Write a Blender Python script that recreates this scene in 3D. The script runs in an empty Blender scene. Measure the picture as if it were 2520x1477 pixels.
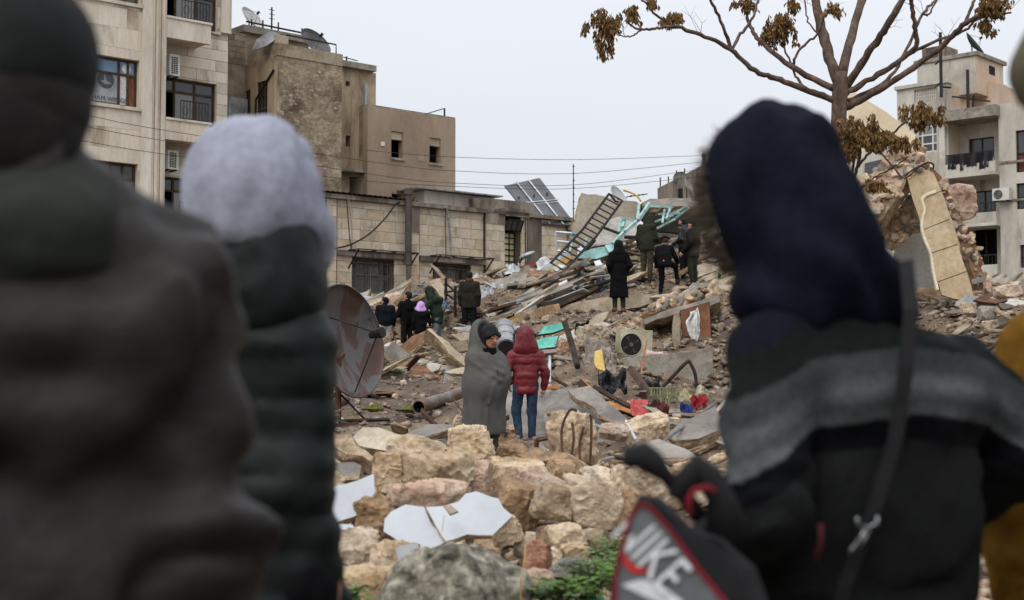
import bpy, bmesh, math, random
import numpy as np
from mathutils import Vector, Matrix

sc = bpy.context.scene
R = math.radians
# ------------------------------------------------------------------ camera
CAMZ = 1.3
F = 3421.0                       # focal length in units of a 2520-wide frame
TILT = math.atan((923 - 738.5) / F)
cd = bpy.data.cameras.new('camera'); cam = bpy.data.objects.new('camera', cd)
sc.collection.objects.link(cam); sc.camera = cam
cam.location = (0, 0, CAMZ); cam.rotation_euler = (R(90) + TILT, 0, 0)
cd.sensor_width = 36; cd.lens = 36 * F / 2520; cd.clip_start = .05; cd.clip_end = 3000
cd.dof.use_dof = True; cd.dof.focus_distance = 23; cd.dof.aperture_fstop = 3.7
# ------------------------------------------------------------------ sky and sun
SUN_EL, SUN_AZ = R(52), R(205)   # high, behind the camera and a little to the left, behind cloud
w = bpy.data.worlds.new('World'); sc.world = w; w.use_nodes = True
nt = w.node_tree; nt.nodes.clear()
N = nt.nodes.new; L = nt.links.new
out = N('ShaderNodeOutputWorld'); bg = N('ShaderNodeBackground'); bg2 = N('ShaderNodeBackground'); add = N('ShaderNodeAddShader')
sky = N('ShaderNodeTexSky'); sky.sky_type = 'NISHITA'; sky.sun_disc = False
sky.sun_elevation = SUN_EL; sky.sun_rotation = SUN_AZ
bg.inputs[1].default_value = .05
hs = N('ShaderNodeHueSaturation'); hs.inputs['Saturation'].default_value = .25
L(sky.outputs[0], hs.inputs['Color']); L(hs.outputs[0], bg.inputs[0])
# overcast layer: grey cloud, brighter overhead than at the horizon as any even cloud cover is
tc = N('ShaderNodeTexCoord'); sx = N('ShaderNodeSeparateXYZ'); L(tc.outputs['Generated'], sx.inputs[0])
mz = N('ShaderNodeMath'); mz.operation = 'MAXIMUM'; mz.inputs[1].default_value = 0; L(sx.outputs[2], mz.inputs[0])
ml = N('ShaderNodeMath'); ml.operation = 'MULTIPLY_ADD'; ml.inputs[1].default_value = 1.15; ml.inputs[2].default_value = .325
L(mz.outputs[0], ml.inputs[0])
ns = N('ShaderNodeTexNoise'); ns.inputs['Scale'].default_value = 2.2; ns.inputs['Detail'].default_value = 5
mp = N('ShaderNodeMapping'); mp.inputs['Scale'].default_value = (1, 1, 3); L(tc.outputs['Generated'], mp.inputs[0]); L(mp.outputs[0], ns.inputs['Vector'])
mr = N('ShaderNodeMapRange'); mr.inputs[3].default_value = .9; mr.inputs[4].default_value = 1.1; L(ns.outputs[0], mr.inputs[0])
mm = N('ShaderNodeMath'); mm.operation = 'MULTIPLY'; L(ml.outputs[0], mm.inputs[0]); L(mr.outputs[0], mm.inputs[1])
bg2.inputs[0].default_value = (.895, .93, 1.0, 1); L(mm.outputs[0], bg2.inputs[1])
L(bg.outputs[0], add.inputs[0]); L(bg2.outputs[0], add.inputs[1]); L(add.outputs[0], out.inputs[0])
sl = bpy.data.lights.new('sun', 'SUN'); sl.energy = 1.5; sl.angle = R(40); sl.color = (1, .96, .9)
so = bpy.data.objects.new('sun', sl); sc.collection.objects.link(so)
so.rotation_euler = Vector((-math.sin(SUN_AZ) * math.cos(SUN_EL), -math.cos(SUN_AZ) * math.cos(SUN_EL), -math.sin(SUN_EL))).to_track_quat('-Z', 'Y').to_euler()
so.location = (0, 0, 40)
sc.view_settings.view_transform = 'Standard'; sc.view_settings.look = 'None'
sc.view_settings.exposure = 0.12; sc.view_settings.gamma = 1; sc.view_settings.use_curve_mapping = False
sc.render.engine = 'CYCLES'
try:
    sc.cycles.use_denoising = True
except Exception:
    pass
sc.cycles.max_bounces = 6

rng = random.Random(7)
C = sc.collection
# ------------------------------------------------------------------ pixels to places
_ct, _st = math.cos(TILT), math.sin(TILT)
CAM = Vector((0, 0, CAMZ))
def ray(u, v):
    b = -(v - 738.5)
    return Vector((u - 1260.0, F * _ct - b * _st, F * _st + b * _ct))
def P(u, v, d):
    r = ray(u, v); return CAM + r * (d / r.y)
def hit(u, v, p0, n):
    r = ray(u, v); return CAM + r * ((Vector(p0) - CAM).dot(n) / r.dot(n))
def px(d): return d / F                   # metres for one 2520-frame pixel at distance d
# ------------------------------------------------------------------ noise
def _h(ix, iy, iz, s):
    n = (ix * 374761393 + iy * 668265263 + iz * 1274126177 + s * 974711) & 0xffffffff
    n = ((n ^ (n >> 13)) * 1103515245) & 0xffffffff
    n = ((n ^ (n >> 15)) * 668265263) & 0xffffffff
    return ((n ^ (n >> 16)) & 0xffff) / 65535.0
def vn(p, s=0):
    p = np.asarray(p, float); i = np.floor(p).astype(np.int64); f = p - i; f = f * f * (3 - 2 * f)
    r = 0
    for a in (0, 1):
        for b in (0, 1):
            for c in (0, 1):
                wgt = (f[..., 0] if a else 1 - f[..., 0]) * (f[..., 1] if b else 1 - f[..., 1]) * (f[..., 2] if c else 1 - f[..., 2])
                r = r + wgt * _h(i[..., 0] + a, i[..., 1] + b, i[..., 2] + c, s)
    return r * 2 - 1
def fbm(p, s=0, o=3):
    p = np.asarray(p, float); r = 0; a = 1.0
    for k in range(o):
        r = r + a * vn(p * 2 ** k, s + k * 17); a *= .5
    return r
# ------------------------------------------------------------------ meshes and objects
class MB:
    def __init__(s): s.v = []; s.f = []; s.m = []
    def add(s, vs, fs, m=0):
        o = len(s.v); s.v += [tuple(x) for x in vs]; s.f += [tuple(i + o for i in f) for f in fs]; s.m += [m] * len(fs)
    def box(s, a, b, mat=None, m=0):
        (x0, y0, z0), (x1, y1, z1) = a, b
        vs = [Vector(q) for q in ((x0,y0,z0),(x1,y0,z0),(x1,y1,z0),(x0,y1,z0),(x0,y0,z1),(x1,y0,z1),(x1,y1,z1),(x0,y1,z1))]
        if mat is not None: vs = [mat @ q for q in vs]
        s.add(vs, [(0,3,2,1),(4,5,6,7),(0,1,5,4),(1,2,6,5),(2,3,7,6),(3,0,4,7)], m)
    def tube(s, pts, rad, seg=8, m=0, cap=True):
        pts = [Vector(q) for q in pts]; n = len(pts)
        if not hasattr(rad, '__len__'): rad = [rad] * n
        o = len(s.v); prev = None
        for i, q in enumerate(pts):
            t = (pts[min(i + 1, n - 1)] - pts[max(i - 1, 0)])
            if t.length < 1e-9: t = Vector((0, 0, 1))
            t.normalize()
            if prev is None:
                a = Vector((0, 0, 1)) if abs(t.z) < .9 else Vector((1, 0, 0)); x = t.cross(a).normalized()
            else:
                x = (prev - t * prev.dot(t))
                x = x.normalized() if x.length > 1e-6 else t.cross(Vector((.3, .8, .5))).normalized()
            prev = x; y = t.cross(x)
            for k in range(seg):
                an = 2 * math.pi * k / seg
                s.v.append(tuple(q + (x * math.cos(an) + y * math.sin(an)) * rad[i]))
        for i in range(n - 1):
            for k in range(seg):
                s.f.append((o + i*seg + k, o + i*seg + (k+1) % seg, o + (i+1)*seg + (k+1) % seg, o + (i+1)*seg + k)); s.m.append(m)
        if cap:
            s.f.append(tuple(o + k for k in reversed(range(seg)))); s.m.append(m)
            s.f.append(tuple(o + (n-1)*seg + k for k in range(seg))); s.m.append(m)
    def mesh(s, name, mats, smooth=False):
        me = bpy.data.meshes.new(name); me.from_pydata(s.v, [], s.f)
        for m in (mats if isinstance(mats, (list, tuple)) else [mats]): me.materials.append(m)
        if len(s.m): me.polygons.foreach_set('material_index', s.m)
        if smooth: me.polygons.foreach_set('use_smooth', [True] * len(s.f))
        me.update(); return me
    def build(s, name, mats, parent=None, smooth=False):
        return link(name, s.mesh(name, mats, smooth), parent)
def link(name, me, parent=None, loc=None, rot=None, scale=None):
    o = bpy.data.objects.new(name, me); C.objects.link(o)
    if parent: o.parent = parent
    if loc is not None: o.location = loc
    if rot is not None: o.rotation_euler = rot
    if scale is not None: o.scale = scale
    return o
def tag(o, label, cat, group=None, kind=None):
    if label: o['label'] = label
    if cat: o['category'] = cat
    if group: o['group'] = group
    if kind: o['kind'] = kind
    return o
def empty(name, label, cat, loc=(0, 0, 0), rz=0, group=None):
    o = bpy.data.objects.new(name, None); C.objects.link(o); o.matrix_world = Matrix.Translation(Vector(loc)) @ Matrix.Rotation(rz, 4, 'Z'); o.empty_display_size = .1
    return tag(o, label, cat, group)
def struct(o): o['kind'] = 'structure'; return o
# ------------------------------------------------------------------ signed distance modelling (surface nets)
def cap(a, b, ra, rb=None, k=.03, op='u', m=0): return ('c', np.array(a, float), np.array(b, float), ra, ra if rb is None else rb, k, op, m)
def ell(c, r, k=.03, op='u', m=0, rot=None): return ('e', np.array(c, float), np.array(r, float), rot, 0, k, op, m)
def hsp(n, d, k=.005, op='i', m=0): return ('h', np.array(n, float), d, 0, 0, k, op, m)
def pdist(pr, p):
    t = pr[0]
    if t == 'c':
        a, b, ra, rb = pr[1:5]; ba = b - a; l = max(ba @ ba, 1e-9)
        h = np.clip(((p - a) @ ba) / l, 0, 1)
        return np.linalg.norm(p - a - h[:, None] * ba, axis=1) - (ra + (rb - ra) * h)
    if t == 'e':
        q = p - pr[1]
        if pr[3] is not None: q = q @ np.array(pr[3])
        r = pr[2]; k0 = np.linalg.norm(q / r, axis=1); k1 = np.linalg.norm(q / (r * r), axis=1)
        return k0 * (k0 - 1) / np.maximum(k1, 1e-9)
    return p @ pr[1] - pr[2]
def smin(a, b, k):
    h = np.clip(.5 + .5 * (b - a) / k, 0, 1); return b + (a - b) * h - k * h * (1 - h)
def sdf(prims, p):
    d = None
    for pr in prims:
        x = pdist(pr, p); k = pr[5]; op = pr[6]
        if d is None: d = x
        elif op == 'u': d = smin(d, x, k)
        elif op == 's': d = -smin(-d, x, k)
        else: d = -smin(-d, -x, k)
    return d
def nets(vals, org, h):
    ins = vals < 0; nx, ny, nz = vals.shape
    cnt = np.zeros((nx-1, ny-1, nz-1)); acc = np.zeros((nx-1, ny-1, nz-1, 3))
    for ax in range(3):
        o1, o2 = [k for k in range(3) if k != ax]
        for b in (0, 1):
            for c in (0, 1):
                s0 = [None]*3; s1 = [None]*3
                n = vals.shape
                s0[ax] = slice(0, n[ax]-1); s1[ax] = slice(1, n[ax])
                s0[o1] = s1[o1] = slice(b, n[o1]-1+b); s0[o2] = s1[o2] = slice(c, n[o2]-1+c)
                s0, s1 = tuple(s0), tuple(s1)
                v0, v1 = vals[s0], vals[s1]; msk = ins[s0] != ins[s1]
                t = np.where(msk, v0 / np.where(np.abs(v0 - v1) < 1e-12, 1, v0 - v1), 0)
                cnt += msk; acc[..., ax] += t * msk; acc[..., o1] += b * msk; acc[..., o2] += c * msk
    act = cnt > 0; idx = -np.ones(cnt.shape, int); idx[act] = np.arange(act.sum())
    cells = np.argwhere(act); vs = (cells + acc[act] / cnt[act][:, None]) * h + org
    quads = []
    for ax in range(3):
        o1, o2 = (ax + 1) % 3, (ax + 2) % 3
        n = vals.shape
        s0 = [None]*3; s1 = [None]*3
        s0[ax] = slice(0, n[ax]-1); s1[ax] = slice(1, n[ax])
        s0[o1] = s1[o1] = slice(1, n[o1]-1); s0[o2] = s1[o2] = slice(1, n[o2]-1)
        a = ins[tuple(s0)]; b = ins[tuple(s1)]
        e = np.argwhere(a != b)
        if not len(e): continue
        flip = a[tuple(e.T)]
        e = e.copy(); e[:, o1] += 1; e[:, o2] += 1
        def cell(d1, d2):
            q = e.copy(); q[:, o1] -= d1; q[:, o2] -= d2
            return idx[q[:, 0], q[:, 1], q[:, 2]]
        q = np.stack([cell(1, 1), cell(0, 1), cell(0, 0), cell(1, 0)], 1)
        q[~flip] = q[~flip][:, ::-1]
        quads.append(q)
    return vs, np.concatenate(quads) if quads else np.zeros((0, 4), int)
def np_mesh(name, vs, qs, mats, mi=None, smooth=True):
    me = bpy.data.meshes.new(name)
    me.vertices.add(len(vs)); me.vertices.foreach_set('co', np.asarray(vs, np.float32).ravel())
    k = qs.shape[1]
    me.loops.add(len(qs) * k); me.loops.foreach_set('vertex_index', qs.ravel().astype(np.int32))
    me.polygons.add(len(qs)); me.polygons.foreach_set('loop_start', np.arange(0, len(qs) * k, k, dtype=np.int32))
    for m in (mats if isinstance(mats, (list, tuple)) else [mats]): me.materials.append(m)
    if mi is not None: me.polygons.foreach_set('material_index', np.asarray(mi, np.int32))
    if smooth: me.polygons.foreach_set('use_smooth', np.ones(len(qs), bool))
    me.update(calc_edges=True); return me
def bounds(prims, pad):
    lo = np.full(3, 1e9); hi = -lo
    for pr in prims:
        if pr[6] != 'u': continue
        if pr[0] == 'c':
            for q, r in ((pr[1], pr[3]), (pr[2], pr[4])): lo = np.minimum(lo, q - r); hi = np.maximum(hi, q + r)
        elif pr[0] == 'e':
            r = pr[2] if pr[3] is None else np.full(3, pr[2].max()); lo = np.minimum(lo, pr[1] - r); hi = np.maximum(hi, pr[1] + r)
    return lo - pad, hi + pad
def sdf_mesh(name, prims, h, mats, disp=None, matfn=None, box=None):
    lo, hi = box if box is not None else bounds(prims, 3 * h)
    lo = np.array(lo, float); hi = np.array(hi, float)
    n = np.maximum(np.ceil((hi - lo) / h).astype(int) + 1, 4)
    g = np.stack(np.meshgrid(*[np.arange(k) for k in n], indexing='ij'), -1).reshape(-1, 3) * h + lo
    d = sdf(prims, g)
    if disp is not None:
        near = np.abs(d) < 8 * h
        d = d.copy(); d[near] = d[near] + disp(g[near])
    d = d.reshape(n)
    d[0], d[-1], d[:, 0], d[:, -1], d[:, :, 0], d[:, :, -1] = (np.maximum(x, h * .5) for x in (d[0], d[-1], d[:, 0], d[:, -1], d[:, :, 0], d[:, :, -1]))
    vs, qs = nets(d, lo, h)
    mi = matfn(vs[qs].mean(1)) if matfn is not None else None
    return np_mesh(name, vs, qs, mats, mi)
# ------------------------------------------------------------------ materials
def lin(c):
    if max(c[:3]) > 1.01: c = [x / 255 for x in c[:3]]
    return tuple((x / 12.92 if x <= .04045 else ((x + .055) / 1.055) ** 2.4) for x in c[:3]) + (1,)
_mats = {}
def mk(name, base, dark=None, light=None, sc=2.0, rough=.88, bump=.35, bsc=18.0, var=.14, stain=None, ssc=.7, sth=.56, smix=.7,
       spk=None, metal=0.0, coord='P', stretch=(1, 1, 1), spec=.3, alpha=None, wave=None, hue=.0, fine=.3, trans=0.0):
    if name in _mats: return _mats[name]
    m = bpy.data.materials.new(name); m.use_nodes = True; t = m.node_tree; t.nodes.clear()
    N = t.nodes.new; L = t.links.new
    o = N('ShaderNodeOutputMaterial'); b = N('ShaderNodeBsdfPrincipled'); L(b.outputs[0], o.inputs[0])
    b.inputs['Roughness'].default_value = rough; b.inputs['Metallic'].default_value = metal
    b.inputs['Specular IOR Level'].default_value = spec
    if trans: b.inputs['Transmission Weight'].default_value = trans
    if coord == 'P': src = N('ShaderNodeNewGeometry').outputs['Position']
    else: src = N('ShaderNodeTexCoord').outputs['Object']
    oi = N('ShaderNodeObjectInfo')
    ad = N('ShaderNodeVectorMath'); ad.operation = 'MULTIPLY_ADD'; ad.inputs[1].default_value = stretch
    cmb = N('ShaderNodeMath'); cmb.operation = 'MULTIPLY'; cmb.inputs[1].default_value = 37.0 if coord != 'P' else 5.0
    L(oi.outputs['Random'], cmb.inputs[0]); L(src, ad.inputs[0]); L(cmb.outputs[0], ad.inputs[2])
    vec = ad.outputs[0]
    def noise(scale, detail=6, r=.6, dist=0.0):
        n = N('ShaderNodeTexNoise'); n.inputs['Scale'].default_value = scale; n.inputs['Detail'].default_value = detail
        n.inputs['Roughness'].default_value = r; n.inputs['Distortion'].default_value = dist; L(vec, n.inputs['Vector']); return n.outputs[0]
    def ramp(f, stops):
        r = N('ShaderNodeValToRGB'); e = r.color_ramp.elements
        while len(e) < len(stops): e.new(.5)
        for el, (p, c) in zip(e, stops): el.position = p; el.color = c
        L(f, r.inputs[0]); return r.outputs[0]
    def mix(f, a, bb, mode='MIX'):
        x = N('ShaderNodeMix'); x.data_type = 'RGBA'; x.blend_type = mode
        if hasattr(f, 'is_linked') or hasattr(f, 'links'): L(f, x.inputs[0])
        else: x.inputs[0].default_value = f
        for s_, i in ((a, 6), (bb, 7)):
            if isinstance(s_, tuple): x.inputs[i].default_value = s_
            else: L(s_, x.inputs[i])
        return x.outputs[2]
    bl = lin(base); dl = lin(dark) if dark else tuple(x * .6 for x in bl[:3]) + (1,); ll = lin(light) if light else tuple(min(1, x * 1.3) for x in bl[:3]) + (1,)
    col = ramp(noise(sc, 8, .62, .3), [(.3, dl), (.5, bl), (.7, ll)])
    fn = ramp(noise(bsc * 1.3, 5, .7), [(.3, (1 - fine,) * 3 + (1,)), (.6, (1, 1, 1, 1)), (.8, (1 + fine * .3,) * 3 + (1,))])
    col = mix(1.0, col, fn, 'MULTIPLY')
    if stain:
        f = ramp(noise(ssc, 7, .65, .5), [(sth, (0, 0, 0, 1)), (min(1, sth + .1), (smix,) * 3 + (1,))]); col = mix(f, col, lin(stain))
    if spk:
        v = N('ShaderNodeTexVoronoi'); v.inputs['Scale'].default_value = spk[1]; L(vec, v.inputs['Vector'])
        f = ramp(v.outputs['Distance'], [(spk[2], (1, 1, 1, 1)), (spk[2] + .05, (0, 0, 0, 1))]); col = mix(f, col, lin(spk[0]))
    h = N('ShaderNodeHueSaturation'); h.inputs['Fac'].default_value = 1
    mr = N('ShaderNodeMapRange'); mr.inputs[3].default_value = 1 - var; mr.inputs[4].default_value = 1 + var; L(oi.outputs['Random'], mr.inputs[0]); L(mr.outputs[0], h.inputs['Value'])
    if hue:
        m2 = N('ShaderNodeMath'); m2.operation = 'MULTIPLY'; m2.inputs[1].default_value = 7.31; L(oi.outputs['Random'], m2.inputs[0])
        m3 = N('ShaderNodeMath'); m3.operation = 'FRACT'; L(m2.outputs[0], m3.inputs[0])
        m4 = N('ShaderNodeMapRange'); m4.inputs[3].default_value = 1 - hue; m4.inputs[4].default_value = 1 + hue; L(m3.outputs[0], m4.inputs[0]); L(m4.outputs[0], h.inputs['Saturation'])
    L(col, h.inputs['Color']); L(h.outputs[0], b.inputs['Base Color'])
    if bump:
        hgt = noise(bsc, 8, .68)
        bp = N('ShaderNodeBump'); bp.inputs['Strength'].default_value = bump; bp.inputs['Distance'].default_value = .6 / bsc
        L(hgt, bp.inputs['Height']); last = bp
        if wave:   # (scale, strength, axis) even ribs: knitting, corrugation, quilting stitches
            wv = N('ShaderNodeTexWave'); wv.inputs['Scale'].default_value = wave[0]; wv.bands_direction = wave[2]; wv.inputs['Distortion'].default_value = .6
            L(N('ShaderNodeTexCoord').outputs['Object'], wv.inputs['Vector'])
            b2 = N('ShaderNodeBump'); b2.inputs['Strength'].default_value = wave[1]; b2.inputs['Distance'].default_value = .01; L(wv.outputs[0], b2.inputs['Height']); L(bp.outputs[0], b2.inputs['Normal']); last = b2
        L(last.outputs[0], b.inputs['Normal'])
    _mats[name] = m; return m
def glass(name, tint, rough=.08):
    return mk(name, tint, tint, tint, rough=rough, bump=.03, bsc=3, spec=.6, var=.1, fine=.05)
# ------------------------------------------------------------------ the materials of the place
LIME   = mk('limestone', (202,178,147), (144,117,88), (220,204,180), sc=3.6, bump=1.0, bsc=19, var=.16, stain=(84,70,58), ssc=2.2, sth=.57, smix=.7, fine=.42, hue=.15, rough=.92)
LIMEP  = mk('pinkish_limestone', (192,164,142), (140,110,91), (212,194,174), sc=3.2, bump=1.0, bsc=19, fine=.4, var=.15, stain=(92,76,66), ssc=2.2, sth=.58, smix=.6, hue=.1)
MOSSY  = mk('mossy_boulder', (136,130,114), (50,48,40), (196,190,172), sc=13.0, bump=1.2, bsc=20, var=.0, stain=(50,49,24), ssc=3.4, sth=.56, smix=.85, fine=.5)
SOIL   = mk('rubble_soil', (114,96,78), (76,62,51), (148,128,107), sc=1.3, bump=.9, bsc=9, var=.0, stain=(74,64,56), ssc=.5, sth=.5, smix=.7, spk=((190,170,145), 11, .1), rough=.8)
EARTH  = mk('brown_earth', (122,88,62), (84,60,42), (158,124,94), sc=2.5, bump=.9, bsc=12, var=.12, rough=.9)
AGG    = mk('broken_concrete', (160,138,112), (108,88,68), (196,178,152), sc=9, bump=.9, bsc=22, var=.14, spk=((206,192,170), 26, .12))
CONC   = mk('grey_concrete', (140,134,123), (104,98,88), (168,161,150), sc=2.2, bump=.35, bsc=15, var=.14, stain=(86,80,72), ssc=1.3, sth=.56, smix=.6)
CONCW  = mk('wet_grey_slab', (118,111,102), (84,78,72), (146,138,128), sc=2.0, bump=.3, bsc=14, var=.12, stain=(66,60,54), ssc=1.1, sth=.52, smix=.6, rough=.55, spec=.35)
CONCT  = mk('tan_concrete', (162,148,126), (120,106,86), (186,174,154), sc=1.8, bump=.35, bsc=13, var=.1, stain=(96,78,58), ssc=1.0, sth=.58, smix=.6)
WHITE  = mk('white_plaster_face', (180,184,188), (168,171,175), (190,193,197), sc=1.2, bump=.06, bsc=10, var=.04, stain=(136,124,108), ssc=2.4, sth=.6, smix=.45, fine=.06, rough=.7)
GREYF  = mk('grey_plaster_face', (150,152,156), (132,134,138), (166,168,172), sc=1.6, bump=.08, bsc=10, var=.06, fine=.08)
RUST   = mk('rust', (92,62,46), (54,40,34), (126,90,66), sc=5, bump=.5, bsc=24, var=.15, metal=.2, rough=.75)
DARKM  = mk('dark_metal', (46,43,41), (30,29,28), (70,62,56), sc=5, bump=.3, bsc=25, var=.15, metal=.4, rough=.6)
GALV   = mk('galvanised_metal', (150,152,154), (110,112,114), (182,184,186), sc=3, bump=.2, bsc=12, var=.12, metal=.55, rough=.45, stain=(104,78,58), ssc=2.0, sth=.62, smix=.6)
WOODD  = mk('dark_wood', (72,52,40), (42,32,26), (104,80,62), sc=4, bump=.5, bsc=14, var=.2, stretch=(1,1,1))
WOODO  = mk('split_orange_wood', (176,118,68), (136,84,46), (206,156,104), sc=4, bump=.5, bsc=16, var=.18)
WOODG  = mk('weathered_grey_wood', (134,116,98), (96,82,68), (168,150,130), sc=4, bump=.5, bsc=14, var=.2)
TEAL   = mk('teal_paint', (140,188,182), (104,150,146), (170,206,202), sc=3, bump=.25, bsc=14, var=.1, stain=(96,84,70), ssc=2.2, sth=.58, smix=.85)
GREEND = mk('green_door_paint', (96,172,156), (70,136,122), (128,194,180), sc=3, bump=.2, bsc=12, var=.1, stain=(70,70,58), ssc=2.5, sth=.6, smix=.8)
BLACKF = mk('black_fabric', (22,22,24), (12,12,13), (34,34,36), sc=4, bump=.3, bsc=30, var=.1)
VOID   = mk('interior_shade', (34,31,29), (24,22,21), (44,41,38), sc=2, bump=.1, var=.1)  # dark colour painted in for the shade inside openings and hollows
ASPH   = mk('ground_dirt', (96,86,74), (70,62,54), (122,110,96), sc=.8, bump=.5, bsc=10, var=0)
GRASS  = mk('weed_leaf', (78,104,44), (48,70,26), (112,136,66), sc=5, bump=.15, bsc=30, var=.25, rough=.6, hue=.2)
CLOTHW = mk('white_cloth', (206,206,206), (178,178,178), (224,224,222), sc=3, bump=.15, bsc=14, var=.05)

# ------------------------------------------------------------------ terrain: rubble mound through points seen in the photograph
CP = []
for x in (-9, -6, -3, 0, 3, 6, 9):
    CP += [(x, 2.0, .0), (x, 4.5, .02), (x, 6.3, .12), (x, 9.0, .24), (x, 12.0, .36)]
for u, v, d in [(1210,1132,14.3),(1290,1092,17),(820,1042,20),(1000,1075,16),(1500,1085,15.5),(1700,1075,15),(1650,1010,20),
                (1080,1010,23),(900,960,25),(1400,985,21),(1500,955,24),(1660,968,24.5),(1780,985,24.5),(1300,930,26),
                (1000,905,28),(1130,905,28),(1190,880,30),(950,870,33),(1000,872,34.5),(1062,850,34.5),(1160,836,36),(1245,868,27.5),
                (1350,868,27.5),(1450,880,26),(1560,922,26.0),(1660,962,26.1),(1750,972,26.1),(1570,872,27.6),(1660,862,27.7),(1760,850,27.8),(1450,800,31),(1370,780,33),(1600,770,32),(1740,715,34),
                (1500,772,34.5),(1600,766,34.2),(1400,780,34.2),(1500,722,36.0),(1580,716,36.0),(1410,735,36.2),(1300,803,33.4),(1240,816,33.2),(1300,764,35.2),(1240,790,35.0),(1592,694,36.6),(1638,730,35.6),(1700,704,36.6),(1235,735,37),(1760,690,38),
                (935,752,38),(990,735,38.5),(1050,705,39),(1130,700,39.5),(1200,690,40),(1300,668,40.5),(1390,655,40.5),(1470,620,40.5),(1560,600,41),(1660,590,41.5),(1750,600,42),
                (2440,748,27.5),(2500,735,31),(2480,830,22),(2380,760,27),(2250,740,29),(2100,720,31),(1950,690,34),(2440,900,18.5),(2100,960,18),(2300,980,16)]:
    q = P(u, v, d); CP.append((q.x, q.y, q.z))
for x in (-16, -12, -8, -4, 0, 4, 8, 12, 16, 20, 26):
    CP += [(x, 47 if x < -2 else 50, .9), (x, 60, .3)]
for y in (5, 12, 20, 28, 36, 44):
    CP += [(-22, y, .3), (28, y, .5)]
for x, y, z in [(-9, 14, .3), (-10, 20, .5), (-11, 27, .7), (-12, 34, .9), (9, 14, .5)]: CP.append((x, y, z))
CP = np.array(CP)
def _tp(r2): return np.where(r2 > 0, .5 * r2 * np.log(np.maximum(r2, 1e-12)), 0)
_n = len(CP); _A = np.zeros((_n + 3, _n + 3))
_A[:_n, :_n] = _tp(((CP[:, None, :2] - CP[None, :, :2]) ** 2).sum(-1)) + np.eye(_n) * .004
_A[:_n, _n] = 1; _A[:_n, _n+1:] = CP[:, :2]; _A[_n, :_n] = 1; _A[_n+1:, :_n] = CP[:, :2].T
_w = np.linalg.solve(_A, np.concatenate([CP[:, 2], np.zeros(3)]))
def smooth_ground(xy):
    xy = np.atleast_2d(xy); r = np.zeros(len(xy))
    for i in range(0, len(xy), 20000):
        q = xy[i:i+20000]
        r[i:i+20000] = _tp(((q[:, None] - CP[None, :, :2]) ** 2).sum(-1)) @ _w[:_n] + _w[_n] + q @ _w[_n+1:]
    return np.clip(r, -.2, 6)
def ground_np(xy):
    xy = np.atleast_2d(np.asarray(xy, float)); z = smooth_ground(xy)
    p3 = np.column_stack([xy, np.zeros(len(xy))])
    amp = np.clip((xy[:, 1] - 4) / 8, .1, 1)
    far = np.clip((xy[:, 1] - 25) / 3, 0, 1)
    return z + far * (.10 * vn(p3 * 1.7, 41) * np.abs(vn(p3 * 4.3, 43)) - .08 * np.maximum(0, 1 - 3 * np.abs(vn(p3 * 1.9, 47))) ) + amp * (.10 * fbm(p3 * .9, 3) + .05 * fbm(p3 * 3.1, 9, 3) - .03 * np.abs(vn(p3 * 2.2, 21)))
def gz(x, y): return float(ground_np([(x, y)])[0])
def on_ground(u, v, d0, d1):
    "where the ray through a pixel meets the mound, between two distances"
    prev = None
    for k in range(120):
        d = d0 + (d1 - d0) * k / 119; q = P(u, v, d)
        if q.z <= gz(q.x, q.y): return q
        prev = q
    return prev
xs = np.arange(-18, 24.01, .14); ys = np.concatenate([np.arange(2.5, 20, .1), np.arange(20, 52, .16)])
gx, gy = np.meshgrid(xs, ys, indexing='ij'); gzv = ground_np(np.column_stack([gx.ravel(), gy.ravel()]))
ed = np.minimum.reduce([gx.ravel() + 18, 24 - gx.ravel(), gy.ravel() - 2.5, 52 - gy.ravel()])
gzv = np.where(ed < 2, gzv * np.clip(ed / 2, 0, 1) - .15 * (1 - np.clip(ed / 2, 0, 1)), gzv)
vs = np.column_stack([gx.ravel(), gy.ravel(), gzv]); nx, ny = gx.shape
ii = (np.arange(nx - 1)[:, None] * ny + np.arange(ny - 1)[None]).ravel()
mound = struct(link('rubble_mound', np_mesh('rubble_mound', vs, np.stack([ii, ii + ny, ii + ny + 1, ii + 1], 1), SOIL)))
tag(mound, 'broad mound of brown earth and crushed masonry', None)
g = MB(); g.add([(-900, -300, -.1), (900, -300, -.1), (900, 1500, -.1), (-900, 1500, -.1)], [(0, 1, 2, 3)])
struct(g.build('ground', ASPH))
# ------------------------------------------------------------------ stones
def rock_prims(r, dims, nf=14, k=.02, boxy=.75):
    "a broken block: half spaces set round an ellipsoid or a box"
    a = np.array(dims, float) / 2; pr = [ell((0, 0, 0), a * 1.35, op='u')]
    for i in range(3):
        for s in (-1, 1):
            n = np.array([r.gauss(0, .16), r.gauss(0, .16), r.gauss(0, .16)]); n[i] += s; n /= np.linalg.norm(n)
            pr.append(hsp(n, np.sqrt(((n * a) ** 2).sum()) * r.uniform(.9, 1.0) if boxy < .5 else a[i] * r.uniform(.88, 1.0), k))
    for _ in range(nf):
        n = np.array([r.gauss(0, 1), r.gauss(0, 1), r.gauss(0, 1)]); n /= np.linalg.norm(n)
        sup = np.abs(n * a).sum(); e_ = np.sqrt(((n * a) ** 2).sum())
        pr.append(hsp(n, (boxy * sup + (1 - boxy) * e_) * r.uniform(.66, .98), k))
    return pr
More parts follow.
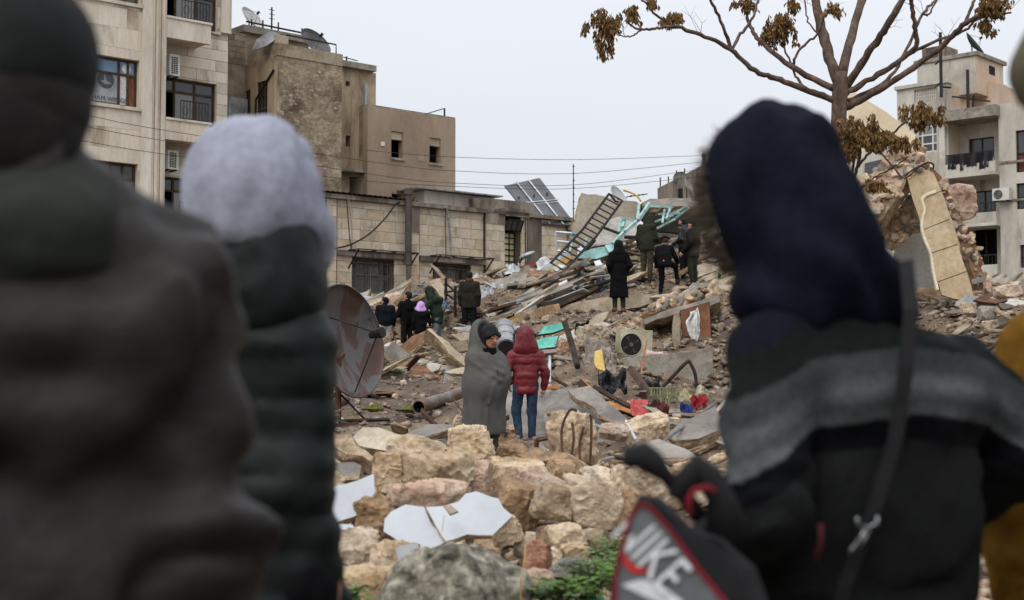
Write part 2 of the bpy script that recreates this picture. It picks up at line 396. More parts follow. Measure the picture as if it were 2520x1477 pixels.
def rock_mesh(name, seed, dims, h, mats, nf=12, boxy=.75, rough=.05, matfn=None):
    r = random.Random(seed); s = max(dims)
    pr = rock_prims(r, dims, nf, k=.008 * s, boxy=boxy); lo = -np.array(dims) * .56; hi = -lo
    def dsp(p):
        q = p / s
        ridge = 1 - np.abs(vn(q * 5.5, seed + 3)) * 2
        return s * rough * (.28 * fbm(q * 2.6, seed, 2) - .7 * np.maximum(ridge, 0) ** 8 + .42 * fbm(q * 11, seed + 5, 3))
    me = sdf_mesh(name, pr, h, mats, dsp, matfn, box=(lo, hi))
    me.set_sharp_from_angle(angle=R(27))
    return me
LITTLE = [rock_mesh('little_stone', 100 + i, (1, rng.uniform(.6, 1), rng.uniform(.5, .85)), (.06), LIME if i % 3 else LIMEP, nf=8, rough=.06) for i in range(8)]
LITTLEC = [rock_mesh('little_chunk', 200 + i, (1, rng.uniform(.5, .95), rng.uniform(.35, .7)), (.06), AGG if i % 2 else CONC, nf=8, rough=.06) for i in range(8)]
# ------------------------------------------------------------------ broken slabs
def jag_outline(pts, r, step=.25, amp=.05):
    o = []
    for i, p in enumerate(pts):
        q = pts[(i + 1) % len(pts)]; p = Vector(p); q = Vector(q); n = max(1, int((q - p).length / step))
        d = (q - p); nn = Vector((-d.y, d.x)).normalized() if d.length > 1e-6 else Vector((0, 0))
        for k in range(n):
            o.append(p + d * (k / n) + nn * (r.uniform(-1, 1) * amp if k else r.uniform(-.4, .4) * amp) + d.normalized() * (r.uniform(-.25, .25) * step if k else 0))
    return o
def slab_mesh(name, outline, th, mats, seed=0, jag=.05, step=.25, rough=.03, bevel=.25):
    "flat broken piece lying in local xy with its good face at z = 0 and body below; faces: 0 top, 1 broken edge and underside"
    r = random.Random(seed); ol = jag_outline(outline, r, step, jag); n = len(ol); mb = MB()
    cx = sum(p.x for p in ol) / n; cy = sum(p.y for p in ol) / n
    rings = []
    for zz, ins in ((0, 0), (-th * .2, -bevel * .25), (-th * .65, bevel * .3), (-th, bevel)):
        ring = []
        for p in ol:
            d = Vector((p.x - cx, p.y - cy)); dl = d.length or 1; f = 1 - ins * th / dl + (r.uniform(-1, 1) * rough / dl if zz < 0 else 0)
            ring.append((cx + d.x * f, cy + d.y * f, zz + (r.uniform(-.5, .5) * rough if zz < 0 else 0)))
        rings.append(ring)
    vs = [q for ring in rings for q in ring]; mb.add(vs, [tuple(range(n))], 0)
    fs = []
    for k in range(3):
        for i in range(n):
            j = (i + 1) % n; fs.append((k*n + j, k*n + i, (k+1)*n + i, (k+1)*n + j))
    o = 0; mb.f += fs; mb.m += [1] * len(fs); mb.f.append(tuple(reversed(range(3*n, 4*n)))); mb.m.append(1)
    return mb.mesh(name, mats)
def plane_frame(p0, n, up=(0, 0, 1)):
    n = Vector(n).normalized(); x = Vector(up).cross(n)
    x = x.normalized() if x.length > 1e-4 else Vector((1, 0, 0)); y = n.cross(x)
    m = Matrix((x, y, n)).transposed().to_4x4(); m.translation = p0; return m
def px_slab(name, pts, d, n, th, mats, parent=None, seed=0, jag=.03, step=.2, rough=.03, anchor=None, bevel=.2):
    "a broken slab whose face lies in a plane of known distance and tilt"
    c = anchor or (sum(p[0] for p in pts) / len(pts), sum(p[1] for p in pts) / len(pts))
    p0 = P(c[0], c[1], d); n = Vector(n).normalized()
    if n.dot(CAM - p0) < 0: n = -n
    m = plane_frame(p0, n); mi = m.inverted()
    ol = [(mi @ hit(u, v, p0, n)).to_2d() for u, v in pts]
    a = sum(ol[i].x * ol[(i+1) % len(ol)].y - ol[(i+1) % len(ol)].x * ol[i].y for i in range(len(ol)))
    if a < 0: ol = ol[::-1]
    o = link(name, slab_mesh(name, ol, th, mats, seed, jag, step, rough, bevel), parent); o.matrix_world = m
    if parent: o.matrix_parent_inverse = parent.matrix_world.inverted()
    return o
# ================================================================== buildings
LST   = mk('cream_stone_cladding', (206,195,178), (182,169,150), (218,209,194), sc=.9, bump=.12, bsc=9, var=.07, stain=(132,114,92), ssc=.8, sth=.55, smix=.7, stretch=(1,1,.25), fine=.14, hue=.1)
ASHL  = mk('ashlar_stone', (196,181,158), (168,152,130), (210,198,178), sc=1.2, bump=.2, bsc=12, var=.085, stain=(116,98,78), ssc=1.0, sth=.57, smix=.6, fine=.2, hue=.16)
MORT  = mk('dark_mortar', (100,88,73), (76,66,54), (122,108,92), sc=2, bump=.3)
CEMST = mk('stained_cement', (138,126,112), (88,80,72), (170,158,142), sc=.8, bump=.25, bsc=9, var=.06, stain=(66,60,56), ssc=.7, sth=.5, smix=.8, stretch=(1,1,.3))
BRNP  = mk('brown_render', (154,135,116), (128,110,94), (174,155,135), sc=.35, bump=.18, bsc=7, var=.05, stain=(178,160,132), ssc=.35, sth=.56, smix=.7, stretch=(1,1,.5), fine=.14)
BRNP2 = mk('stained_ochre_render', (168,150,125), (134,113,90), (190,174,152), sc=.6, bump=.2, bsc=7, var=.05, stain=(112,88,66), ssc=.5, sth=.55, smix=.8, stretch=(1,1,.35), fine=.16)
RUBW  = mk('old_rubble_masonry', (154,137,116), (106,91,75), (186,170,148), sc=1.6, bump=1.0, bsc=5, var=.05, stain=(88,70,54), ssc=.6, sth=.54, smix=.75, fine=.35)
RUBS  = mk('rubble_stone', (164,147,126), (116,100,83), (192,176,154), sc=2, bump=.8, bsc=8, var=.1, hue=.1, stain=(92,74,58), ssc=.6, sth=.54, smix=.7, fine=.3)
BLKW  = mk('block_wall', (146,130,111), (110,96,80), (170,156,136), sc=1.2, bump=.4, bsc=8, var=.1)
GRYR  = mk('grey_render', (176,170,158), (146,138,126), (196,190,178), sc=.6, bump=.15, bsc=7, var=.05, stain=(112,100,86), ssc=.7, sth=.58, smix=.7, stretch=(1,1,.4), fine=.12)
GRYR2 = mk('weathered_pale_render', (188,182,170), (150,144,134), (206,200,190), sc=.4, bump=.2, bsc=5, var=.05, stain=(108,100,92), ssc=.35, sth=.56, smix=.7, stretch=(1,1,.35), fine=.14)
PINKR = mk('pinkish_render', (204,180,158), (178,152,130), (216,196,178), sc=.3, bump=.12, bsc=5, var=.03, stain=(150,132,118), ssc=.3, sth=.6, smix=.6, fine=.1)
BEIGE = mk('beige_render', (218,202,176), (200,180,150), (228,216,196), sc=.3, bump=.1, bsc=5, var=.03, fine=.08)
BRNW  = mk('brown_window_frame', (72,54,42), (52,40,32), (92,70,54), sc=4, bump=.2, var=.1)
GLD   = glass('dark_glass', (58,60,62)); GLB = glass('blue_glass', (92,124,150)); GLG = glass('grey_blind', (118,118,116), .3)
GLY   = glass('pale_yellow_pane', (186,176,136), .3); CURT = mk('pale_curtain', (128,122,114), (100,94,88), (150,144,136), sc=1.5, bump=.2, bsc=4, var=.05)
CURB  = mk('brown_curtain', (122,78,48), (84,50,30), (150,102,66), sc=6, bump=.3, bsc=9, stretch=(4,4,.6))
ACW   = mk('white_air_conditioner', (206,204,196), (184,182,174), (216,214,208), sc=2, bump=.05, var=.04, rough=.5)
ACC   = mk('cream_air_conditioner', (182,176,152), (158,150,126), (200,194,172), sc=2, bump=.1, var=.04, rough=.5, stain=(120,104,82), ssc=2, sth=.62)
DISHM = mk('dish_metal', (88,86,86), (60,58,58), (116,114,112), sc=2, bump=.15, var=.1, metal=.3, rough=.55)
DISHW = mk('weathered_white_dish', (188,190,186), (152,152,146), (208,210,206), sc=2, bump=.1, var=.1, stain=(140,110,84), ssc=1.5, sth=.6)

SA = math.atan(.87)
class Bld:
    "a building frame: local x along the facade, y into the building, z up"
    def __init__(s, origin, ang, name, label, cat='building', base=(0, 0)):
        s.o = Vector(origin); s.a = ang
        s.M = Matrix.Translation(s.o) @ Matrix.Rotation(ang, 4, 'Z')
        s.n = Vector((math.sin(ang), -math.cos(ang), 0))
        s.root = None
        if name:
            s.root = empty(name, label, cat); s.root.matrix_world = s.M
        s.inv = s.M.inverted()
    def xz(s, u, v, y=0):
        q = s.inv @ hit(u, v, s.M @ Vector((0, y, 0)), s.n); return q.x, q.z
    def yz(s, u, v, x=0):
        n = Vector((math.cos(s.a), math.sin(s.a), 0)); q = s.inv @ hit(u, v, s.M @ Vector((x, 0, 0)), n); return q.y, q.z
    def rect(s, u0, v0, u1, v1, y=0):
        x0, z1 = s.xz(u0, v0, y); x1, z0 = s.xz(u1, v1, y); return x0, x1, z0, z1
def cells(mb, x0, x1, z0, z1, y, th, holes, m=0, axis='x', flip=False):
    xs_ = sorted({x0, x1} | {min(max(h[k], x0), x1) for h in holes for k in (0, 1)}); zs_ = sorted({z0, z1} | {min(max(h[k], z0), z1) for h in holes for k in (2, 3)})
    nx_, nz_ = len(xs_) - 1, len(zs_) - 1
    full = [[not any(h[0] < (xs_[i] + xs_[i+1]) / 2 < h[1] and h[2] < (zs_[j] + zs_[j+1]) / 2 < h[3] for h in holes) for j in range(nz_)] for i in range(nx_)]
    T = (lambda x, yy, z: (x, yy, z)) if axis == 'x' else (lambda x, yy, z: (yy, x, z))
    def quad(a, b, c, d): mb.add([T(*a), T(*b), T(*c), T(*d)], [(0, 1, 2, 3)] if (axis == 'x') != flip else [(3, 2, 1, 0)], m)
    f = lambda i, j: 0 <= i < nx_ and 0 <= j < nz_ and full[i][j]
    y2 = y + th
    for i in range(nx_):
        for j in range(nz_):
            if not full[i][j]: continue
            a, b, c, d = xs_[i], xs_[i+1], zs_[j], zs_[j+1]
            quad((a, y, c), (b, y, c), (b, y, d), (a, y, d)); quad((b, y2, c), (a, y2, c), (a, y2, d), (b, y2, d))
            if not f(i-1, j): quad((a, y2, c), (a, y, c), (a, y, d), (a, y2, d))
            if not f(i+1, j): quad((b, y, c), (b, y2, c), (b, y2, d), (b, y, d))
            if not f(i, j-1): quad((a, y2, c), (b, y2, c), (b, y, c), (a, y, c))
            if not f(i, j+1): quad((a, y, d), (b, y, d), (b, y2, d), (a, y2, d))
def wall(root, name, mat, *a, **k):
    mb = MB(); cells(mb, *a, **k); return mb.build(name, mat, root)
_ub = MB(); _ub.box((0, 0, 0), (1, 1, 1))
def unit(mat):
    n = 'piece_' + mat.name
    return bpy.data.meshes.get(n) or _ub.mesh(n, mat)
def piece(root, name, mat, a, b):
    return link(name, unit(mat), root, a, None, tuple(b[i] - a[i] for i in range(3)))
def subtract(rect, holes):
    rs = [rect]
    for h in holes:
        o = []
        for (a, b, c, d) in rs:
            if h[0] >= b or h[1] <= a or h[2] >= d or h[3] <= c: o.append((a, b, c, d)); continue
            if h[0] > a: o.append((a, h[0], c, d))
            if h[1] < b: o.append((h[1], b, c, d))
            m0, m1 = max(a, h[0]), min(b, h[1])
            if h[2] > c: o.append((m0, m1, c, h[2]))
            if h[3] < d: o.append((m0, m1, h[3], d))
        rs = o
    return rs
def clad(root, name, mat, x0, x1, z0, z1, y, w_, h_, holes, seed=1, proud=.03, gap=.008):
    r = random.Random(seed); z = z0; row = 0; k = 0
    while z < z1 - .02:
        zt = min(z + h_, z1); x = x0 - r.uniform(.1, .9) * w_
        while x < x1:
            xe = x + w_ * r.uniform(.72, 1.22); a, b = max(x, x0), min(xe, x1)
            if b - a > .05:
                for q in subtract((a, b, z, zt), holes):
                    if q[1] - q[0] > .04 and q[3] - q[2] > .04:
                        e = r.uniform(0, .006)
                        piece(root, name, mat, (q[0] + gap / 2, y - proud - e, q[2] + gap / 2), (q[1] - gap / 2, y + .01, q[3] - gap / 2)); k += 1
            x = xe
        z = zt; row += 1
    return k
def window(root, x0, x1, z0, z1, y, cols, rows, fm, panes, fw=.06, dep=.08, name='window'):
    "frame with bars as one part; every pane a sub-part. cols and rows are fractions; panes is a material or a function of (i, j)"
    mb = MB(); X = [x0 + (x1 - x0) * c for c in cols]; Zs = [z0 + (z1 - z0) * c for c in rows]
    for i, x in enumerate(X):
        a = x if i == 0 else (x - fw if i == len(X) - 1 else x - fw / 2); mb.box((a, y, z0), (a + fw, y + dep, z1))
    for j, z in enumerate(Zs):
        a = z if j == 0 else (z - fw if j == len(Zs) - 1 else z - fw / 2); mb.box((x0 + fw, y + .004, a), (x1 - fw, y + dep - .004, a + fw))
    f = mb.build(name, fm, root)
    for i in range(len(X) - 1):
        for j in range(len(Zs) - 1):
            m = panes(i, j) if callable(panes) else panes
            if m is None: continue
            piece(f, 'pane', m, (X[i] + fw * .3, y + dep * .5, Zs[j] + fw * .3), (X[i+1] - fw * .3, y + dep * .5 + .012, Zs[j+1] - fw * .3))
    return f
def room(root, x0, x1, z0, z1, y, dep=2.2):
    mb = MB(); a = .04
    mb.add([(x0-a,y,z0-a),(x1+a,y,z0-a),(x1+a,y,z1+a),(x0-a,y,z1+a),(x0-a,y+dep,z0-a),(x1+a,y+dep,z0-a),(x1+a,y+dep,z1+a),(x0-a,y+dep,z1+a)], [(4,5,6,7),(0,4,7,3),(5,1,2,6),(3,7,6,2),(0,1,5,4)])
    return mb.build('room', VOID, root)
def bar(root, name, mat, pts, r, seg=6):
    mb = MB(); mb.tube(pts, r, seg); return mb.build(name, mat, root)
def ring_part(root, name, mat, a, b): return piece(root, name, mat, a, b)
def dish_parts(root, c, rad, face, bowl_m, depth=.16, arm=True, mount=None, arm_m=None, rx=1.0, twist=0):
    "bowl facing 'face'; feed arms meet at the focus; mount is the foot of its mast"
    f = Vector(face).normalized(); m = plane_frame(c, f)
    mb = MB(); nr, ns_ = 7, 36; dp = rad * depth * 2
    for side in (0, 1):
        o = len(mb.v)
        for i in range(nr + 1):
            for k in range(ns_):
                a = 2 * math.pi * k / ns_; rr = rad * i / nr; zz = dp * (i / nr) ** 2 - dp - side * .03 * min(1, rad)
                mb.v.append(tuple(m @ Vector((rr * rx * math.cos(a), rr * math.sin(a), zz))))
        for i in range(nr):
            for k in range(ns_):
                q = (o + i*ns_ + k, o + i*ns_ + (k+1) % ns_, o + (i+1)*ns_ + (k+1) % ns_, o + (i+1)*ns_ + k)
                mb.f.append(q[::-1] if side == 0 else q); mb.m.append(0)
    o1 = nr * ns_; o2 = (nr + 1) * ns_ + nr * ns_
    for k in range(ns_): mb.f.append((o1 + k, o1 + (k+1) % ns_, o2 + (k+1) % ns_, o2 + k)); mb.m.append(0)
    mb.build('bowl', bowl_m, root, smooth=True)
    rim = MB(); rim.tube([m @ Vector((rad * rx * math.cos(t), rad * math.sin(t), -.01)) for t in np.linspace(0, 2*math.pi, 37)], max(.008, rad * .018), 6, cap=False); rim.build('rim', bowl_m, root, smooth=True)
    foc = m @ Vector((0, 0, rad * .85 - dp))
    if arm:
        for k in range(3):
            a = twist + 2 * math.pi * k / 3; bar(root, 'feed_arm', arm_m or DARKM, [m @ Vector((.9 * rad * rx * math.cos(a), .9 * rad * math.sin(a), -dp * .2)), foc], max(.006, rad * .014))
        hb = MB(); hb.tube([foc - f * .08 * rad * 2, foc + f * .05 * rad * 2], [rad * .06, rad * .1], 10); hb.build('feed_horn', arm_m or DARKM, root)
    if mount is not None:
        bk = m @ Vector((0, 0, -dp - .05)); bar(root, 'mast', arm_m or DARKM, [Vector(mount), Vector((mount[0], mount[1], bk.z)), bk], max(.012, rad * .05), 8)

# ---------------------------------------------------------------- tall stone-clad block on the left
B = Bld((0, 52.5, 0), SA, 'stone_apartment_building', 'tall cream stone-clad apartment block with fluted pilaster, balconies and brown windows')
r0 = B.root
xl = B.xz(-420, 300)[0]; xp0 = B.xz(345, 300)[0]; xp1 = B.xz(405, 300)[0]; xc = B.xz(560, 300, .9)[0]; TOP = 17.5
wx0, wx1 = B.xz(180, 300)[0], B.xz(340, 300)[0]
za1 = B.xz(340, 150)[1]; za0 = B.xz(340, 267)[1]; zb1 = B.xz(340, 405)[1]; FH = za1 - zb1
rows_ = [(za0 + FH * k, za1 + FH * k) for k in (1, 0, -1, -2)]
holes = [(wx0, wx1, a, b) for a, b in rows_] + [(wx0 - 3.2, wx1 - 3.2, a, b) for a, b in rows_]
wall(r0, 'wall', LST, xl, xp1, 0, TOP, 0, .45, holes)
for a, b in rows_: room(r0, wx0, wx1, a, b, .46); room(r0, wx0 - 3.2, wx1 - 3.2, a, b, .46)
clad(r0, 'cladding_panel', LST, wx0 - 2.6, xp0, zb1 - 3.3, min(TOP, za1 + 3.4), 0, 1.15, .62, holes, 3, .028, .005)
for k, (a, b) in enumerate(rows_):
    def pm(i, j, k=k):
        if j == 1: return GLB if k == 1 else GLD
        if k == 1: return [GLD, GLG, CLOTHW, CURB][i]
        return [GLD, CURT, CURT, CURT][i] if k == 2 else GLD
    wn = window(r0, wx0, wx1, a, b, .14, (0, .2, .72, .86, 1) if k == 1 else (0, .3, .62, .8, 1), (0, .68, 1), BRNW, pm, .07)
    window(r0, wx0 - 3.2, wx1 - 3.2, a, b, .14, (0, .33, .66, 1), (0, .68, 1), BRNW, GLD, .07)
    piece(r0, 'sill', LST, (wx0 - .08, -.1, a - .1), (wx1 + .08, .1, a + .004))
# poster with a round bird emblem and two lines of lettering behind the middle panes
def text(parent, name, s_, size, M, mat, ext=.002):
    cu = bpy.data.curves.new(name, 'FONT'); cu.body = s_; cu.size = size; cu.extrude = ext; cu.align_x = 'CENTER'; cu.align_y = 'CENTER'; cu.resolution_u = 3
    t = bpy.data.objects.new(name, cu); C.objects.link(t); bpy.context.view_layer.update()
    me = bpy.data.meshes.new_from_object(t); bpy.data.objects.remove(t); me.materials.append(mat)
    o = link(name, me, parent); o.matrix_local = M; return o
INKG = mk('grey_print', (72,74,78), bump=0); INKW = mk('white_print', (224,226,228), bump=0)
a, b = rows_[1]; RX90 = Matrix.Rotation(R(90), 4, 'X')
pxm = wx0 + (wx1 - wx0) * .52; zm = a + (b - a) * .42
poster = piece(r0, 'poster', mk('pale_poster', (148,150,154), bump=.02, var=0), (wx0 + (wx1-wx0)*.23, .165, a + .1), (wx0 + (wx1-wx0)*.70, .172, a + (b-a)*.66)); poster['label'] = 'pale advertising poster with a round grey bird emblem behind the window'
md = MB(); md.tube([(pxm, .163, zm + .16), (pxm, .159, zm + .16)], .27, 28); md.build('emblem', INKG, r0)
bd = MB(); bd.add([(pxm - .05, .157, zm + .34), (pxm + .02, .157, zm + .14), (pxm + .2, .157, zm + .05), (pxm - .02, .157, zm + .02), (pxm - .2, .157, zm + .12), (pxm - .05, .157, zm + .14)], [(0, 1, 5), (1, 2, 3), (1, 3, 5), (3, 4, 5)]); bd.build('emblem_bird', GLG, r0)
text(r0, 'lettering', 'CHAM WINGS', .2, Matrix.Translation((pxm + .06, .158, zm - .42)) @ RX90, INKG)
md = MB(); xq = wx0 + (wx1-wx0)*.9; md.tube([(xq - .12, .178, b - .27), (xq - .12, .174, b - .27)], .15, 24); md.build('emblem', INKW, r0)
# pilaster with flutes
xf = np.linspace(B.xz(370, 300)[0], xp1, 6)
piece(r0, 'pilaster', LST, (xp0, -.1, 0), (xf[0], .02, TOP))
for i in range(5): piece(r0, 'flute', LST, (xf[i] + .012, -.08 - .05 * (i % 2), 0), (xf[i+1] - .012, .02, TOP))
# recessed bay with balconies
RB = .95
hx0 = xp1 + .04; hx1 = B.xz(531, 300, RB)[0]
zr = [(B.xz(530, 318, RB)[1], B.xz(530, 208, RB)[1])]; fh = zr[0][1] - B.xz(530, 447, RB)[1]; fh = FH
zr = [(zr[0][0] + fh * k, zr[0][1] + fh * k) for k in (1, 0, -1, -2)]
hol = [(hx0, hx1, a, b) for a, b in zr]
wall(r0, 'recess_wall', LST, xp1 - .02, xc, 0, TOP, RB, .4, hol)
clad(r0, 'course_block', LST, xp1, xc, zr[2][0] - 1, TOP - 2, RB, 2.2, .36, hol, 5, .03, .014)
piece(r0, 'corner_pier', LST, (xc - .32, RB - .14, B.xz(560, 85, RB)[1]), (xc + .06, RB + .5, TOP))
wall(r0, 'side_wall', LST, RB + .402, 9, 0, TOP, xc - .4, .4, [], axis='y')
for k, (a, b) in enumerate(zr):
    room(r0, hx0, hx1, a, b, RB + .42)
    window(r0, hx0, hx1, a, b, RB + .1, (0, .36, .68, 1), (0, .72, 1), BRNW, (lambda i, j: None if (i == 0 and j == 0) else (GLG if (j == 0 and i == 1) else GLD)), .07)
    # balcony in front of the recess: floor slab, parapet, wrought rail
    bx1 = xp1 + (hx1 - xp1) * .66; zf = a - .05
    piece(r0, 'balcony_slab', LST, (xp1 + .002, .0, zf - .62), (bx1, RB - .035, zf - .5))
    piece(r0, 'balcony_parapet', LST, (xp1 + .004, -.06, zf - .66), (bx1 + .02, .08, zf - .04))
    piece(r0, 'balcony_coping', LST, (xp1 + .004, -.1, zf - .04), (bx1 + .06, .12, zf + .03))
    piece(r0, 'sill', LST, (bx1 + .06, RB - .12, zf - .04), (hx1 + .1, RB + .05, zf + .03))
    rl = MB(); x_a, x_b = xp1 + .55, bx1 - .02
    for q in (zf + .05, zf + .62): rl.box((x_a, -.015, q), (x_b, .015, q + .03))
    n = 9
    for i in range(n + 1):
        x = x_a + (x_b - x_a) * i / n; rl.box((x - .01, -.01, zf + .03), (x + .01, .01, zf + .62))
    for i in range(0, n - 1, 3):
        x = x_a + (x_b - x_a) * (i + 1.5) / n
        rl.tube([(x + .1 * math.cos(t), 0, zf + .33 + .14 * math.sin(t)) for t in np.linspace(0, 6.28, 13)], .008, 4, cap=False)
    rl.build('railing', DARKM, r0)
def ac_unit(root_name, label, M, w_, h_, dp, mat, fan=True, fan_x=-.15, guard=True):
    e = empty(root_name, label, 'air conditioner'); e.matrix_world = M
    mb = MB(); mb.box((-w_/2, 0, 0), (w_/2, dp, h_)); mb.build('casing', mat, e)
    if fan:
        rad = h_ * .38; cx_, cz_ = fan_x * w_, h_ * .48
        mb = MB(); mb.tube([(cx_, .03, cz_), (cx_, -.004, cz_)], rad, 28); mb.build('fan_well', VOID, e)
        mb = MB()
        for q in ((1, .72, .45, .2) if guard else (1,)): mb.tube([(cx_ + rad*q*math.cos(t), -.012, cz_ + rad*q*math.sin(t)) for t in np.linspace(0, 6.2832, 25)], .006, 4, cap=False)
        mb.build('fan_guard', mat, e)
        mb = MB()
        for k in range(4):
            t = k * 1.571 + .5; mb.add([(cx_ + rad*.15*math.cos(t), -.006, cz_ + rad*.15*math.sin(t)), (cx_ + rad*.8*math.cos(t-.16), -.006, cz_ + rad*.8*math.sin(t-.16)), (cx_ + rad*.82*math.cos(t+.2), -.012, cz_ + rad*.82*math.sin(t+.2))], [(0, 1, 2), (2, 1, 0)])
        mb.tube([(cx_, -.02, cz_), (cx_, .0, cz_)], rad * .2, 12)
        mb.build('fan_blades', mk('fan_grey', (88,88,86), bump=.05), e)
    else:
        for j in range(9):
            for i in range(3):
                piece(e, 'grille_slot', VOID, (-w_*.32 + i*w_*.22, -.006, h_*.1 + j*h_*.09), (-w_*.32 + i*w_*.22 + w_*.17, .01, h_*.1 + j*h_*.09 + h_*.06))
    mb = MB(); mb.box((-w_*.4, .02, -.04), (-w_*.3, dp + .2, 0)); mb.box((w_*.3, .02, -.04), (w_*.4, dp + .2, 0)); mb.build('bracket', DARKM, e)
    return e
x, z = B.xz(428, 187, .5); ac_unit('air_conditioner', 'narrow white air conditioner with slotted grille under the balcony soffit beside the wall dish', B.M @ Matrix.Translation((x, .45, z)), .36, .68, .35, ACW, False)
x, z = B.xz(424, 417, .5); ac_unit('air_conditioner', 'white air conditioner with one tall dark slot under the lower balcony', B.M @ Matrix.Translation((x, .45, z)), .38, .6, .35, ACW, False)
e = empty('satellite_dish', 'small dark satellite dish on the cream stone facade between two balconies', 'satellite dish')
c_ = P(495, 147, 45.6); dish_parts(e, c_, .3, (.45, -.75, .5), DARKM, mount=B.M @ Vector((B.xz(478, 180, RB)[0], RB, B.xz(478, 180, RB)[1])))
piece(r0, 'roof_slab', LST, (xl, .02, TOP), (xc + .05, 9, TOP + .2))
# ---------------------------------------------------------------- old tower with rubble masonry face
YT = 1.1
T = Bld((0, 52.5, 0), SA, 'masonry_tower_house', 'old tower house with a bare rubble masonry face and ochre side wall')
rt = T.root
xt, zt_ = T.xz(684, 86, YT); xt1 = T.xz(842, 140, YT)[0]
yb1 = T.yz(611, 127, xt)[0]
mb = MB(); mb.box((xt, YT, 0), (xt1, yb1 + 3, zt_ - .7)); mb.build('masonry_wall', RUBW, rt)
piece(rt, 'parapet', CONCT, (xt - .02, YT - .03, zt_ - .7), (xt1 + .01, YT + .2, zt_ - .28))
piece(rt, 'side_parapet', CONCT, (xt - .025, YT + .202, zt_ - .9), (xt + .2, yb1, zt_))
piece(rt, 'corner_block', CONCT, (xt - .03, YT - .035, zt_ - .28), (xt + .4, YT + .2, zt_))
hs_ = []
for (u0, v0, u1, v1) in ((611, 225, 623, 292), (640, 205, 665, 300)):
    y1, z1 = T.yz(u0, v0, xt); y0, z0 = T.yz(u1, v1, xt); hs_.append((y0, y1, z0, z1))
wall(rt, 'side_wall', BRNP2, YT + .002, yb1 + 1, 0, zt_ - .9, xt - .12, .118, hs_, axis='y', flip=False)
for h in hs_:
    mb = MB(); n_ = 3
    for i in range(n_ + 1):
        yy = h[0] + (h[1] - h[0]) * i / n_; mb.box((xt - .08, yy - .03, h[2]), (xt - .03, yy + .03, h[3]))
    for i in range(4):
        zz = h[2] + (h[3] - h[2]) * i / 3; mb.box((xt - .078, h[0], zz - .03), (xt - .032, h[1], zz + .03))
    w_ = mb.build('window', BRNW, rt); piece(w_, 'pane', GLD, (xt - .02, h[0], h[2]), (xt - .002, h[1], h[3]))
r = random.Random(5)
RUBM = [rock_mesh('rubble_wall_stone', 300 + i, (1, .8, .72), .1, RUBS, nf=7, boxy=.6) for i in range(5)]
za_, zb_ = T.xz(720, 480, YT)[1], zt_ - .9
for k in range(230):
    x = r.uniform(xt + .15, xt1 - .15); z = za_ + (zb_ - za_) * r.random() ** .8
    if (x - xt) / (xt1 - xt) > .55 and z < zb_ - 1.2 and r.random() < .6: continue
    s_ = r.uniform(.16, .34); link('stone', r.choice(RUBM), rt, (x, YT - .01 + s_ * .1, z), (0, r.uniform(-.2, .2), 0), (s_, s_ * .17, s_ * r.uniform(.6, .9)))
# pipe down the side wall
ya, z1 = T.yz(674, 172, xt - .15); yb_, z2 = T.yz(630, 246, xt - .15); bar(rt, 'drain_pipe', DARKM, [(xt - .16, ya, z1), (xt - .16, yb_, z2), (xt - .16, yb_, z2 - 2.5)], .04)
# blockwork wall behind, penthouse, railings
bx0, bz = T.xz(552, 72, yb1); piece(rt, 'block_wall', BLKW, (bx0, yb1, 0), (xt - .125, yb1 + .3, T.xz(590, 82, yb1)[1]))
clad(rt, 'wall_block', BLKW, T.xz(562, 100, yb1)[0], xt - .13, T.xz(590, 160, yb1)[1], T.xz(590, 82, yb1)[1], yb1, .42, .21, [], 9, .02, .014)
piece(rt, 'metal_sheet', GALV, (T.xz(562, 300, yb1 - .3)[0], yb1 - .3, T.xz(562, 300, yb1 - .3)[1]), (T.xz(610, 240, yb1 - .3)[0], yb1 - .28, T.xz(600, 243, yb1 - .3)[1]))
hx, hz = T.xz(602, 64, yb1 + .6); hx2, hz2 = T.xz(760, 96, yb1 + .6)
piece(rt, 'penthouse', BLKW, (hx, yb1 + .6, zt_ - 1.2), (hx2, yb1 + 3.5, hz - .25)); piece(rt, 'penthouse_roof', CONC, (hx - .15, yb1 + .4, hz - .25), (hx2 + .1, yb1 + 3.6, hz))
mb = MB(); y_ = yb1 + .5
x_a, z_a = T.xz(606, 53, y_); x_b, z_b = T.xz(748, 82, y_); mb.tube([(x_a, y_, z_a), (x_b, y_, z_b)], .035, 6)
for (u, v0, v1) in ((619, 48, 66), (647, 50, 69), (685, 55, 80), (743, 70, 92)):
    x, z = T.xz(u, v0, y_); z2 = hz - .02; mb.tube([(x, y_, z), (x, y_, z2)], .03, 5)
mb.build('roof_railing', DARKM, rt)
mb = MB(); yy = YT + .1; q = [T.xz(706, 104, yy), T.xz(706, 86, yy), T.xz(827, 110, yy), T.xz(827, 141, yy)]; mb.tube([(x, yy, z) for x, z in q], .03, 5); mb.build('roof_railing', DARKM, rt)
x, z = T.xz(669, 18, y_); bar(rt, 'antenna_mast', DARKM, [(x, y_, z), (x, y_, hz - .02)], .03)
for k in range(3): bar(rt, 'antenna_rod', DARKM, [(x - .12, y_, z - .1 - k * .16), (x + .12, y_, z - .1 - k * .16)], .012, 4)
mb = MB(); A_ = [T.xz(622, 118, yb1 - .4), T.xz(672, 74, yb1 - .4), T.xz(690, 82, yb1 - .8), T.xz(615, 128, yb1 - .4)]
e = px_slab('metal_sheet', [(618,126),(632,98),(668,74),(690,88),(655,112)], 47.2, (-.3, -.8, .5), .03, [GALV, GALV]); tag(e, 'pale crumpled metal sheet leaning on the tower parapet', 'metal sheet')
e = empty('satellite_dish', 'white weathered satellite dish on the tower penthouse roof', 'satellite dish')
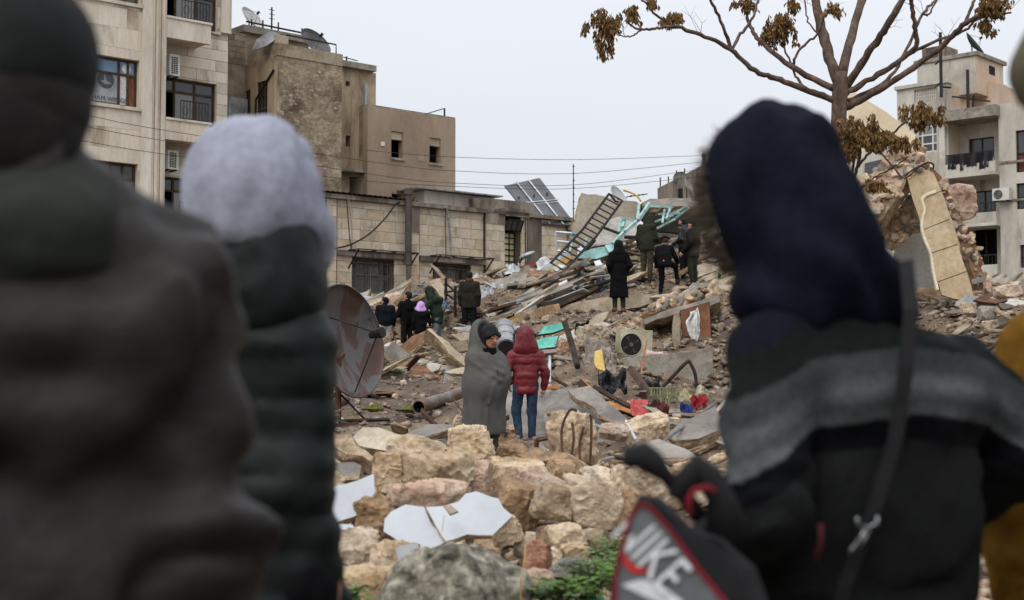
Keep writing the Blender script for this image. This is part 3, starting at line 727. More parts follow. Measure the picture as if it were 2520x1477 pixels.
c_ = T.M @ Vector((T.xz(623, 44, y_ + .5)[0], y_ + .5, T.xz(623, 44, y_ + .5)[1])); dish_parts(e, c_, .52, (.75, -.35, .6), DISHW, mount=(c_.x - .2, c_.y + .3, hz))
e = empty('satellite_dish', 'large dark grey satellite dish behind the railing on the tower roof', 'satellite dish')
y2 = YT + .6; c_ = T.M @ Vector((T.xz(778, 102, y2)[0], y2, T.xz(778, 102, y2)[1])); dish_parts(e, c_, .62, (.62, -.5, .55), DISHM, mount=(c_.x - .1, c_.y + .3, zt_ - 1.0))
piece(rt, 'roof', CONC, (xt + .22, YT + .21, zt_ - .95), (xt1, yb1 + 3, zt_ - .72))
# ---------------------------------------------------------------- narrow wing and brown rendered house
YC, YD = YT + 1.45, YT + .9
Dh = Bld((0, 52.5, 0), SA, 'brown_rendered_house', 'brown rendered house with empty window openings and a drain pipe in its recess')
rd = Dh.root
cx0 = xt1 + .01; cx1 = Dh.xz(909, 177, YC)[0]; zc = Dh.xz(842, 166, YC)[1]
hc = [Dh.rect(851, 199, 861, 213, YC), Dh.rect(851, 333, 862, 362, YC), Dh.rect(860, 434, 908, 500, YC)]
wall(rd, 'wing_wall', BRNP2, cx0, cx1 + .3, 0, zc, YC, .3, hc); piece(rd, 'wing_roof', CONC, (cx0, YC - .25, zc), (cx1 + .15, YC + 4, zc + .22))
for h in hc: room(rd, *h, YC + .32, 1.5)
piece(rd, 'ledge', CONC, (cx0, YC - .4, Dh.xz(870, 428, YC)[1]), (cx1 + .2, YC, Dh.xz(870, 420, YC)[1]))
x, z = Dh.xz(898, 208, YC - .1); bar(rd, 'drain_pipe', GALV, [(x, YC - .14, z), (x, YC - .14, Dh.xz(898, 500, YC)[1])], .07, 8)
dx0, dz = Dh.xz(905, 256, YD); dx1 = Dh.xz(1121, 300, YD)[0]; dz = Dh.xz(1010, 276, YD)[1]
hd = [Dh.rect(963, 322, 992, 391, YD), Dh.rect(1057, 338, 1085, 404, YD), Dh.rect(964, 476, 988, 505, YD)]
wall(rd, 'front_wall', BRNP, dx0, dx1, 0, dz, YD, .3, hd)
wall(rd, 'left_wall', BRNP2, YD + .302, YD + 6, 0, dz, dx0, .3, [], axis='y')
wall(rd, 'right_wall', BRNP, YD + .302, YD + 6, 0, dz, dx1 - .3, .3, [], axis='y')
q0, q1 = Dh.xz(1054, 352, YD + 6)[0], Dh.xz(1069.5, 352, YD + 6)[0]
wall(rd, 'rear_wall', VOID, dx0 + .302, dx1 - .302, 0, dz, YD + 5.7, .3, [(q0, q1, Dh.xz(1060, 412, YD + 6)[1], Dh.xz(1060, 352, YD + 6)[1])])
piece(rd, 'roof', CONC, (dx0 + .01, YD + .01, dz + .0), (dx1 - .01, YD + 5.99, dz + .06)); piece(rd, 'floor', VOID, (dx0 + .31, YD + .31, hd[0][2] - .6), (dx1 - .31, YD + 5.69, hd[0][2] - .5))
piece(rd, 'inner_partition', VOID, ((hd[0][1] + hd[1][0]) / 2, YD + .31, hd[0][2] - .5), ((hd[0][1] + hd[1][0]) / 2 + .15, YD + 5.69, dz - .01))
for h in hd[:2]: piece(rd, 'shutter_box', CONCT, (h[0] + .01, YD + .06, h[3] - .3), (h[1] - .01, YD + .2, h[3] - .01)); piece(rd, 'broken_sill', CONC, (h[0] - .05, YD - .06, h[2] - .08), (h[1] + .05, YD + .02, h[2]))
h = Dh.rect(937, 349, 946, 360, YD); piece(rd, 'plaque', BEIGE, (h[0], YD - .03, h[2]), (h[1], YD + .01, h[3]))
h = Dh.rect(1027, 380, 1042, 397, YD); piece(rd, 'render_patch', CEMST, (h[0], YD - .012, h[2]), (h[1], YD + .01, h[3]))
x, z = Dh.xz(1094, 267, YD + 1); bar(rd, 'roof_post', DARKM, [(x, YD + 1, z), (x, YD + 1, dz)], .035); bar(rd, 'roof_stay', DARKM, [(x, YD + 1, z), Dh.inv @ P(1047, 281, 50.3)], .02)
x, z = Dh.xz(853, 139, YC + 1); bar(rd, 'antenna_mast', DARKM, [(x, YC + 1, z), (x, YC + 1, zc + .2)], .03); x2, z2 = Dh.xz(880, 150, YC + 1); bar(rd, 'antenna_boom', DARKM, [(x - .15, YC + 1, z - .05), (x2, YC + 1, z2)], .02)
# ---------------------------------------------------------------- low ashlar building along the street
YA = -.25
A = Bld((0, 52.5, 0), SA, 'ashlar_stone_building', 'low building of square ashlar blocks with grilled windows, cable loops and a tall stair window')
ra = A.root
Z3 = lambda x, y: (738.3 + .2686 * x, 399.9 + .2686 * y)
def a3(x, y, yy=YA): return A.xz(*Z3(x, y), yy)
ax0 = A.xz(572, 600, YA)[0]; ax1 = a3(2470, 600)[0]
zp = a3(660, 368)[1]
win = []
for (p, q, r_, s_) in ((470, 868, 858, 1192), (1210, 912, 1558, 1192)):
    x0, z1 = a3(p, q); x1, _ = a3(r_, q); z0 = a3(p, s_)[1]; win.append((x0, x1, z0, z1))
win[1] = (win[1][0], win[1][1], win[0][2], win[0][3])
sw = (a3(1860, 495)[0], a3(2010, 495)[0], a3(1900, 1010)[1], a3(1860, 492)[1])
lw = (a3(45, 900)[0] - 1.3, a3(45, 900)[0], win[0][2], win[0][3]); holes = win + [sw, lw]
wall(ra, 'backing_wall', MORT, ax0, ax1, 0, zp, YA, .4, holes)
zledge = win[0][2] - .16
bays = [(ax0, a3(225, 600)[0], 0), (a3(225, 600)[0], a3(327, 600)[0], -.06), (a3(327, 600)[0], a3(985, 600)[0], 0), (a3(985, 600)[0], a3(1082, 600)[0], -.06), (a3(1082, 600)[0], a3(1682, 600)[0], 0), (a3(1682, 600)[0], a3(2066, 600)[0], -.06), (a3(2200, 600)[0], ax1, 0)]
for k, (p, q, off) in enumerate(bays):
    clad(ra, 'ashlar_block', ASHL, p + .03, q - .03, zledge - 1.0, zp, YA + off, .72, .37, holes, 20 + k, .04, .012)
    if off: piece(ra, 'pilaster_core', MORT, (p + .03, YA + off, 0), (q - .03, YA + .01, zp)) if k != 5 else wall(ra, 'pilaster_core', MORT, p + .03, q - .03, 0, zp, YA + off, .055, [sw])
piece(ra, 'stained_pilaster', CEMST, (a3(2068, 600)[0], YA - .1, 0), (a3(2198, 600)[0], YA + .01, zp + .05))
h = (a3(988, 400)[0], a3(1078, 400)[0]); piece(ra, 'cement_patch', CEMST, (h[0], YA - .125, a3(1000, 640)[1]), (h[1], YA - .09, zp))
h = (a3(1684, 400)[0], a3(1860, 400)[0]); piece(ra, 'cement_patch', CEMST, (h[0], YA - .122, a3(1700, 560)[1]), (h[1], YA - .09, zp + .02))
piece(ra, 'coping', CEMST, (ax0, YA - .22, zp), (a3(1690, 400)[0], YA + .4, zp + .15)); piece(ra, 'coping', CEMST, (a3(1800, 400)[0], YA - .2, zp + .02), (ax1, YA + .4, zp + .16))
hp = (a3(1690, 400)[0], a3(2066, 400)[0]); piece(ra, 'stair_parapet', CEMST, (a3(1640, 400, YA + .6)[0], YA + .5, zp + .15), (a3(2145, 400, YA + .5)[0], YA + 2.6, A.xz(*Z3(1900, 345), YA + .5)[1]))
piece(ra, 'stair_lintel', CEMST, (hp[0] + .9, YA - .2, zp - .02), (hp[1] + .02, YA + .5, zp + .28))
for (p, q) in (((ax0), a3(225, 600)[0]), (a3(330, 600)[0], a3(985, 600)[0]), (a3(1088, 600)[0], a3(1680, 600)[0])):
    piece(ra, 'lintel_ledge', CEMST, (p, YA - .16, win[0][3] + .03), (q, YA + .005, win[0][3] + .2))
    piece(ra, 'sill_ledge', ASHL, (p, YA - .15, zledge - .02), (q, YA + .006, zledge + .14))
GRL = mk('grey_iron_grille', (112,108,100), (84,80,74), (140,136,128), sc=5, bump=.1, var=.05, metal=.3)
SHUT = mk('grey_shutter', (100,95,86), (78,73,66), (120,114,104), sc=2, bump=.2, var=.05)
for (x0, x1, z0, z1) in win + [lw]:
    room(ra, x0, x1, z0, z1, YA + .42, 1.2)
    wn = window(ra, x0, x1, z0, z1, YA + .28, (0, .2, .5, .8, 1), (0, .45, 1), SHUT, GLD, .1, .06)
    gm = MB(); yy = YA + .12; W_, H_ = x1 - x0, z1 - z0
    for t in (0.01, .5, .99): gm.tube([(x0 + W_*t, yy, z0), (x0 + W_*t, yy, z1)], .022, 4)
    for t in (.02, .52, .86, .97): gm.tube([(x0, yy, z0 + H_*t), (x1, yy, z0 + H_*t)], .018, 4)
    for half in (0, .5):
        for t in (.05, .1, .15, .2, .25, .3, .35, .4, .45):
            gm.tube([(x0 + W_*(half+t), yy, z0), (x0 + W_*(half+t), yy, z0 + H_*(.52 if t not in (.05, .1, .4, .45) else .97))], .009, 4)
        cx_ = x0 + W_*(half + .27)
        for rr in (.16, .1): gm.tube([(cx_ + rr*W_*.8*math.cos(t), yy, z0 + H_*.62 + rr*W_*1.4*math.sin(t)) for t in np.linspace(0, math.pi, 12)], .012, 4)
        for zz in (.12, .2): gm.tube([(x0 + W_*(half+.3), yy, z0 + H_*zz), (x0 + W_*(half+.42), yy, z0 + H_*zz)], .01, 4)
    gm.build('iron_grille', GRL, ra)
for (x0, x1, z0, z1) in win:   # awning frames on brackets
    am = MB(); zt2 = z1 + .22; p = x0 - .25; q = x1 + .55
    for yy in (YA - .2, YA - .75): am.tube([(p, yy, zt2), (q, yy, zt2)], .022, 5)
    for t in (0, .33, .66, 1): am.tube([(p + (q-p)*t, YA - .2, zt2), (p + (q-p)*t, YA - .75, zt2)], .018, 5)
    for t in (.02, .98): am.tube([(p + (q-p)*t, YA - .75, zt2), (p + (q-p)*t, YA - .12, zt2 - .62)], .03, 5)
    am.build('awning_frame', DARKM, ra)
room(ra, *sw, YA + .42, 1.0)
nr = 7; zs0, zs1 = sw[2], sw[3] - .55
window(ra, sw[0], sw[1], zs0, zs1, YA + .26, (0, .33, .66, 1), tuple(i / nr for i in range(nr + 1)), DARKM, GLY, .05, .05)
vt = window(ra, sw[0] + .01, sw[1] - .01, 0, .45, 0, (0, .33, .66, 1), (0, 1), DARKM, GLD, .04, .04); vt.location = (0, YA - .12, zs1 + .0); vt.rotation_euler = (R(24), 0, 0); vt.name = 'tilted_vent'
# cast pipe, cables, roof sheets
xq = a3(948, 400)[0]; yq = YA - .3
mb = MB(); zt2 = a3(945, 252)[1]; zb2 = a3(950, 938)[1]
mb.tube([(xq, yq, zb2), (xq, yq, zt2)], .12, 12); mb.tube([(xq, yq, zt2 - .2), (xq, yq, zt2 + .02)], .155, 12); mb.tube([(xq, yq, zb2 - .02), (xq, yq, zb2 + .2)], .14, 12); mb.build('cast_pipe', mk('brown_cast_pipe', (84,76,70), bump=.2), ra, smooth=False)
mb = MB(); mb.tube([(xq + .02, yq, 0), (xq + .02, yq, zb2 - .021)], .1, 12); mb.build('downpipe', CEMST, ra)
def cable(root, pts, r_, mat, name='cable', sub=6):
    pts = [Vector(p) for p in pts]; o = []
    for i in range(len(pts) - 1):
        p0, p1, p2, p3 = pts[max(i-1, 0)], pts[i], pts[i+1], pts[min(i+2, len(pts)-1)]
        for k in range(sub):
            t = k / sub; o.append(.5 * ((2*p1) + (p2-p0)*t + (2*p0-5*p1+4*p2-p3)*t*t + (3*p1-p0-3*p2+p3)*t**3))
    o.append(pts[-1]); mb = MB(); mb.tube(o, r_, 5); return mb.build(name, mat, root)
L3 = lambda pts, yy: [(a3(x, y, yy)[0], yy, a3(x, y, yy)[1]) for x, y in pts]
cable(ra, L3([(150, 795), (330, 785), (480, 745), (640, 650), (790, 500), (870, 390), (915, 365)], YA - .25), .03, DARKM)
cable(ra, L3([(425, 318), (440, 500), (455, 680), (468, 800)], YA - .2), .018, DARKM)
cable(ra, L3([(420, 315), (445, 350), (462, 470), (475, 600), (475, 790)], YA - .22), .024, CEMST)
cable(ra, L3([(1318, 412), (1345, 430), (1365, 560), (1378, 700), (1385, 880)], YA - .22), .04, GALV)
cable(ra, L3([(1335, 430), (1332, 600), (1338, 870)], YA - .2), .016, DARKM)
cable(ra, L3([(990, 400), (992, 700), (995, 880)], YA - .14), .02, DARKM); cable(ra, L3([(1683, 490), (1684, 800), (1686, 1090)], YA - .14), .025, DARKM); cable(ra, L3([(2065, 440), (2066, 700), (2068, 940)], YA - .14), .022, DARKM)
cable(ra, L3([(118, 893), (123, 960), (121, 1040)], YA - .12), .02, RUST)
cs = MB(); x0 = ax0 + .5; x1 = a3(990, 380)[0]; n = 60
for i in range(n):
    xa = x0 + (x1 - x0) * i / n; xb = x0 + (x1 - x0) * (i + 1) / n; za = .05 * (i % 2); zb = .05 * ((i + 1) % 2)
    cs.add([(xa, YA - .3, zp + .17 + za), (xb, YA - .3, zp + .17 + zb), (xb, YA + 1.2, zp + .35 + zb), (xa, YA + 1.2, zp + .35 + za)], [(0, 1, 2, 3), (3, 2, 1, 0)])
cs.build('corrugated_sheet', DARKM, ra)
x0, z1 = A.xz(*Z3(1140, 250), YA + 1.2); x1 = A.xz(*Z3(1760, 300), YA + 1.2)[0]
piece(ra, 'roof_shed', GRYR, (x0, YA + 1.2, zp - .3), (x1, YA + 3, z1 - .02)); mb = MB(); mb.box((x0 - .5, YA + .9, z1), (x1 + .3, YA + 3.2, z1 + .05)); mb.build('shed_roof_sheet', GALV, ra)
piece(ra, 'roof', CONC, (ax0, YA + .41, zp - .3), (ax1, YA + 4.5, zp - .1))
mb = MB()
for k in range(7):
    q = [A.inv @ P(*Z3(960 + 18 * k + rng.uniform(-10, 10), 330 + rng.uniform(-15, 40)), 49.6 + rng.uniform(-.1, .1)) for _ in range(3)]; mb.tube(q, .035, 5)
mb.build('twisted_brackets', RUST, ra)
# pilaster capital stub and standing rail at the far end
mb = MB(); x, z = a3(2480, 560); 
for k, rr in enumerate((.32, .26, .3, .2, .24, .2)): mb.tube([(x, YA - .1, z - k * .32), (x, YA - .1, z - k * .32 - .3)], rr, 10)
mb.build('fluted_corbel', CEMST, ra)
# ---------------------------------------------------------------- solar panels on the roof
SOL = mk('solar_panel_back', (84,85,88), (72,73,76), (96,97,100), sc=2, bump=.05, var=.1, rough=.5); ALU = mk('aluminium', (186,190,194), bump=.05, metal=.4, rough=.4)
e = empty('solar_array', 'tilted rack of dark solar panels with pale rails on the roof', 'solar panels')
pl = P(1328, 490, 56); cor = {}
nn = None
tl, tr, br, bl = P(1240, 456, 55.0), P(1327, 436, 56.3), P(1420, 556, 53.9), P(1318, 552, 52.8)
def bil(s, t): return tl * (1-s) * (1-t) + tr * s * (1-t) + br * s * t + bl * (1-s) * t
nrm = (tr - tl).cross(bl - tl).normalized()
if nrm.y > 0: nrm = -nrm
for i in range(3):
    for j in range(2):
        q = [bil((i + .02) / 3, (j + .03) / 2), bil((i + .98) / 3, (j + .03) / 2), bil((i + .98) / 3, (j + .97) / 2), bil((i + .02) / 3, (j + .97) / 2)]
        mb = MB(); mb.add(q + [p - nrm * .05 for p in q], [(0,1,2,3),(7,6,5,4),(0,4,5,1),(1,5,6,2),(2,6,7,3),(3,7,4,0)]); mb.build('panel', SOL, e)
for s_ in (.34, .67): mb = MB(); mb.tube([bil(s_, -.0) + nrm * .04, bil(s_, 1.0) + nrm * .04], .035, 4); mb.build('rail', ALU, e)
for t_ in (.5,): mb = MB(); mb.tube([bil(0, t_) + nrm * .05, bil(1, t_) + nrm * .05], .03, 4); mb.build('rail', ALU, e)
for s_ in (.1, .5, .85):
    q = bil(s_, .35) + nrm * .08; mb = MB(); mb.tube([q, (q.x, q.y, zp + .1)], .04, 5); mb.build('leg', mk('blue_steel', (60,70,100), bump=.1), e)
# ---------------------------------------------------------------- far rooftop with two dishes, pole and wires
fb = empty('far_rooftop_house', 'weathered grey rooftop house with dark streaks far behind the collapse', 'building')
D5 = 62
q0, q1 = P(1618, 464, D5), P(1770, 440, D5 - 6)
mb = MB(); th = Vector((.6, 4, 0)); zz = 0
mb.add([(q0.x,q0.y,0),(q1.x,q1.y,0),(q1.x,q1.y,q0.z+.5),(q0.x,q0.y,q0.z),(q0.x+.6,q0.y+4,0),(q1.x+.6,q1.y+4,0),(q1.x+.6,q1.y+4,q0.z+.5),(q0.x+.6,q0.y+4,q0.z)], [(0,1,2,3),(5,4,7,6),(3,2,6,7),(4,0,3,7),(1,5,6,2)])
mb.build('wall', CEMST, fb)
mb = MB(); a_, b_ = P(1668, 466, D5 - 2.3), P(1694, 488, D5 - 3.3); mb.box((a_.x, a_.y - .3, b_.z), (b_.x, a_.y + .1, a_.z)); mb.build('doorway', VOID, fb)
for k in range(6): q = P(1625 + 20 * k, 462 - 3 * k, D5 - .5 * k); mb = MB(); mb.tube([q, q + Vector((0, 0, rng.uniform(.3, .7)))], .03, 4); mb.build('reinforcing_bar', RUST, fb)
e = empty('satellite_dish', 'round dark satellite dish facing the sky on the far grey rooftop house', 'satellite dish'); c_ = P(1673, 436, 60); dish_parts(e, c_, .29 * 1.0, (-.2, -.8, .45), DISHM, mount=(c_.x, c_.y + .2, P(1673, 466, 60).z), arm=False)
e = empty('satellite_dish', 'pale satellite dish seen edge-on beside the round dark dish', 'satellite dish'); c_ = P(1698, 458, 58); dish_parts(e, c_, .45, (.8, -.3, .35), DISHW, mount=(c_.x - .1, c_.y + .3, c_.z - .8), arm=False)
e = empty('utility_pole', 'thin dark utility pole with cross arms carrying the wires', 'utility pole'); q = P(1733, 378, 58)
bar(e, 'pole', DARKM, [(q.x, q.y, 0), q], .09, 8)
for k in range(4): zz = q.z - .1 - k * .33; bar(e, 'cross_arm', DARKM, [(q.x - .12, q.y, zz), (q.x + .35, q.y, zz)], .035, 5); bar(e, 'insulator', DARKM, [(q.x + .3, q.y, zz), (q.x + .3, q.y, zz + .14)], .05, 6)
WIRES = [[(900,370,46),(1122,387,49),(1420,393,54),(1730,383,58)],
         [(-250,190,36),(120,266,38.5),(229,287,39.5),(406,321,41),(926,400,46.5),(1122,421,49),(1415,427,53.5),(1730,399,58)],
         [(-250,222,36),(110,293,38.5),(217,313,39.5),(406,347,41),(915,429,46.5),(1122,451,49),(1415,455,53.5),(1730,416,58)],
         [(-250,252,36),(100,327,38.5),(204,347,39.5),(406,380,41),(846,440,46),(1122,459,49),(1415,464,53.5),(1730,434,58)]]
wl = ['topmost thin wire running from the utility pole to the brown house', 'second wire from the top crossing the sky towards the stone apartment block', 'third wire from the top, dotted with small splices', 'lowest of the wires between the utility pole and the stone block']
for wr, lb in zip(WIRES, wl):
    o = cable(None, [P(*q) for q in wr], .009, DARKM, 'overhead_wire', 8); tag(o, lb, 'wire', 'overhead wires')
e = empty('antenna_mast', 'tall thin lattice antenna mast rising behind the solar panels', 'antenna'); q = P(1411, 404, 55)
bar(e, 'mast', DARKM, [(q.x, q.y, zp), q], .022, 5)
for k in range(7): zz = q.z - .1 - k * .28; bar(e, 'rung', DARKM, [(q.x - .04, q.y, zz), (q.x + .06, q.y, zz)], .015, 4)
# ---------------------------------------------------------------- apartment block on the right
E = Bld((0, 0, 0), 0, None, None)
ea = -math.atan(.93); pe = P(2400, 500, 78)
E = Bld((pe.x, pe.y, 0), ea, 'grey_apartment_block', 'weathered grey apartment block with laundry on a balcony and a stair tower')
re = E.root
def ez(u, v, y=0): return E.xz(u, v, y)
s0 = ez(2208, 300)[0]; s1 = ez(2333, 300)[0]; s2 = ez(2457, 300)[0]; s3 = ez(2660, 300)[0]
zt1 = ez(2270, 213)[1]
gh = E.rect(2255, 293, 2307, 372); gh2 = (gh[0], gh[1], gh[2] - 6.2, gh[3] - 6.2); lat = E.rect(2249, 222, 2305, 248)
wall(re, 'stair_tower', GRYR2, s0, s1, 0, zt1, 0, .4, [gh, gh2, lat])
wall(re, 'stair_side', PINKR, .4, 8, 0, zt1, s1 - .4, .4, [], axis='y')
piece(re, 'stair_edge_rib', GRYR2, (s1 - .45, -.25, 0), (s1 - .1, .0, zt1 - .2)); piece(re, 'tower_cap', GRYR2, (s0 - .1, -.15, zt1), (s1 + .1, .5, zt1 + .2))
for g_ in (gh, gh2): room(re, *g_, .42, 1.2); window(re, *g_, .1, (0, .25, .75, 1), (0, .25, .5, .75, 1), ACW, lambda i, j: GLD if (i + j) % 3 else GLG, .08)
room(re, *lat, .42, .8)
mb = MB()
for i in range(13): x = lat[0] + (lat[1] - lat[0]) * i / 12; mb.box((x - .04, .1, lat[2]), (x + .04, .2, lat[3]))
for i in range(5): z = lat[2] + (lat[3] - lat[2]) * i / 4; mb.box((lat[0], .12, z - .04), (lat[1], .18, z + .04))
mb.build('vent_lattice', GRYR2, re)
# penthouse
px0, pz = ez(2257, 168, 1.5); px1, pz2 = ez(2402, 132, 1.5)
mb = MB(); mb.box((px0, 1.5, zt1 - .5), (px1, 5.2, pz + .2)); mb.build('penthouse', PINKR, re); piece(re, 'penthouse_roof', CONC, (px0 - .15, 1.35, pz + .2), (px1 + .15, 5.4, pz + .42))
piece(re, 'penthouse_shadow_face', GRYR, (px0 + .02, 1.46, zt1 - .5), (px1 - .02, 1.5, pz + .15)); piece(re, 'penthouse_vent', VOID, (px1 - .02, 3.2, pz - .6), (px1 + .02, 4.0, pz - .1))  # thin grey sheet colours the penthouse front as if in shade
q = ez(2300, 150, 2.5); piece(re, 'roof_tank', CEMST, (ez(2275, 150, 2.5)[0], 2.2, pz + .4), (ez(2330, 150, 2.5)[0], 4, pz + 1.3))
# recessed balcony bay
wb = [E.rect(2384, 343, 2447, 386, 1.5), E.rect(2395, 472, 2451, 528, 1.5), E.rect(2397, 565, 2455, 660, 1.5)]
zroof = ez(2400, 290)[1]
wall(re, 'bay_wall', GRYR2, s1, s2 + .2, 0, zroof, 1.5, .3, wb)
for k, h in enumerate(wb): room(re, *h, 1.82, 1.0); window(re, *h, 1.6, (0, .5, 1), (0, 1), DARKM, GLD if k < 2 else None, .07)
piece(re, 'canopy', CONC, (s1 - .1, -.6, zroof - .1), (s2 + .1, 1.9, zroof + .5))
for k, (va, vb) in enumerate(((402, 436), (527, 560), (655, 690))):
    zb_, zt2 = ez(2400, vb)[1], ez(2400, va)[1]; mb = MB(); mb.box((s1 + .02, -.5, zb_), (s2 - .02, 1.49, zb_ + .18)); mb.build('balcony_slab', GRYR2, re)
    piece(re, 'balcony_parapet', GRYR2, (s1 + .02, -.5, zb_ + .18), (s2 - .02, -.38, zt2))
    mb = MB()
    for i in range(14): x = s1 + .1 + (s2 - s1 - .2) * i / 13; mb.box((x - .015, -.45, zt2), (x + .015, -.42, zt2 + .55))
    mb.box((s1 + .05, -.46, zt2 + .52), (s2 - .05, -.41, zt2 + .57)); mb.build('railing', DARKM, re)
    if k == 0:
        r = random.Random(3)
        for i in range(11):
            x = s1 + .3 + i * (s2 - s1 - .6) / 10; w_ = r.uniform(.22, .4); hh = r.uniform(.5, 1.0); mb = MB(); n = 5
            for a_ in range(n):
                for b_ in range(4): pass
            vs_ = [(x + w_ * (a_ / (n-1) - .5), -.52 + .03 * math.sin(a_ * 2 + b_), zt2 + .5 - hh * b_ / 3) for b_ in range(4) for a_ in range(n)]
            mb.add(vs_, [(b_*n + a_, b_*n + a_ + 1, (b_+1)*n + a_ + 1, (b_+1)*n + a_) for b_ in range(3) for a_ in range(n-1)])
            o = mb.build('laundry', BLACKF if i % 3 else mk('dark_grey_cloth', (48,48,52), bump=.2), None); o.matrix_world = E.M; tag(o, 'dark garment drying on the railing of the grey block balcony', 'laundry', 'laundry on the balcony railing')
# right block
zr3 = ez(2500, 252)[1]
h3 = [E.rect(2499, 322, 2570, 418), E.rect(2501, 452, 2570, 510), E.rect(2510, 603, 2570, 656)]
wall(re, 'right_wall', GRYR2, s2, s3, 0, zr3, 0, .4, h3); wall(re, 'right_return', GRYR2, .402, 1.52, 0, zr3, s2, .3, [], axis='y')
for k, h in enumerate(h3): room(re, *h, .42, 1); window(re, *h, .12, (0, .33, .66, 1), (0, .45, 1), DARKM, (lambda i, j, k=k: mk('red_brown_shutter', (90,56,46), bump=.2) if (k == 0 and j == 0) else GLD), .08)
for v in (495, 400): z = ez(2500, v)[1]; piece(re, 'string_course', CEMST, (s2 + .01, -.06, z), (s3, .002, z + .12))
x, z = ez(2472, 495); ac_unit('air_conditioner', 'white air conditioner bracketed on the grey block beside the dark window', E.M @ Matrix.Translation((x, -.5, z)), .95, .68, .4, ACW)
e = empty('satellite_dish', 'dark green satellite dish on the penthouse roof of the grey block', 'satellite dish'); c_ = E.M @ Vector((ez(2400, 105, 2.5)[0], 2.5, ez(2400, 105, 2.5)[1])); dish_parts(e, c_, .78, (.55, -.35, .45), mk('dark_green_metal', (52,64,60), bump=.1), mount=(c_.x - .2, c_.y, (E.M @ Vector((0, 0, pz + .4))).z), arm=True)
for k, (u, v0, v1) in enumerate(((2314, 80, 240), (2381, 172, 288))):
    e = empty('antenna_mast', ['dark mast with small dangling fittings in front of the stair tower', 'dark mast with a cross bar above the balcony canopy'][k], 'antenna'); yy = -.6 if k == 0 else .6; x, z = ez(u, v0, yy); z2 = ez(u, v1, yy)[1]
    e.matrix_world = E.M; bar(e, 'mast', DARKM, [(x, yy, z), (x, yy, z2)], .09, 6)
    if k: bar(e, 'cross_bar', DARKM, [(x - 1.0, yy, z - 1.4), (x + 1.3, yy, z - 2.0)], .05, 5); bar(e, 'hanging_fitting', DARKM, [(x + .35, yy, z - 1.5), (x + .25, yy, z - 2.6)], .07, 4)
    else:
        for q in range(3): bar(e, 'insulator', DARKM, [(x - .05, yy, z - .3 - q * 1.3), (x - .35, yy, z - .5 - q * 1.3)], .05, 5)
        bar(e, 'wall_bracket', DARKM, [(x, yy, z2 + .6), (x + .3, 0, z2 + .6)], .06, 5)
piece(re, 'rear_wall', PINKR, (s1 + .1, 7.5, 0), (s3, 8, zt1 - 2)); wall(re, 'upper_side', PINKR, 1.9, 7.6, zroof + .5, zroof + 3.2, s1 - .02, .3, [], axis='y'); 
q = ez(2395, 230, 4); piece(re, 'upper_storey', PINKR, (s1 + .1, 3.0, zroof + .5), (ez(2440, 250, 3)[0], 7.4, ez(2400, 205, 3)[1])); piece(re, 'low_parapet', CEMST, (ez(2440, 250, 3)[0], 3.0, zroof), (s2 + 1.5, 7, zroof + 1.0))
# beige building behind the tree
fe = empty('beige_building', 'plain beige building with a sloping roof edge behind the tree', 'building')
pts = [(2086, 216), (2110, 232), (2180, 275), (2252, 330), (2300, 420), (2300, 900), (2086, 900)]
o = px_slab('gable_wall', pts, 66, (-.24, -1, 0), 5, [BEIGE, BEIGE], fe, jag=0, step=50, rough=0, bevel=0)
o = px_slab('lower_wall', [(2075, 385), (2200, 352), (2235, 400), (2235, 900), (2060, 900)], 58, (-.24, -1, 0), 4, [GRYR2, GRYR2], fe, jag=0, step=50, rough=0, bevel=0)
o = px_slab('window', [(2128, 402), (2171, 392), (2171, 425), (2128, 432)], 57.9, (-.35, -1, 0), .1, [GLD, GLD], fe, jag=0, step=50, rough=0, bevel=0)
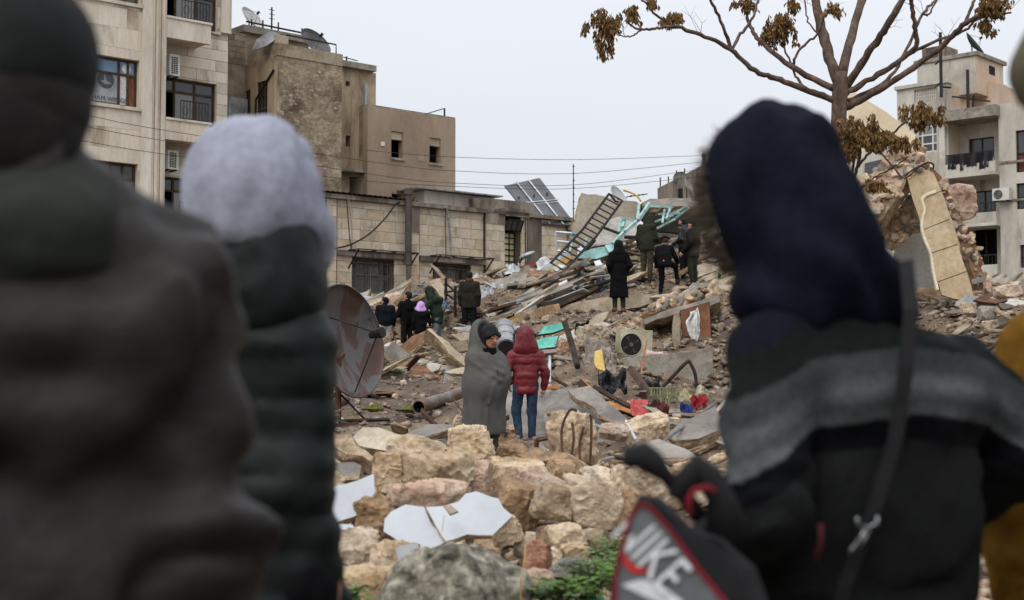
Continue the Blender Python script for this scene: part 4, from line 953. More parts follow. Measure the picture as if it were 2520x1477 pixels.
# ================================================================== rubble
def put_rock(u0, v0, u1, v1, d, mats, label, seed, name='limestone_block', depth=.85, yaw=0, pitch=0, roll=0, h=None, cat='stone', boxy=.8, rough=.045, nf=12, matfn=None):
    W_, H_ = (u1 - u0) * px(d), (v1 - v0) * px(d)
    me = rock_mesh(name, seed, (W_, W_ * depth, H_), h or max(W_, H_) / 42, mats, nf, boxy, rough, matfn)
    o = link(name, me, None, P((u0 + u1) / 2, (v0 + v1) / 2, d), (pitch, roll, yaw)); tag(o, label, cat, kind='thing'); return o
DSTAIN = mk('dark_stained_limestone', (150,122,92), (96,74,54), (190,162,130), sc=4, bump=.8, bsc=16, var=.1, stain=(70,58,46), ssc=2.4, sth=.5, smix=.7)
GREYR = mk('grey_rough_stone', (128,124,116), (86,82,76), (160,156,148), sc=5, bump=.9, bsc=16, var=.1)
HERO = [
 (956,1100,1146,1201,9.4,LIME,'large flat-topped tan limestone block leaning above the cracked white sheets',.0,.06,.12,.7),
 (1108,1055,1206,1131,11.6,LIME,'pale rounded limestone block hiding one foot of the blanket-wrapped child',.3,0,-.1,.8),
 (914,1120,982,1210,9.3,LIME,'upright tan stone with a dark vertical stain beside the flat-topped block',.2,0,.1,.8),
 (944,1188,1146,1250,8.6,LIMEP,'long reddish stone wedged below the flat-topped block',-.1,.1,.05,.6),
 (1194,1137,1340,1216,10.0,LIME,'squared stone with a mortar crust behind the fallen wall piece',.15,0,.08,.8),
 (1130,1138,1203,1214,9.5,LIMEP,'blocky pinkish stone between the flat-topped block and the squared stone',-.2,0,0,.9),
 (1198,1190,1314,1293,8.3,DSTAIN,'brown pointed stone resting against the fallen wall piece',.3,.1,.25,.8),
 (1214,1278,1274,1332,7.7,LIME,'small tan stone at the far tip of the broken white sheet',.2,0,0,.9),
 (796,1308,924,1438,6.7,LIME,'big pale cubic stone with a grey plastered side',.15,0,.05,.9),
 (820,1400,972,1500,6.1,LIME,'rough cream stone in front of the big cubic stone',.2,.1,-.1,.9),
 (920,1338,1040,1422,6.6,LIME,'tan stone carrying a small rounded grey plaster face',.1,0,0,.9),
 (872,1218,962,1330,7.7,DSTAIN,'shaded brown stone under the white plaster slab',.25,0,-.1,.8),
 (1328,1300,1370,1346,7.5,DSTAIN,'small tan stone in the dark gap under the fallen wall piece',.1,0,.1,.9),
 (1352,1292,1436,1360,7.3,LIME,'pale angular stone with a dark lower side beside the dark gap',.3,0,.05,.9),
 (1300,1336,1348,1414,6.7,mk('red_brown_stone', (140,98,78), (84,60,48), (180,140,116), sc=5, bump=.8, bsc=18),'red and black weathered stone beside the mossy boulder',.2,0,.2,.9),
 (1322,1352,1374,1408,6.9,mk('cream_stone', (222,206,178), (190,168,134), (234,222,200), sc=4, bump=.4, bsc=14),'cream stone with a smooth broken face near the weeds',.1,0,0,.9),
 (1360,1378,1440,1438,6.5,GREYR,'dark grey grainy stone among the weeds',.4,0,.1,.9),
 (1290,1405,1356,1500,6.1,LIMEP,'pink stone at the foot of the mossy boulder',.2,0,.1,.9),
 (1390,1340,1442,1392,6.9,LIME,'chipped pale stone above the grey grainy stone',.5,0,0,.9),
 (770,1160,836,1248,8.8,LIME,'orange-tan stone behind the leaning white slab',.3,0,.1,.9),
 (1350,1136,1406,1184,10.4,DSTAIN,'round-edged brown cube of stone on top of the fallen wall piece',.5,0,0,.9),
 (1506,1142,1638,1226,9.3,LIME,'broad ochre stone beside the dangling black bag handle',.2,.1,.15,.7),
 (1224,1096,1288,1144,12.2,DSTAIN,'grey-brown stone at the feet of the child in the red jacket',.4,0,0,.9),
 (1208,1060,1256,1098,15.2,DSTAIN,'orange-brown stone between the two children',.2,0,.1,.9),
 (1120,1028,1146,1066,14.8,LIME,'small ochre stone at the trailing hem of the grey blanket',.2,0,.1,.9),
 (1430,1160,1520,1200,10.5,LIME,'flat tan stone behind the fallen wall piece',.6,0,.1,.8),
 (1660,1140,1740,1190,10.5,LIME,'low ochre stone behind the grey sports bag',.4,0,.1,.8),
 (1478,1048,1545,1075,13.6,LIMEP,'flat pinkish masonry chunk on the wet slabs',.2,0,.12,.8),
 (1545,1030,1640,1092,14.8,LIME,'orange limestone lumps beside the folded red cloth',.3,0,-.1,.8),
 (1200,1425,1256,1470,6.3,LIMEP,'small reddish stone tucked under the mossy boulder',.1,0,.2,.9),
]
for k, (u0, v0, u1, v1, d, m, lb, yaw, pit, rol, dep) in enumerate(HERO):
    rr = random.Random(k * 3 + 1); put_rock(u0 - 5, v0 - 4, u1 + 5, v1 + 8, d, m, lb, 500 + k, yaw=yaw + rr.uniform(-.5, .5), pitch=pit + rr.uniform(-.2, .2), roll=rol + rr.uniform(-.16, .16), depth=dep, rough=.06, nf=10)
W_ = (1294 - 948) * px(5.6)
bp = [ell((0, 0, 0), (W_ * .5, W_ * .46, W_ * .42)), ell((-.08, -.03, -.1), (W_ * .46, W_ * .44, W_ * .36), .08), hsp((.5, -.6, .62), W_ * .37, .05), hsp((-.7, -.5, .5), W_ * .4, .05), hsp((.1, .2, 1), W_ * .37, .06)]
me = sdf_mesh('boulder', bp, W_ / 60, MOSSY, lambda p: -.045 * fbm(p * 5, 61, 3) - .016 * np.abs(fbm(p * 22, 64, 2)))
tag(link('boulder', me, None, P(1121, 1460, 5.6), (0, 0, .3)), 'big rounded grey boulder mottled with dark green moss', 'boulder')
# fallen piece of wall: several mortared blocks
fw = empty('fallen_wall_piece', 'fallen piece of wall, tan blocks still mortared together, lying slanted', 'wall piece')
for k, (u0, v0, u1, v1, d, m) in enumerate([(1262,1166,1400,1262,8.7,LIMEP),(1312,1190,1432,1286,8.2,LIME),(1400,1186,1530,1300,8.2,LIME),(1500,1205,1600,1318,8.2,DSTAIN),(1380,1176,1520,1222,8.9,LIME)]):
    o = put_rock(u0, v0, u1, v1, d, m, None, 640 + k, name='block', roll=.2, depth=.7); o.parent = fw
    for p in ('category',):
        if p in o: del o[p]
for k, (u0, v0, u1, v1, d, m, lb) in enumerate([(940,724,1004,800,37.6,LIMEP,'pinkish broken concrete boulder behind the people beyond the dish'),(1004,704,1062,800,38.0,CONC,'pale grey concrete boulder beside the pinkish one below the downpipe'),(1052,688,1118,745,38.6,LIMEP,'tangled rubble lump under the second grilled window'),(1046,742,1094,806,37.0,CONCT,'rounded tan boulder behind the hooded person reaching out'),(1088,700,1150,772,37.6,CONCT,'broad tan boulder beside the iron posts'),(1112,790,1190,850,37.2,DSTAIN,'dark hollow-sided boulder behind the person in the waxed jacket'),(960,848,1012,905,32.6,AGG,'crumbling stone in front of the person with crossed arms'),(1008,852,1062,900,32.2,AGG,'crumbling stone in front of the child in the lilac hat'),(925,862,972,900,32.4,CONC,'grey stone at the rim of the big dish'),(1372,838,1420,880,26.5,LIMEP,'pink plaster lump beside the dark leaning post'),(1424,800,1490,858,27.0,CONCT,'tan plaster lump with a white broken face')]):
    put_rock(u0, v0, u1, v1, d, m, lb, 800 + k, name='masonry_lump', cat='masonry', yaw=.3 * (k % 3), roll=.2 * (k % 2), rough=.09, nf=9)
# rebar pillar stump
rp = empty('pillar_stump', 'ochre concrete pillar stump with bent reinforcing bars standing among the slabs', 'pillar stump')
o = put_rock(1356, 1014, 1466, 1150, 12.4, AGG, None, 660, name='stump', boxy=.4, roll=-.2, depth=.6, rough=.07); o.parent = rp; del o['category']
for q in ([(1388,1140,12),(1382,1060,12),(1402,1010,12),(1420,1012,12)], [(1452,1140,12),(1455,1080,12),(1455,1030,12),(1450,1022,12)], [(1405,1130,11.9),(1412,1080,11.9),(1408,1040,11.9)], [(1430,1150,11.9),(1426,1100,11.9),(1436,1050,11.9)]):
    cable(rp, [P(*x) for x in q], .012, RUST, 'reinforcing_bar', 4)
# ---------------------------------------------------------------- labelled broken slabs (outline, distance, tilt, thickness)
UPN = (-.1, -.45, .9); FR = (0, -1, .2)
def things(table):
    for k, (name, lb, cat, pts, d, n, th, mats, *kw) in enumerate(table):
        kw = kw[0] if kw else {}
        o = px_slab(name, pts, d, n, th, mats, None, seed=900 + k * 7 + len(name), **kw); tag(o, lb, cat, kind='thing')
Z7 = lambda *p: [(756.7 + .3174 * x, 1015.1 + .3174 * y) for x, y in p]
Z6 = lambda *p: [(1230.5 + .27075 * x, 707.5 + .2709 * y) for x, y in p]
Z4 = lambda *p: [(1230.5 + .24987 * x, 399.9 + .24987 * y) for x, y in p]
Z8 = lambda *p: [(2030.3 + .41645 * x, 184.6 + .4165 * y) for x, y in p]
Z5 = lambda *p: [(756.7 + .2708 * x, 646 + .2708 * y) for x, y in p]   # from the dish close-up
sj = dict(jag=.006, step=.06, rough=.008)
things([
 ('plaster_slab', 'white plaster-faced slab leaning behind the cubic stone', 'slab', Z7((515,478),(522,620),(470,700),(380,800),(210,856),(65,835),(130,640),(220,565),(380,530)), 7.7, (-.35,-.8,.5), .06, [WHITE, LIME], sj),
 ('plaster_slab', 'white plaster slab lying low under the leaning white slab', 'slab', Z7((62,862),(200,862),(350,872),(385,935),(250,985),(130,1030),(90,960)), 7.2, (-.1,-.6,.8), .06, [WHITE, LIME], sj),
 ('plaster_slab', 'scratched half of the big cracked white sheet', 'slab', Z7((600,830),(650,770),(760,715),(905,733),(960,860),(1030,950),(1072,1005),(980,1050),(890,1112),(870,1020),(720,1005),(590,925)), 7.35, (.0,-.75,.6), .05, [WHITE, LIME], sj),
 ('plaster_slab', 'half of the big cracked white sheet with a plaster flake on it', 'slab', Z7((918,735),(1050,728),(1170,690),(1230,630),(1310,610),(1480,668),(1520,740),(1592,800),(1520,870),(1430,950),(1240,945),(1130,985),(1072,998),(1010,900),(965,820)), 7.4, (.1,-.72,.62), .05, [WHITE, LIME], sj),
 ('plaster_slab', 'small rounded grey plaster face on the tan stone', 'slab', Z7((682,1050),(760,1022),(850,1020),(872,1080),(860,1160),(780,1182),(710,1160)), 6.28, (-.05,-.9,.3), .04, [GREYF, LIME], dict(jag=.004, step=.05, rough=.004)),
 ('stone_chip', 'yellowish plaster flake on the cracked white sheet', 'stone', Z7((1050,720),(1110,715),(1170,765),(1105,790)), 7.25, (.0,-.7,.6), .015, [CONCT, LIME], sj),
 ('concrete_beam_piece', 'rounded pale concrete piece with a patch of grey paint', 'concrete piece', Z7((345,190),(430,115),(560,118),(700,165),(900,225),(880,290),(780,335),(600,300),(400,260)), 11.8, (-.15,-.55,.8), .22, [mk('painted_concrete', (178,168,148), (150,138,118), (192,184,168), sc=1.5, bump=.2, bsc=14, stain=(120,120,122), ssc=2.2, sth=.55, smix=.95, var=0), AGG], dict(jag=.02, step=.12)),
 ('concrete_beam_piece', 'ochre broken concrete piece beside the painted one', 'concrete piece', Z7((195,175),(340,180),(370,250),(520,340),(480,375),(300,320),(200,270)), 11.4, (-.1,-.6,.75), .2, [AGG, AGG], dict(jag=.03, step=.1)),
 ('concrete_slab', 'mossy grey slab with a thick ochre broken edge near the plastic bag', 'slab', Z7((60,385),(360,385),(420,410),(380,490),(200,500),(60,460)), 9.8, (0,-.35,.93), .14, [CONCW, AGG], dict(jag=.02, step=.12)),
 ('concrete_slab', 'thin grey slab tilted over a hollow behind the flat-topped block', 'slab', Z7((770,165),(930,90),(1140,95),(1130,125),(920,190)), 14.5, (.1,-.3,.95), .1, [CONCW, AGG]),
 ('concrete_slab', 'brown-edged broken slab in front of the rebar stump', 'slab', Z7((1650,330),(1760,270),(1880,300),(2000,310),(2110,380),(2200,470),(2100,530),(1980,430),(1880,380),(1700,370)), 10.9, (-.1,-.7,.65), .2, [DSTAIN, AGG]),
 ('concrete_slab', 'wide wet grey slab behind the child in the red jacket', 'slab', [(1236,905),(1300,900),(1345,950),(1400,1000),(1345,1078),(1262,1060),(1236,1000)], 19.6, (.0,-.3,.95), .12, [CONCW, AGG]),
 ('concrete_slab', 'long wet grey slab split by a crack beside the red jacket', 'slab', [(1352,965),(1405,950),(1478,1010),(1560,1078),(1500,1100),(1420,1075),(1340,1040)], 18.0, (-.1,-.3,.95), .12, [CONCW, AGG]),
 ('concrete_slab', 'grey slab strip leading towards the broken dark plank', 'slab', [(1395,960),(1450,950),(1560,1040),(1610,1085),(1570,1088)], 17.2, (-.2,-.35,.92), .1, [CONCW, AGG]),
 ('concrete_slab', 'wet grey slab with a thick ochre edge under the long grey rod', 'slab', Z6((1520,1330),(1640,1230),(1780,1170),(1960,1080),(2000,1290),(1800,1370),(1600,1390)), 14.2, (-.1,-.35,.93), .16, [CONCW, AGG]),
 ('concrete_slab', 'low grey slab in front of the ochre-edged one', 'slab', [(1560,1098),(1620,1080),(1690,1105),(1720,1125),(1600,1130)], 12.8, (0,-.3,.95), .1, [CONCW, AGG]),
 ('masonry_beam', 'long ochre masonry beam fallen diagonally beside the group of people', 'masonry beam', Z5((1085,605),(1120,595),(1430,860),(1432,945),(1370,900)), 27.0, (.3,-.8,.5), .35, [CONCT, AGG]),
 ('earth_slab', 'broken earth-covered floor slab beyond the big dish', 'slab', Z5((720,880),(900,900),(1100,960),(1300,1120),(1240,1160),(1000,1120),(840,1160),(700,1050)), 26.5, (0,-.35,.93), .2, [EARTH, AGG]),
 ('concrete_slab', 'long concrete beam bearing faint round scratches', 'concrete beam', Z6((545,195),(700,130),(1000,75),(1400,62),(1405,150),(1100,205),(800,225),(560,240)), 35.0, (-.1,-1,.3), .6, [CONCT, AGG]),
 ('concrete_slab', 'dark-bellied concrete beam behind the barrel', 'concrete beam', Z6((0,330),(180,240),(380,175),(535,150),(540,235),(380,300),(150,360),(10,380)), 34.0, (-.15,-1,.15), .6, [DSTAIN, AGG]),
 ('floor_slab', 'sloping floor slab sheltering the cream air conditioner', 'slab', Z6((1080,380),(1300,290),(1500,215),(1750,140),(1990,70),(2000,130),(1800,190),(1500,270),(1250,360),(1090,410)), 28.6, (-.1,-1,.2), 1.6, [CONC, AGG]),
 ('floor_slab', 'pinkish rubble-topped slab edge above the sheltered air conditioner', 'slab', Z6((1200,310),(1340,200),(1500,120),(1800,40),(1990,0),(1990,72),(1700,140),(1480,215)), 29.4, (-.15,-.7,.7), .9, [EARTH, AGG], dict(jag=.1, step=.2, rough=.12)),
 ('concrete_wall', 'board-marked grey concrete wall below the cream air conditioner', 'wall', Z6((1100,640),(1300,625),(1600,590),(1930,545),(1950,955),(1700,940),(1480,905),(1420,860),(1300,790),(1110,770)), 26.6, (-.05,-1,.12), .45, [CONC, AGG]),
 ('timber_board', 'brown timber door panel standing under the floor slab', 'board', Z6((1640,215),(1900,140),(1920,555),(1670,560)), 28.3, (-.1,-1,.05), .05, [mk('brown_board', (128,88,64), (96,62,44), (154,112,84), sc=2, bump=.2, bsc=8), WOODD], dict(jag=.005, step=.5)),
 ('concrete_post', 'pale masonry post propping the floor slab beside the brown board', 'post', Z6((1575,240),(1625,230),(1640,545),(1585,560)), 28.0, (-.2,-1,0), .2, [CONCT, AGG]),
 ('dark_cavity', 'dark rubble-filled hollow behind the air conditioner', 'hollow', Z6((1080,420),(1500,260),(1900,150),(1920,580),(1100,660)), 30.2, (0,-1,0), .3, [VOID, VOID]),  # flat dark slab stands in for the shade behind the unit
 ('door_panel', 'upper green painted door panel on the rubble', 'door panel', Z6((345,430),(400,350),(585,315),(590,370),(480,410)), 27.6, (-.1,-.75,.6), .06, [GREEND, WOODD], dict(jag=.01, step=.3)),
 ('door_panel', 'lower green painted door panel with a dark gap above it', 'door panel', Z6((335,480),(420,450),(530,440),(500,540),(330,560)), 27.0, (-.1,-.8,.55), .06, [GREEND, WOODD], dict(jag=.01, step=.3)),
 ('plaster_wall_piece', 'grey plastered wall piece tilted behind the iron grating', 'wall piece', Z4((808,300),(870,318),(1050,335),(1200,372),(1340,385),(1385,420),(1365,560),(1180,560),(1000,640),(860,840),(740,760),(715,690)), 40.8, (.25,-1,.2), .3, [mk('grey_tan_plaster', (158,148,132), (138,126,108), (170,162,148), sc=1.0, bump=.15, bsc=8, var=0), AGG]),
 ('plaster_wall_piece', 'cracked pale grey plaster sheet below the teal window frame', 'wall piece', Z4((1000,660),(1080,560),(1190,530),(1340,580),(1370,700),(1250,760),(1100,800),(900,830),(860,860)), 39.8, (-.1,-.8,.6), .25, [mk('cracked_pale_plaster', (172,168,160), (140,134,126), (188,184,178), sc=2.0, bump=.5, bsc=5, var=0), AGG]),
 ('roof_slab', 'flat dark roof slab capping the collapsed storey', 'slab', Z4((1400,395),(1480,358),(1870,350),(1900,385),(2050,380),(2060,440),(1700,430),(1420,425)), 40.6, (0,-.75,.5), .3, [CONCW, AGG]),
 ('dark_cavity', 'dark hollow of the collapsed storey under the roof slab', 'hollow', Z4((1380,410),(2100,420),(2100,700),(1560,680),(1390,560)), 42.2, (0,-1,.1), .3, [VOID, VOID]),  # dark slab painted as the shade below the roof slab
 ('teal_wall_piece', 'large teal painted plaster sheet lying on the slope', 'wall piece', Z4((775,900),(900,850),(1060,830),(1075,905),(960,950),(770,945)), 38.4, (-.1,-.75,.6), .12, [TEAL, AGG]),
 ('teal_wall_piece', 'small teal plaster fragment below the teal sheet', 'wall piece', Z4((760,980),(850,960),(890,990),(830,1025),(765,1010)), 38.0, (-.1,-.75,.6), .12, [TEAL, AGG]),
 ('teal_wall_piece', 'teal plaster fragment beside the black-coated person', 'wall piece', Z4((1030,815),(1130,795),(1160,850),(1070,880)), 38.3, (-.2,-.75,.6), .12, [TEAL, AGG]),
 ('painted_beam', 'ochre and teal painted beam lying under the iron grating', 'beam', Z4((310,1135),(500,1015),(690,905),(705,945),(560,1060),(330,1165)), 38.4, (-.3,-.8,.5), .2, [mk('ochre_teal_paint', (168,136,84), (140,108,62), (186,158,108), sc=2, bump=.2, stain=(92,160,148), ssc=1.2, sth=.52, smix=.95, var=0), CONCT]),
 ('painted_beam', 'grey-blue painted beam behind the ochre and teal one', 'beam', Z4((300,1120),(480,985),(660,880),(690,905),(500,1015),(320,1140)), 38.8, (-.3,-.8,.5), .2, [mk('grey_blue_paint', (140,154,160), (112,124,130), (166,178,182), sc=2, bump=.2, var=0), CONC]),
 ('metal_sheet', 'rust-red metal sheet on the crest below the stair window', 'metal sheet', Z4((200,1025),(350,975),(515,935),(480,975),(300,1030)), 39.2, (-.1,-.85,.5), .05, [mk('red_rust_sheet', (122,62,52), (84,44,38), (146,84,70), sc=2, bump=.2, var=0), RUST]),
 ('metal_sheet', 'dark rust plate standing on the crest of the mound', 'metal sheet', Z3(1770,1080)and[Z3(1755,1085),Z3(1800,1030),Z3(1850,1045),Z3(1870,1090)], 39.0, (.1,-1,.2), .05, [RUST, RUST]),
 ('concrete_slab', 'pale flat slab sloping on the shoulder of the mound below the grilled window', 'slab', [Z3(1200,1120),Z3(1290,1090),Z3(1440,1280),Z3(1420,1310),Z3(1290,1230)], 37.6, (.3,-.8,.5), .15, [CONCT, AGG]),
 ('white_board', 'white board lying at the foot of the iron grating', 'board', Z4((505,1040),(590,995),(640,1020),(560,1070)), 37.4, (-.1,-.6,.8), .04, [CLOTHW, CLOTHW], dict(jag=.01, step=.4)),
 ('white_board', 'white board fragment beside the black-coated person', 'board', Z4((925,975),(985,960),(1010,1005),(945,1015)), 37.2, (-.1,-.7,.7), .04, [CLOTHW, CLOTHW], dict(jag=.02, step=.2)),
 ('timber_beam', 'thick grey timber lying across the crest under a white rag', 'timber', Z4((20,1075),(100,1040),(290,1035),(300,1060),(150,1095),(40,1105)), 39.4, (0,-.9,.4), .25, [WOODG, WOODD], dict(jag=.02, step=.2)),
 ('wood_panel', 'upright dark plank with a split orange edge', 'plank', Z6((705,870),(735,830),(800,890),(930,1010),(905,1090),(830,1020),(720,930)), 19.5, (-.5,-.8,.3), .06, [WOODD, WOODO], dict(jag=.02, step=.12)),
 ('wood_panel', 'yellow board standing upright below the grey scarf', 'board', Z6((860,580),(925,565),(955,760),(890,740),(855,690)), 24.0, (-.2,-1,.1), .05, [mk('yellow_board', (222,190,110), (198,164,84), (232,206,136), sc=2, bump=.1), WOODO], dict(jag=.012, step=.2)),
 ('wood_panel', 'low dark wooden cabinet side with orange split wood', 'cabinet side', Z6((925,1040),(1000,1030),(1115,1090),(1420,1180),(1410,1200),(1200,1150),(1000,1100),(910,1105)), 18.6, (-.1,-.7,.7), .08, [WOODO, WOODD], dict(jag=.02, step=.15)),
 ('wood_panel', 'orange plywood offcut beside the red jacket', 'board', Z6((410,900),(525,885),(528,925),(440,915)), 19.5, (0,-.7,.7), .03, [WOODO, WOODO], dict(jag=.008, step=.2)),
 ('floor_beam', 'flat pale concrete lintel across the slope under the green doors', 'lintel', Z6((330,570),(585,555),(590,580),(400,600),(335,590)), 26.4, (0,-1,.4), .15, [mk('mauve_lintel', (140,120,116), (112,94,90), (160,142,136), sc=2), AGG]),
 ('concrete_slab', 'rough tan block under the barrel', 'concrete piece', Z5((1310,725),(1450,705),(1460,800),(1330,820)), 27.4, (0,-1,.1), .4, [CONCT, AGG]),
])
for nm, pts in (('plaster_slab.003', ((1062,800),(1052,850),(1046,925))),):
    o = bpy.data.objects[nm]; n_ = o.matrix_world.to_3x3() @ Vector((0, 0, 1)); p_ = o.matrix_world.translation
    c_ = cable(o, [hit(*Z7(q)[0], p_ + n_ * .0004, n_) for q in pts], .0014, DSTAIN, 'crack', 3); c_.matrix_parent_inverse = o.matrix_world.inverted()
# leaning remains on the right
things([
 ('leaning_wall_panel', 'tall tan tiled wall panel leaning among the wreckage under the tree', 'wall panel', Z8((485,600),(562,540),(640,578),(660,620),(690,690),(770,925),(838,1165),(880,1325),(850,1338),(690,1300),(650,1180),(625,1060),(580,960),(560,850),(520,745)), 27.5, (-.25,-1,.18), .28, [mk('tan_tiled_panel', (182,162,130), (160,140,108), (194,178,150), sc=1.2, bump=.1, bsc=8, stain=(140,120,98), ssc=.9, sth=.55, smix=.6, var=0), AGG], dict(jag=.02, step=.18)),
 ('fallen_beam', 'long rust-brown beam leaning behind the tan tiled panel', 'beam', Z8((630,545),(690,600),(735,700),(780,800),(880,980),(935,1095),(920,1140),(975,1290),(930,1300),(850,1100),(760,920),(700,740),(650,620)), 28.3, (.3,-1,.2), .4, [mk('rust_brown_stone', (128,94,70), (88,60,44), (160,126,100), sc=3, bump=.9, bsc=10, var=0), AGG], dict(jag=.04, step=.15, rough=.08)),
 ('broken_roof_slab', 'thick pink broken roof slab sloping down from the peak of the wreckage', 'slab', Z8((150,740),(300,560),(400,470),(520,392),(580,440),(605,520),(520,580),(470,600),(440,690),(330,810),(240,880),(180,830)), 28.0, (-.45,-.75,.5), .5, [mk('pink_broken_masonry', (178,146,124), (134,104,86), (204,180,158), sc=4, bump=1.2, bsc=7, var=0, stain=(108,84,70), ssc=2, sth=.52), AGG], dict(jag=.08, step=.2, rough=.12)),
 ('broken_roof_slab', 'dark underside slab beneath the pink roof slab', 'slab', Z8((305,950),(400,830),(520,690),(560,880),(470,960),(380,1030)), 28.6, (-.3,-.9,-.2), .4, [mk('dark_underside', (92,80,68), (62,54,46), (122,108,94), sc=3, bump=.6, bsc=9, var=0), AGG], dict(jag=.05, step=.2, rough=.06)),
 ('plaster_wall_piece', 'white-grey inner wall standing behind the tan tiled panel', 'wall piece', Z8((420,1010),(555,890),(600,980),(650,1160),(690,1310),(400,1320)), 29.2, (0,-1,0), .2, [mk('white_grey_wall', (176,174,168), (156,154,148), (188,186,180), sc=1, bump=.1, var=0), AGG], dict(jag=.02)),
 ('timber_sheet', 'dark rusty sheet lying at the foot of the leaning panel', 'sheet', Z8((880,1330),(985,1285),(1085,1330),(1010,1350)), 26.5, (.1,-.6,.8), .06, [RUST, WOODD]),
])
# tile joints on the leaning panel, jagged render edge
lp = bpy.data.objects['leaning_wall_panel']
n_ = (lp.matrix_world.to_3x3() @ Vector((0, 0, 1))); p_ = lp.matrix_world.translation
for (a_, b_) in (((585,912),(735,852)),((628,1052),(785,1000)),((660,1225),(836,1160)),((578,720),(690,685))):
    q = [hit(*Z8(x)[0], p_ + n_ * .004, n_) for x in (a_, b_)]; mb = MB(); mb.tube(q, .006, 4); o = mb.build('tile_joint', DARKM, lp); o.matrix_parent_inverse = lp.matrix_world.inverted()
q = [hit(*Z8(x)[0], p_ + n_ * .01, n_) for x in ((655,690),(600,710),(575,740),(588,800),(572,880),(585,960),(625,1060),(640,1160),(665,1270))]
o = cable(lp, q, .035, mk('pale_render_edge', (208,196,170), bump=.3), 'render_edge', 4); o.matrix_parent_inverse = lp.matrix_world.inverted()
put_rock(*Z8((720, 655))[0], *Z8((880, 870))[0], 28.9, LIMEP, 'pale broken masonry lump on the flank of the rust-brown beam', 700, name='masonry_lump', cat='masonry')
put_rock(*Z8((940, 1190))[0], *Z8((985, 1290))[0], 28.0, LIMEP, 'pink masonry lump at the foot of the rust-brown beam', 701, name='masonry_lump', cat='masonry')
for k, (a_, b_, lb) in enumerate((((975,1400),(1110,1530),'cream angular stone on the rubble by the leaning wreckage'), ((1000,1245),(1160,1320),'pale broken block on the crest beside the wreckage'), ((905,1370),(1010,1450),'pinkish stone below the dark rusty sheet'), ((930,1450),(1030,1530),'brown-pink stone beside the cream angular one'), ((985,1510),(1045,1575),'small cream stone under the brown-pink one'), ((1030,1350),(1100,1390),'brown flat stone behind the cream angular one'), ((800,1345),(890,1420),'grey rubble stone at the edge of the striped sweater'))):
    put_rock(*Z8(a_)[0], *Z8(b_)[0], 26 - k * .7, (LIME, LIMEP, CONC)[k % 3], lb, 720 + k)
cable(lp, [P(*Z8(x)[0], 27.2) for x in ((330,460),(400,540),(470,610),(560,540),(600,560))], .02, RUST, 'reinforcing_bar').matrix_parent_inverse = lp.matrix_world.inverted()
cable(lp, [P(*Z8(x)[0], 27.2) for x in ((470,600),(520,560),(600,520),(640,530),(635,560))], .02, DARKM, 'reinforcing_bar').matrix_parent_inverse = lp.matrix_world.inverted()
r = random.Random(17)
def chunks_on(obj, n, smin_, smax_, lift=.04):
    me = obj.data; top = max(me.polygons, key=lambda p: p.area); vs_ = [me.vertices[i].co for i in top.vertices]
    x0, x1 = min(v.x for v in vs_), max(v.x for v in vs_); y0, y1 = min(v.y for v in vs_), max(v.y for v in vs_)
    def inside(x, y):
        c = False; j = len(vs_) - 1
        for i in range(len(vs_)):
            if (vs_[i].y > y) != (vs_[j].y > y) and x < (vs_[j].x - vs_[i].x) * (y - vs_[i].y) / (vs_[j].y - vs_[i].y) + vs_[i].x: c = not c
            j = i
        return c
    k = 0
    while k < n:
        x, y = r.uniform(x0, x1), r.uniform(y0, y1)
        if not inside(x, y): continue
        s_ = r.uniform(smin_, smax_); link('stone', r.choice(LITTLE + LITTLEC), obj, (x, y, s_ * lift), (r.uniform(-1, 1), r.uniform(-1, 1), r.uniform(0, 6)), (s_ * r.uniform(1, 1.6), s_, s_ * .7)); k += 1
for o in [x for x in bpy.data.objects if x.name.startswith('broken_roof_slab')]: chunks_on(o, 90, .08, .3)
chunks_on(bpy.data.objects['fallen_beam'], 45, .06, .22)
for o in [x for x in bpy.data.objects if x.name.startswith('floor_slab')]: chunks_on(o, 45, .08, .35, .1)
# ---------------------------------------------------------------- loose pieces of the mound
r = random.Random(11)
def in_view(x, y): return abs(x) < .36 * y + .6
def scatter(n, y0, y1, fn, dens=1.0):
    k = 0; tries = 0
    while k < n and tries < n * 30:
        tries += 1
        y = math.exp(r.uniform(math.log(y0), math.log(y1))); x = r.uniform(-.36, .37) * y
        u_ = 1260 + F * x / y
        if 1780 < u_ < 2340 and r.random() < .85: continue
        if u_ < 740 and r.random() < .75: continue
        if fn(x, y, gz(x, y)): k += 1
KEEP = [(1525,840,1760,985),(1515,745,1760,885),(1228,715,1615,800),(1312,790,1395,868),(1400,470,1600,640),(1220,790,1270,870),(1240,900,1570,1095),(1040,800,1145,905),(1415,600,1505,662),(860,1010,1110,1060),(1000,940,1145,1020)]
def proj(x, y, z):
    z -= CAMZ; yy = y * _ct + z * _st; zz = -y * _st + z * _ct; return 1260 + F * x / yy, 738.5 - F * zz / yy
def free(x, y, big=0):    # keep feet and things clear
    if big:
        u_, v_ = proj(x, y, gz(x, y))
        for (a_, b_, c_, d_) in KEEP:
            if a_ - 12 < u_ < c_ + 12 and b_ - 5 < v_ < d_ + 22: return False
    for (a_, b_, c_) in CLEAR:
        if (x - a_) ** 2 + (y - b_) ** 2 < c_ * c_: return False
    return True
CLEAR = [(P(1210,1130,14.3).x, 14.3, .45), (P(1290,1092,17).x, 17, .5), (P(820,1042,20).x, 20, .7)]
for u, v, d in ((1160,836,36),(1523,768,35),(1592,694,36.6),(1638,730,35.6),(1700,704,36.6),(1000,872,34.5),(1062,850,34.5)): CLEAR.append((P(u, v, d).x, d, .45))
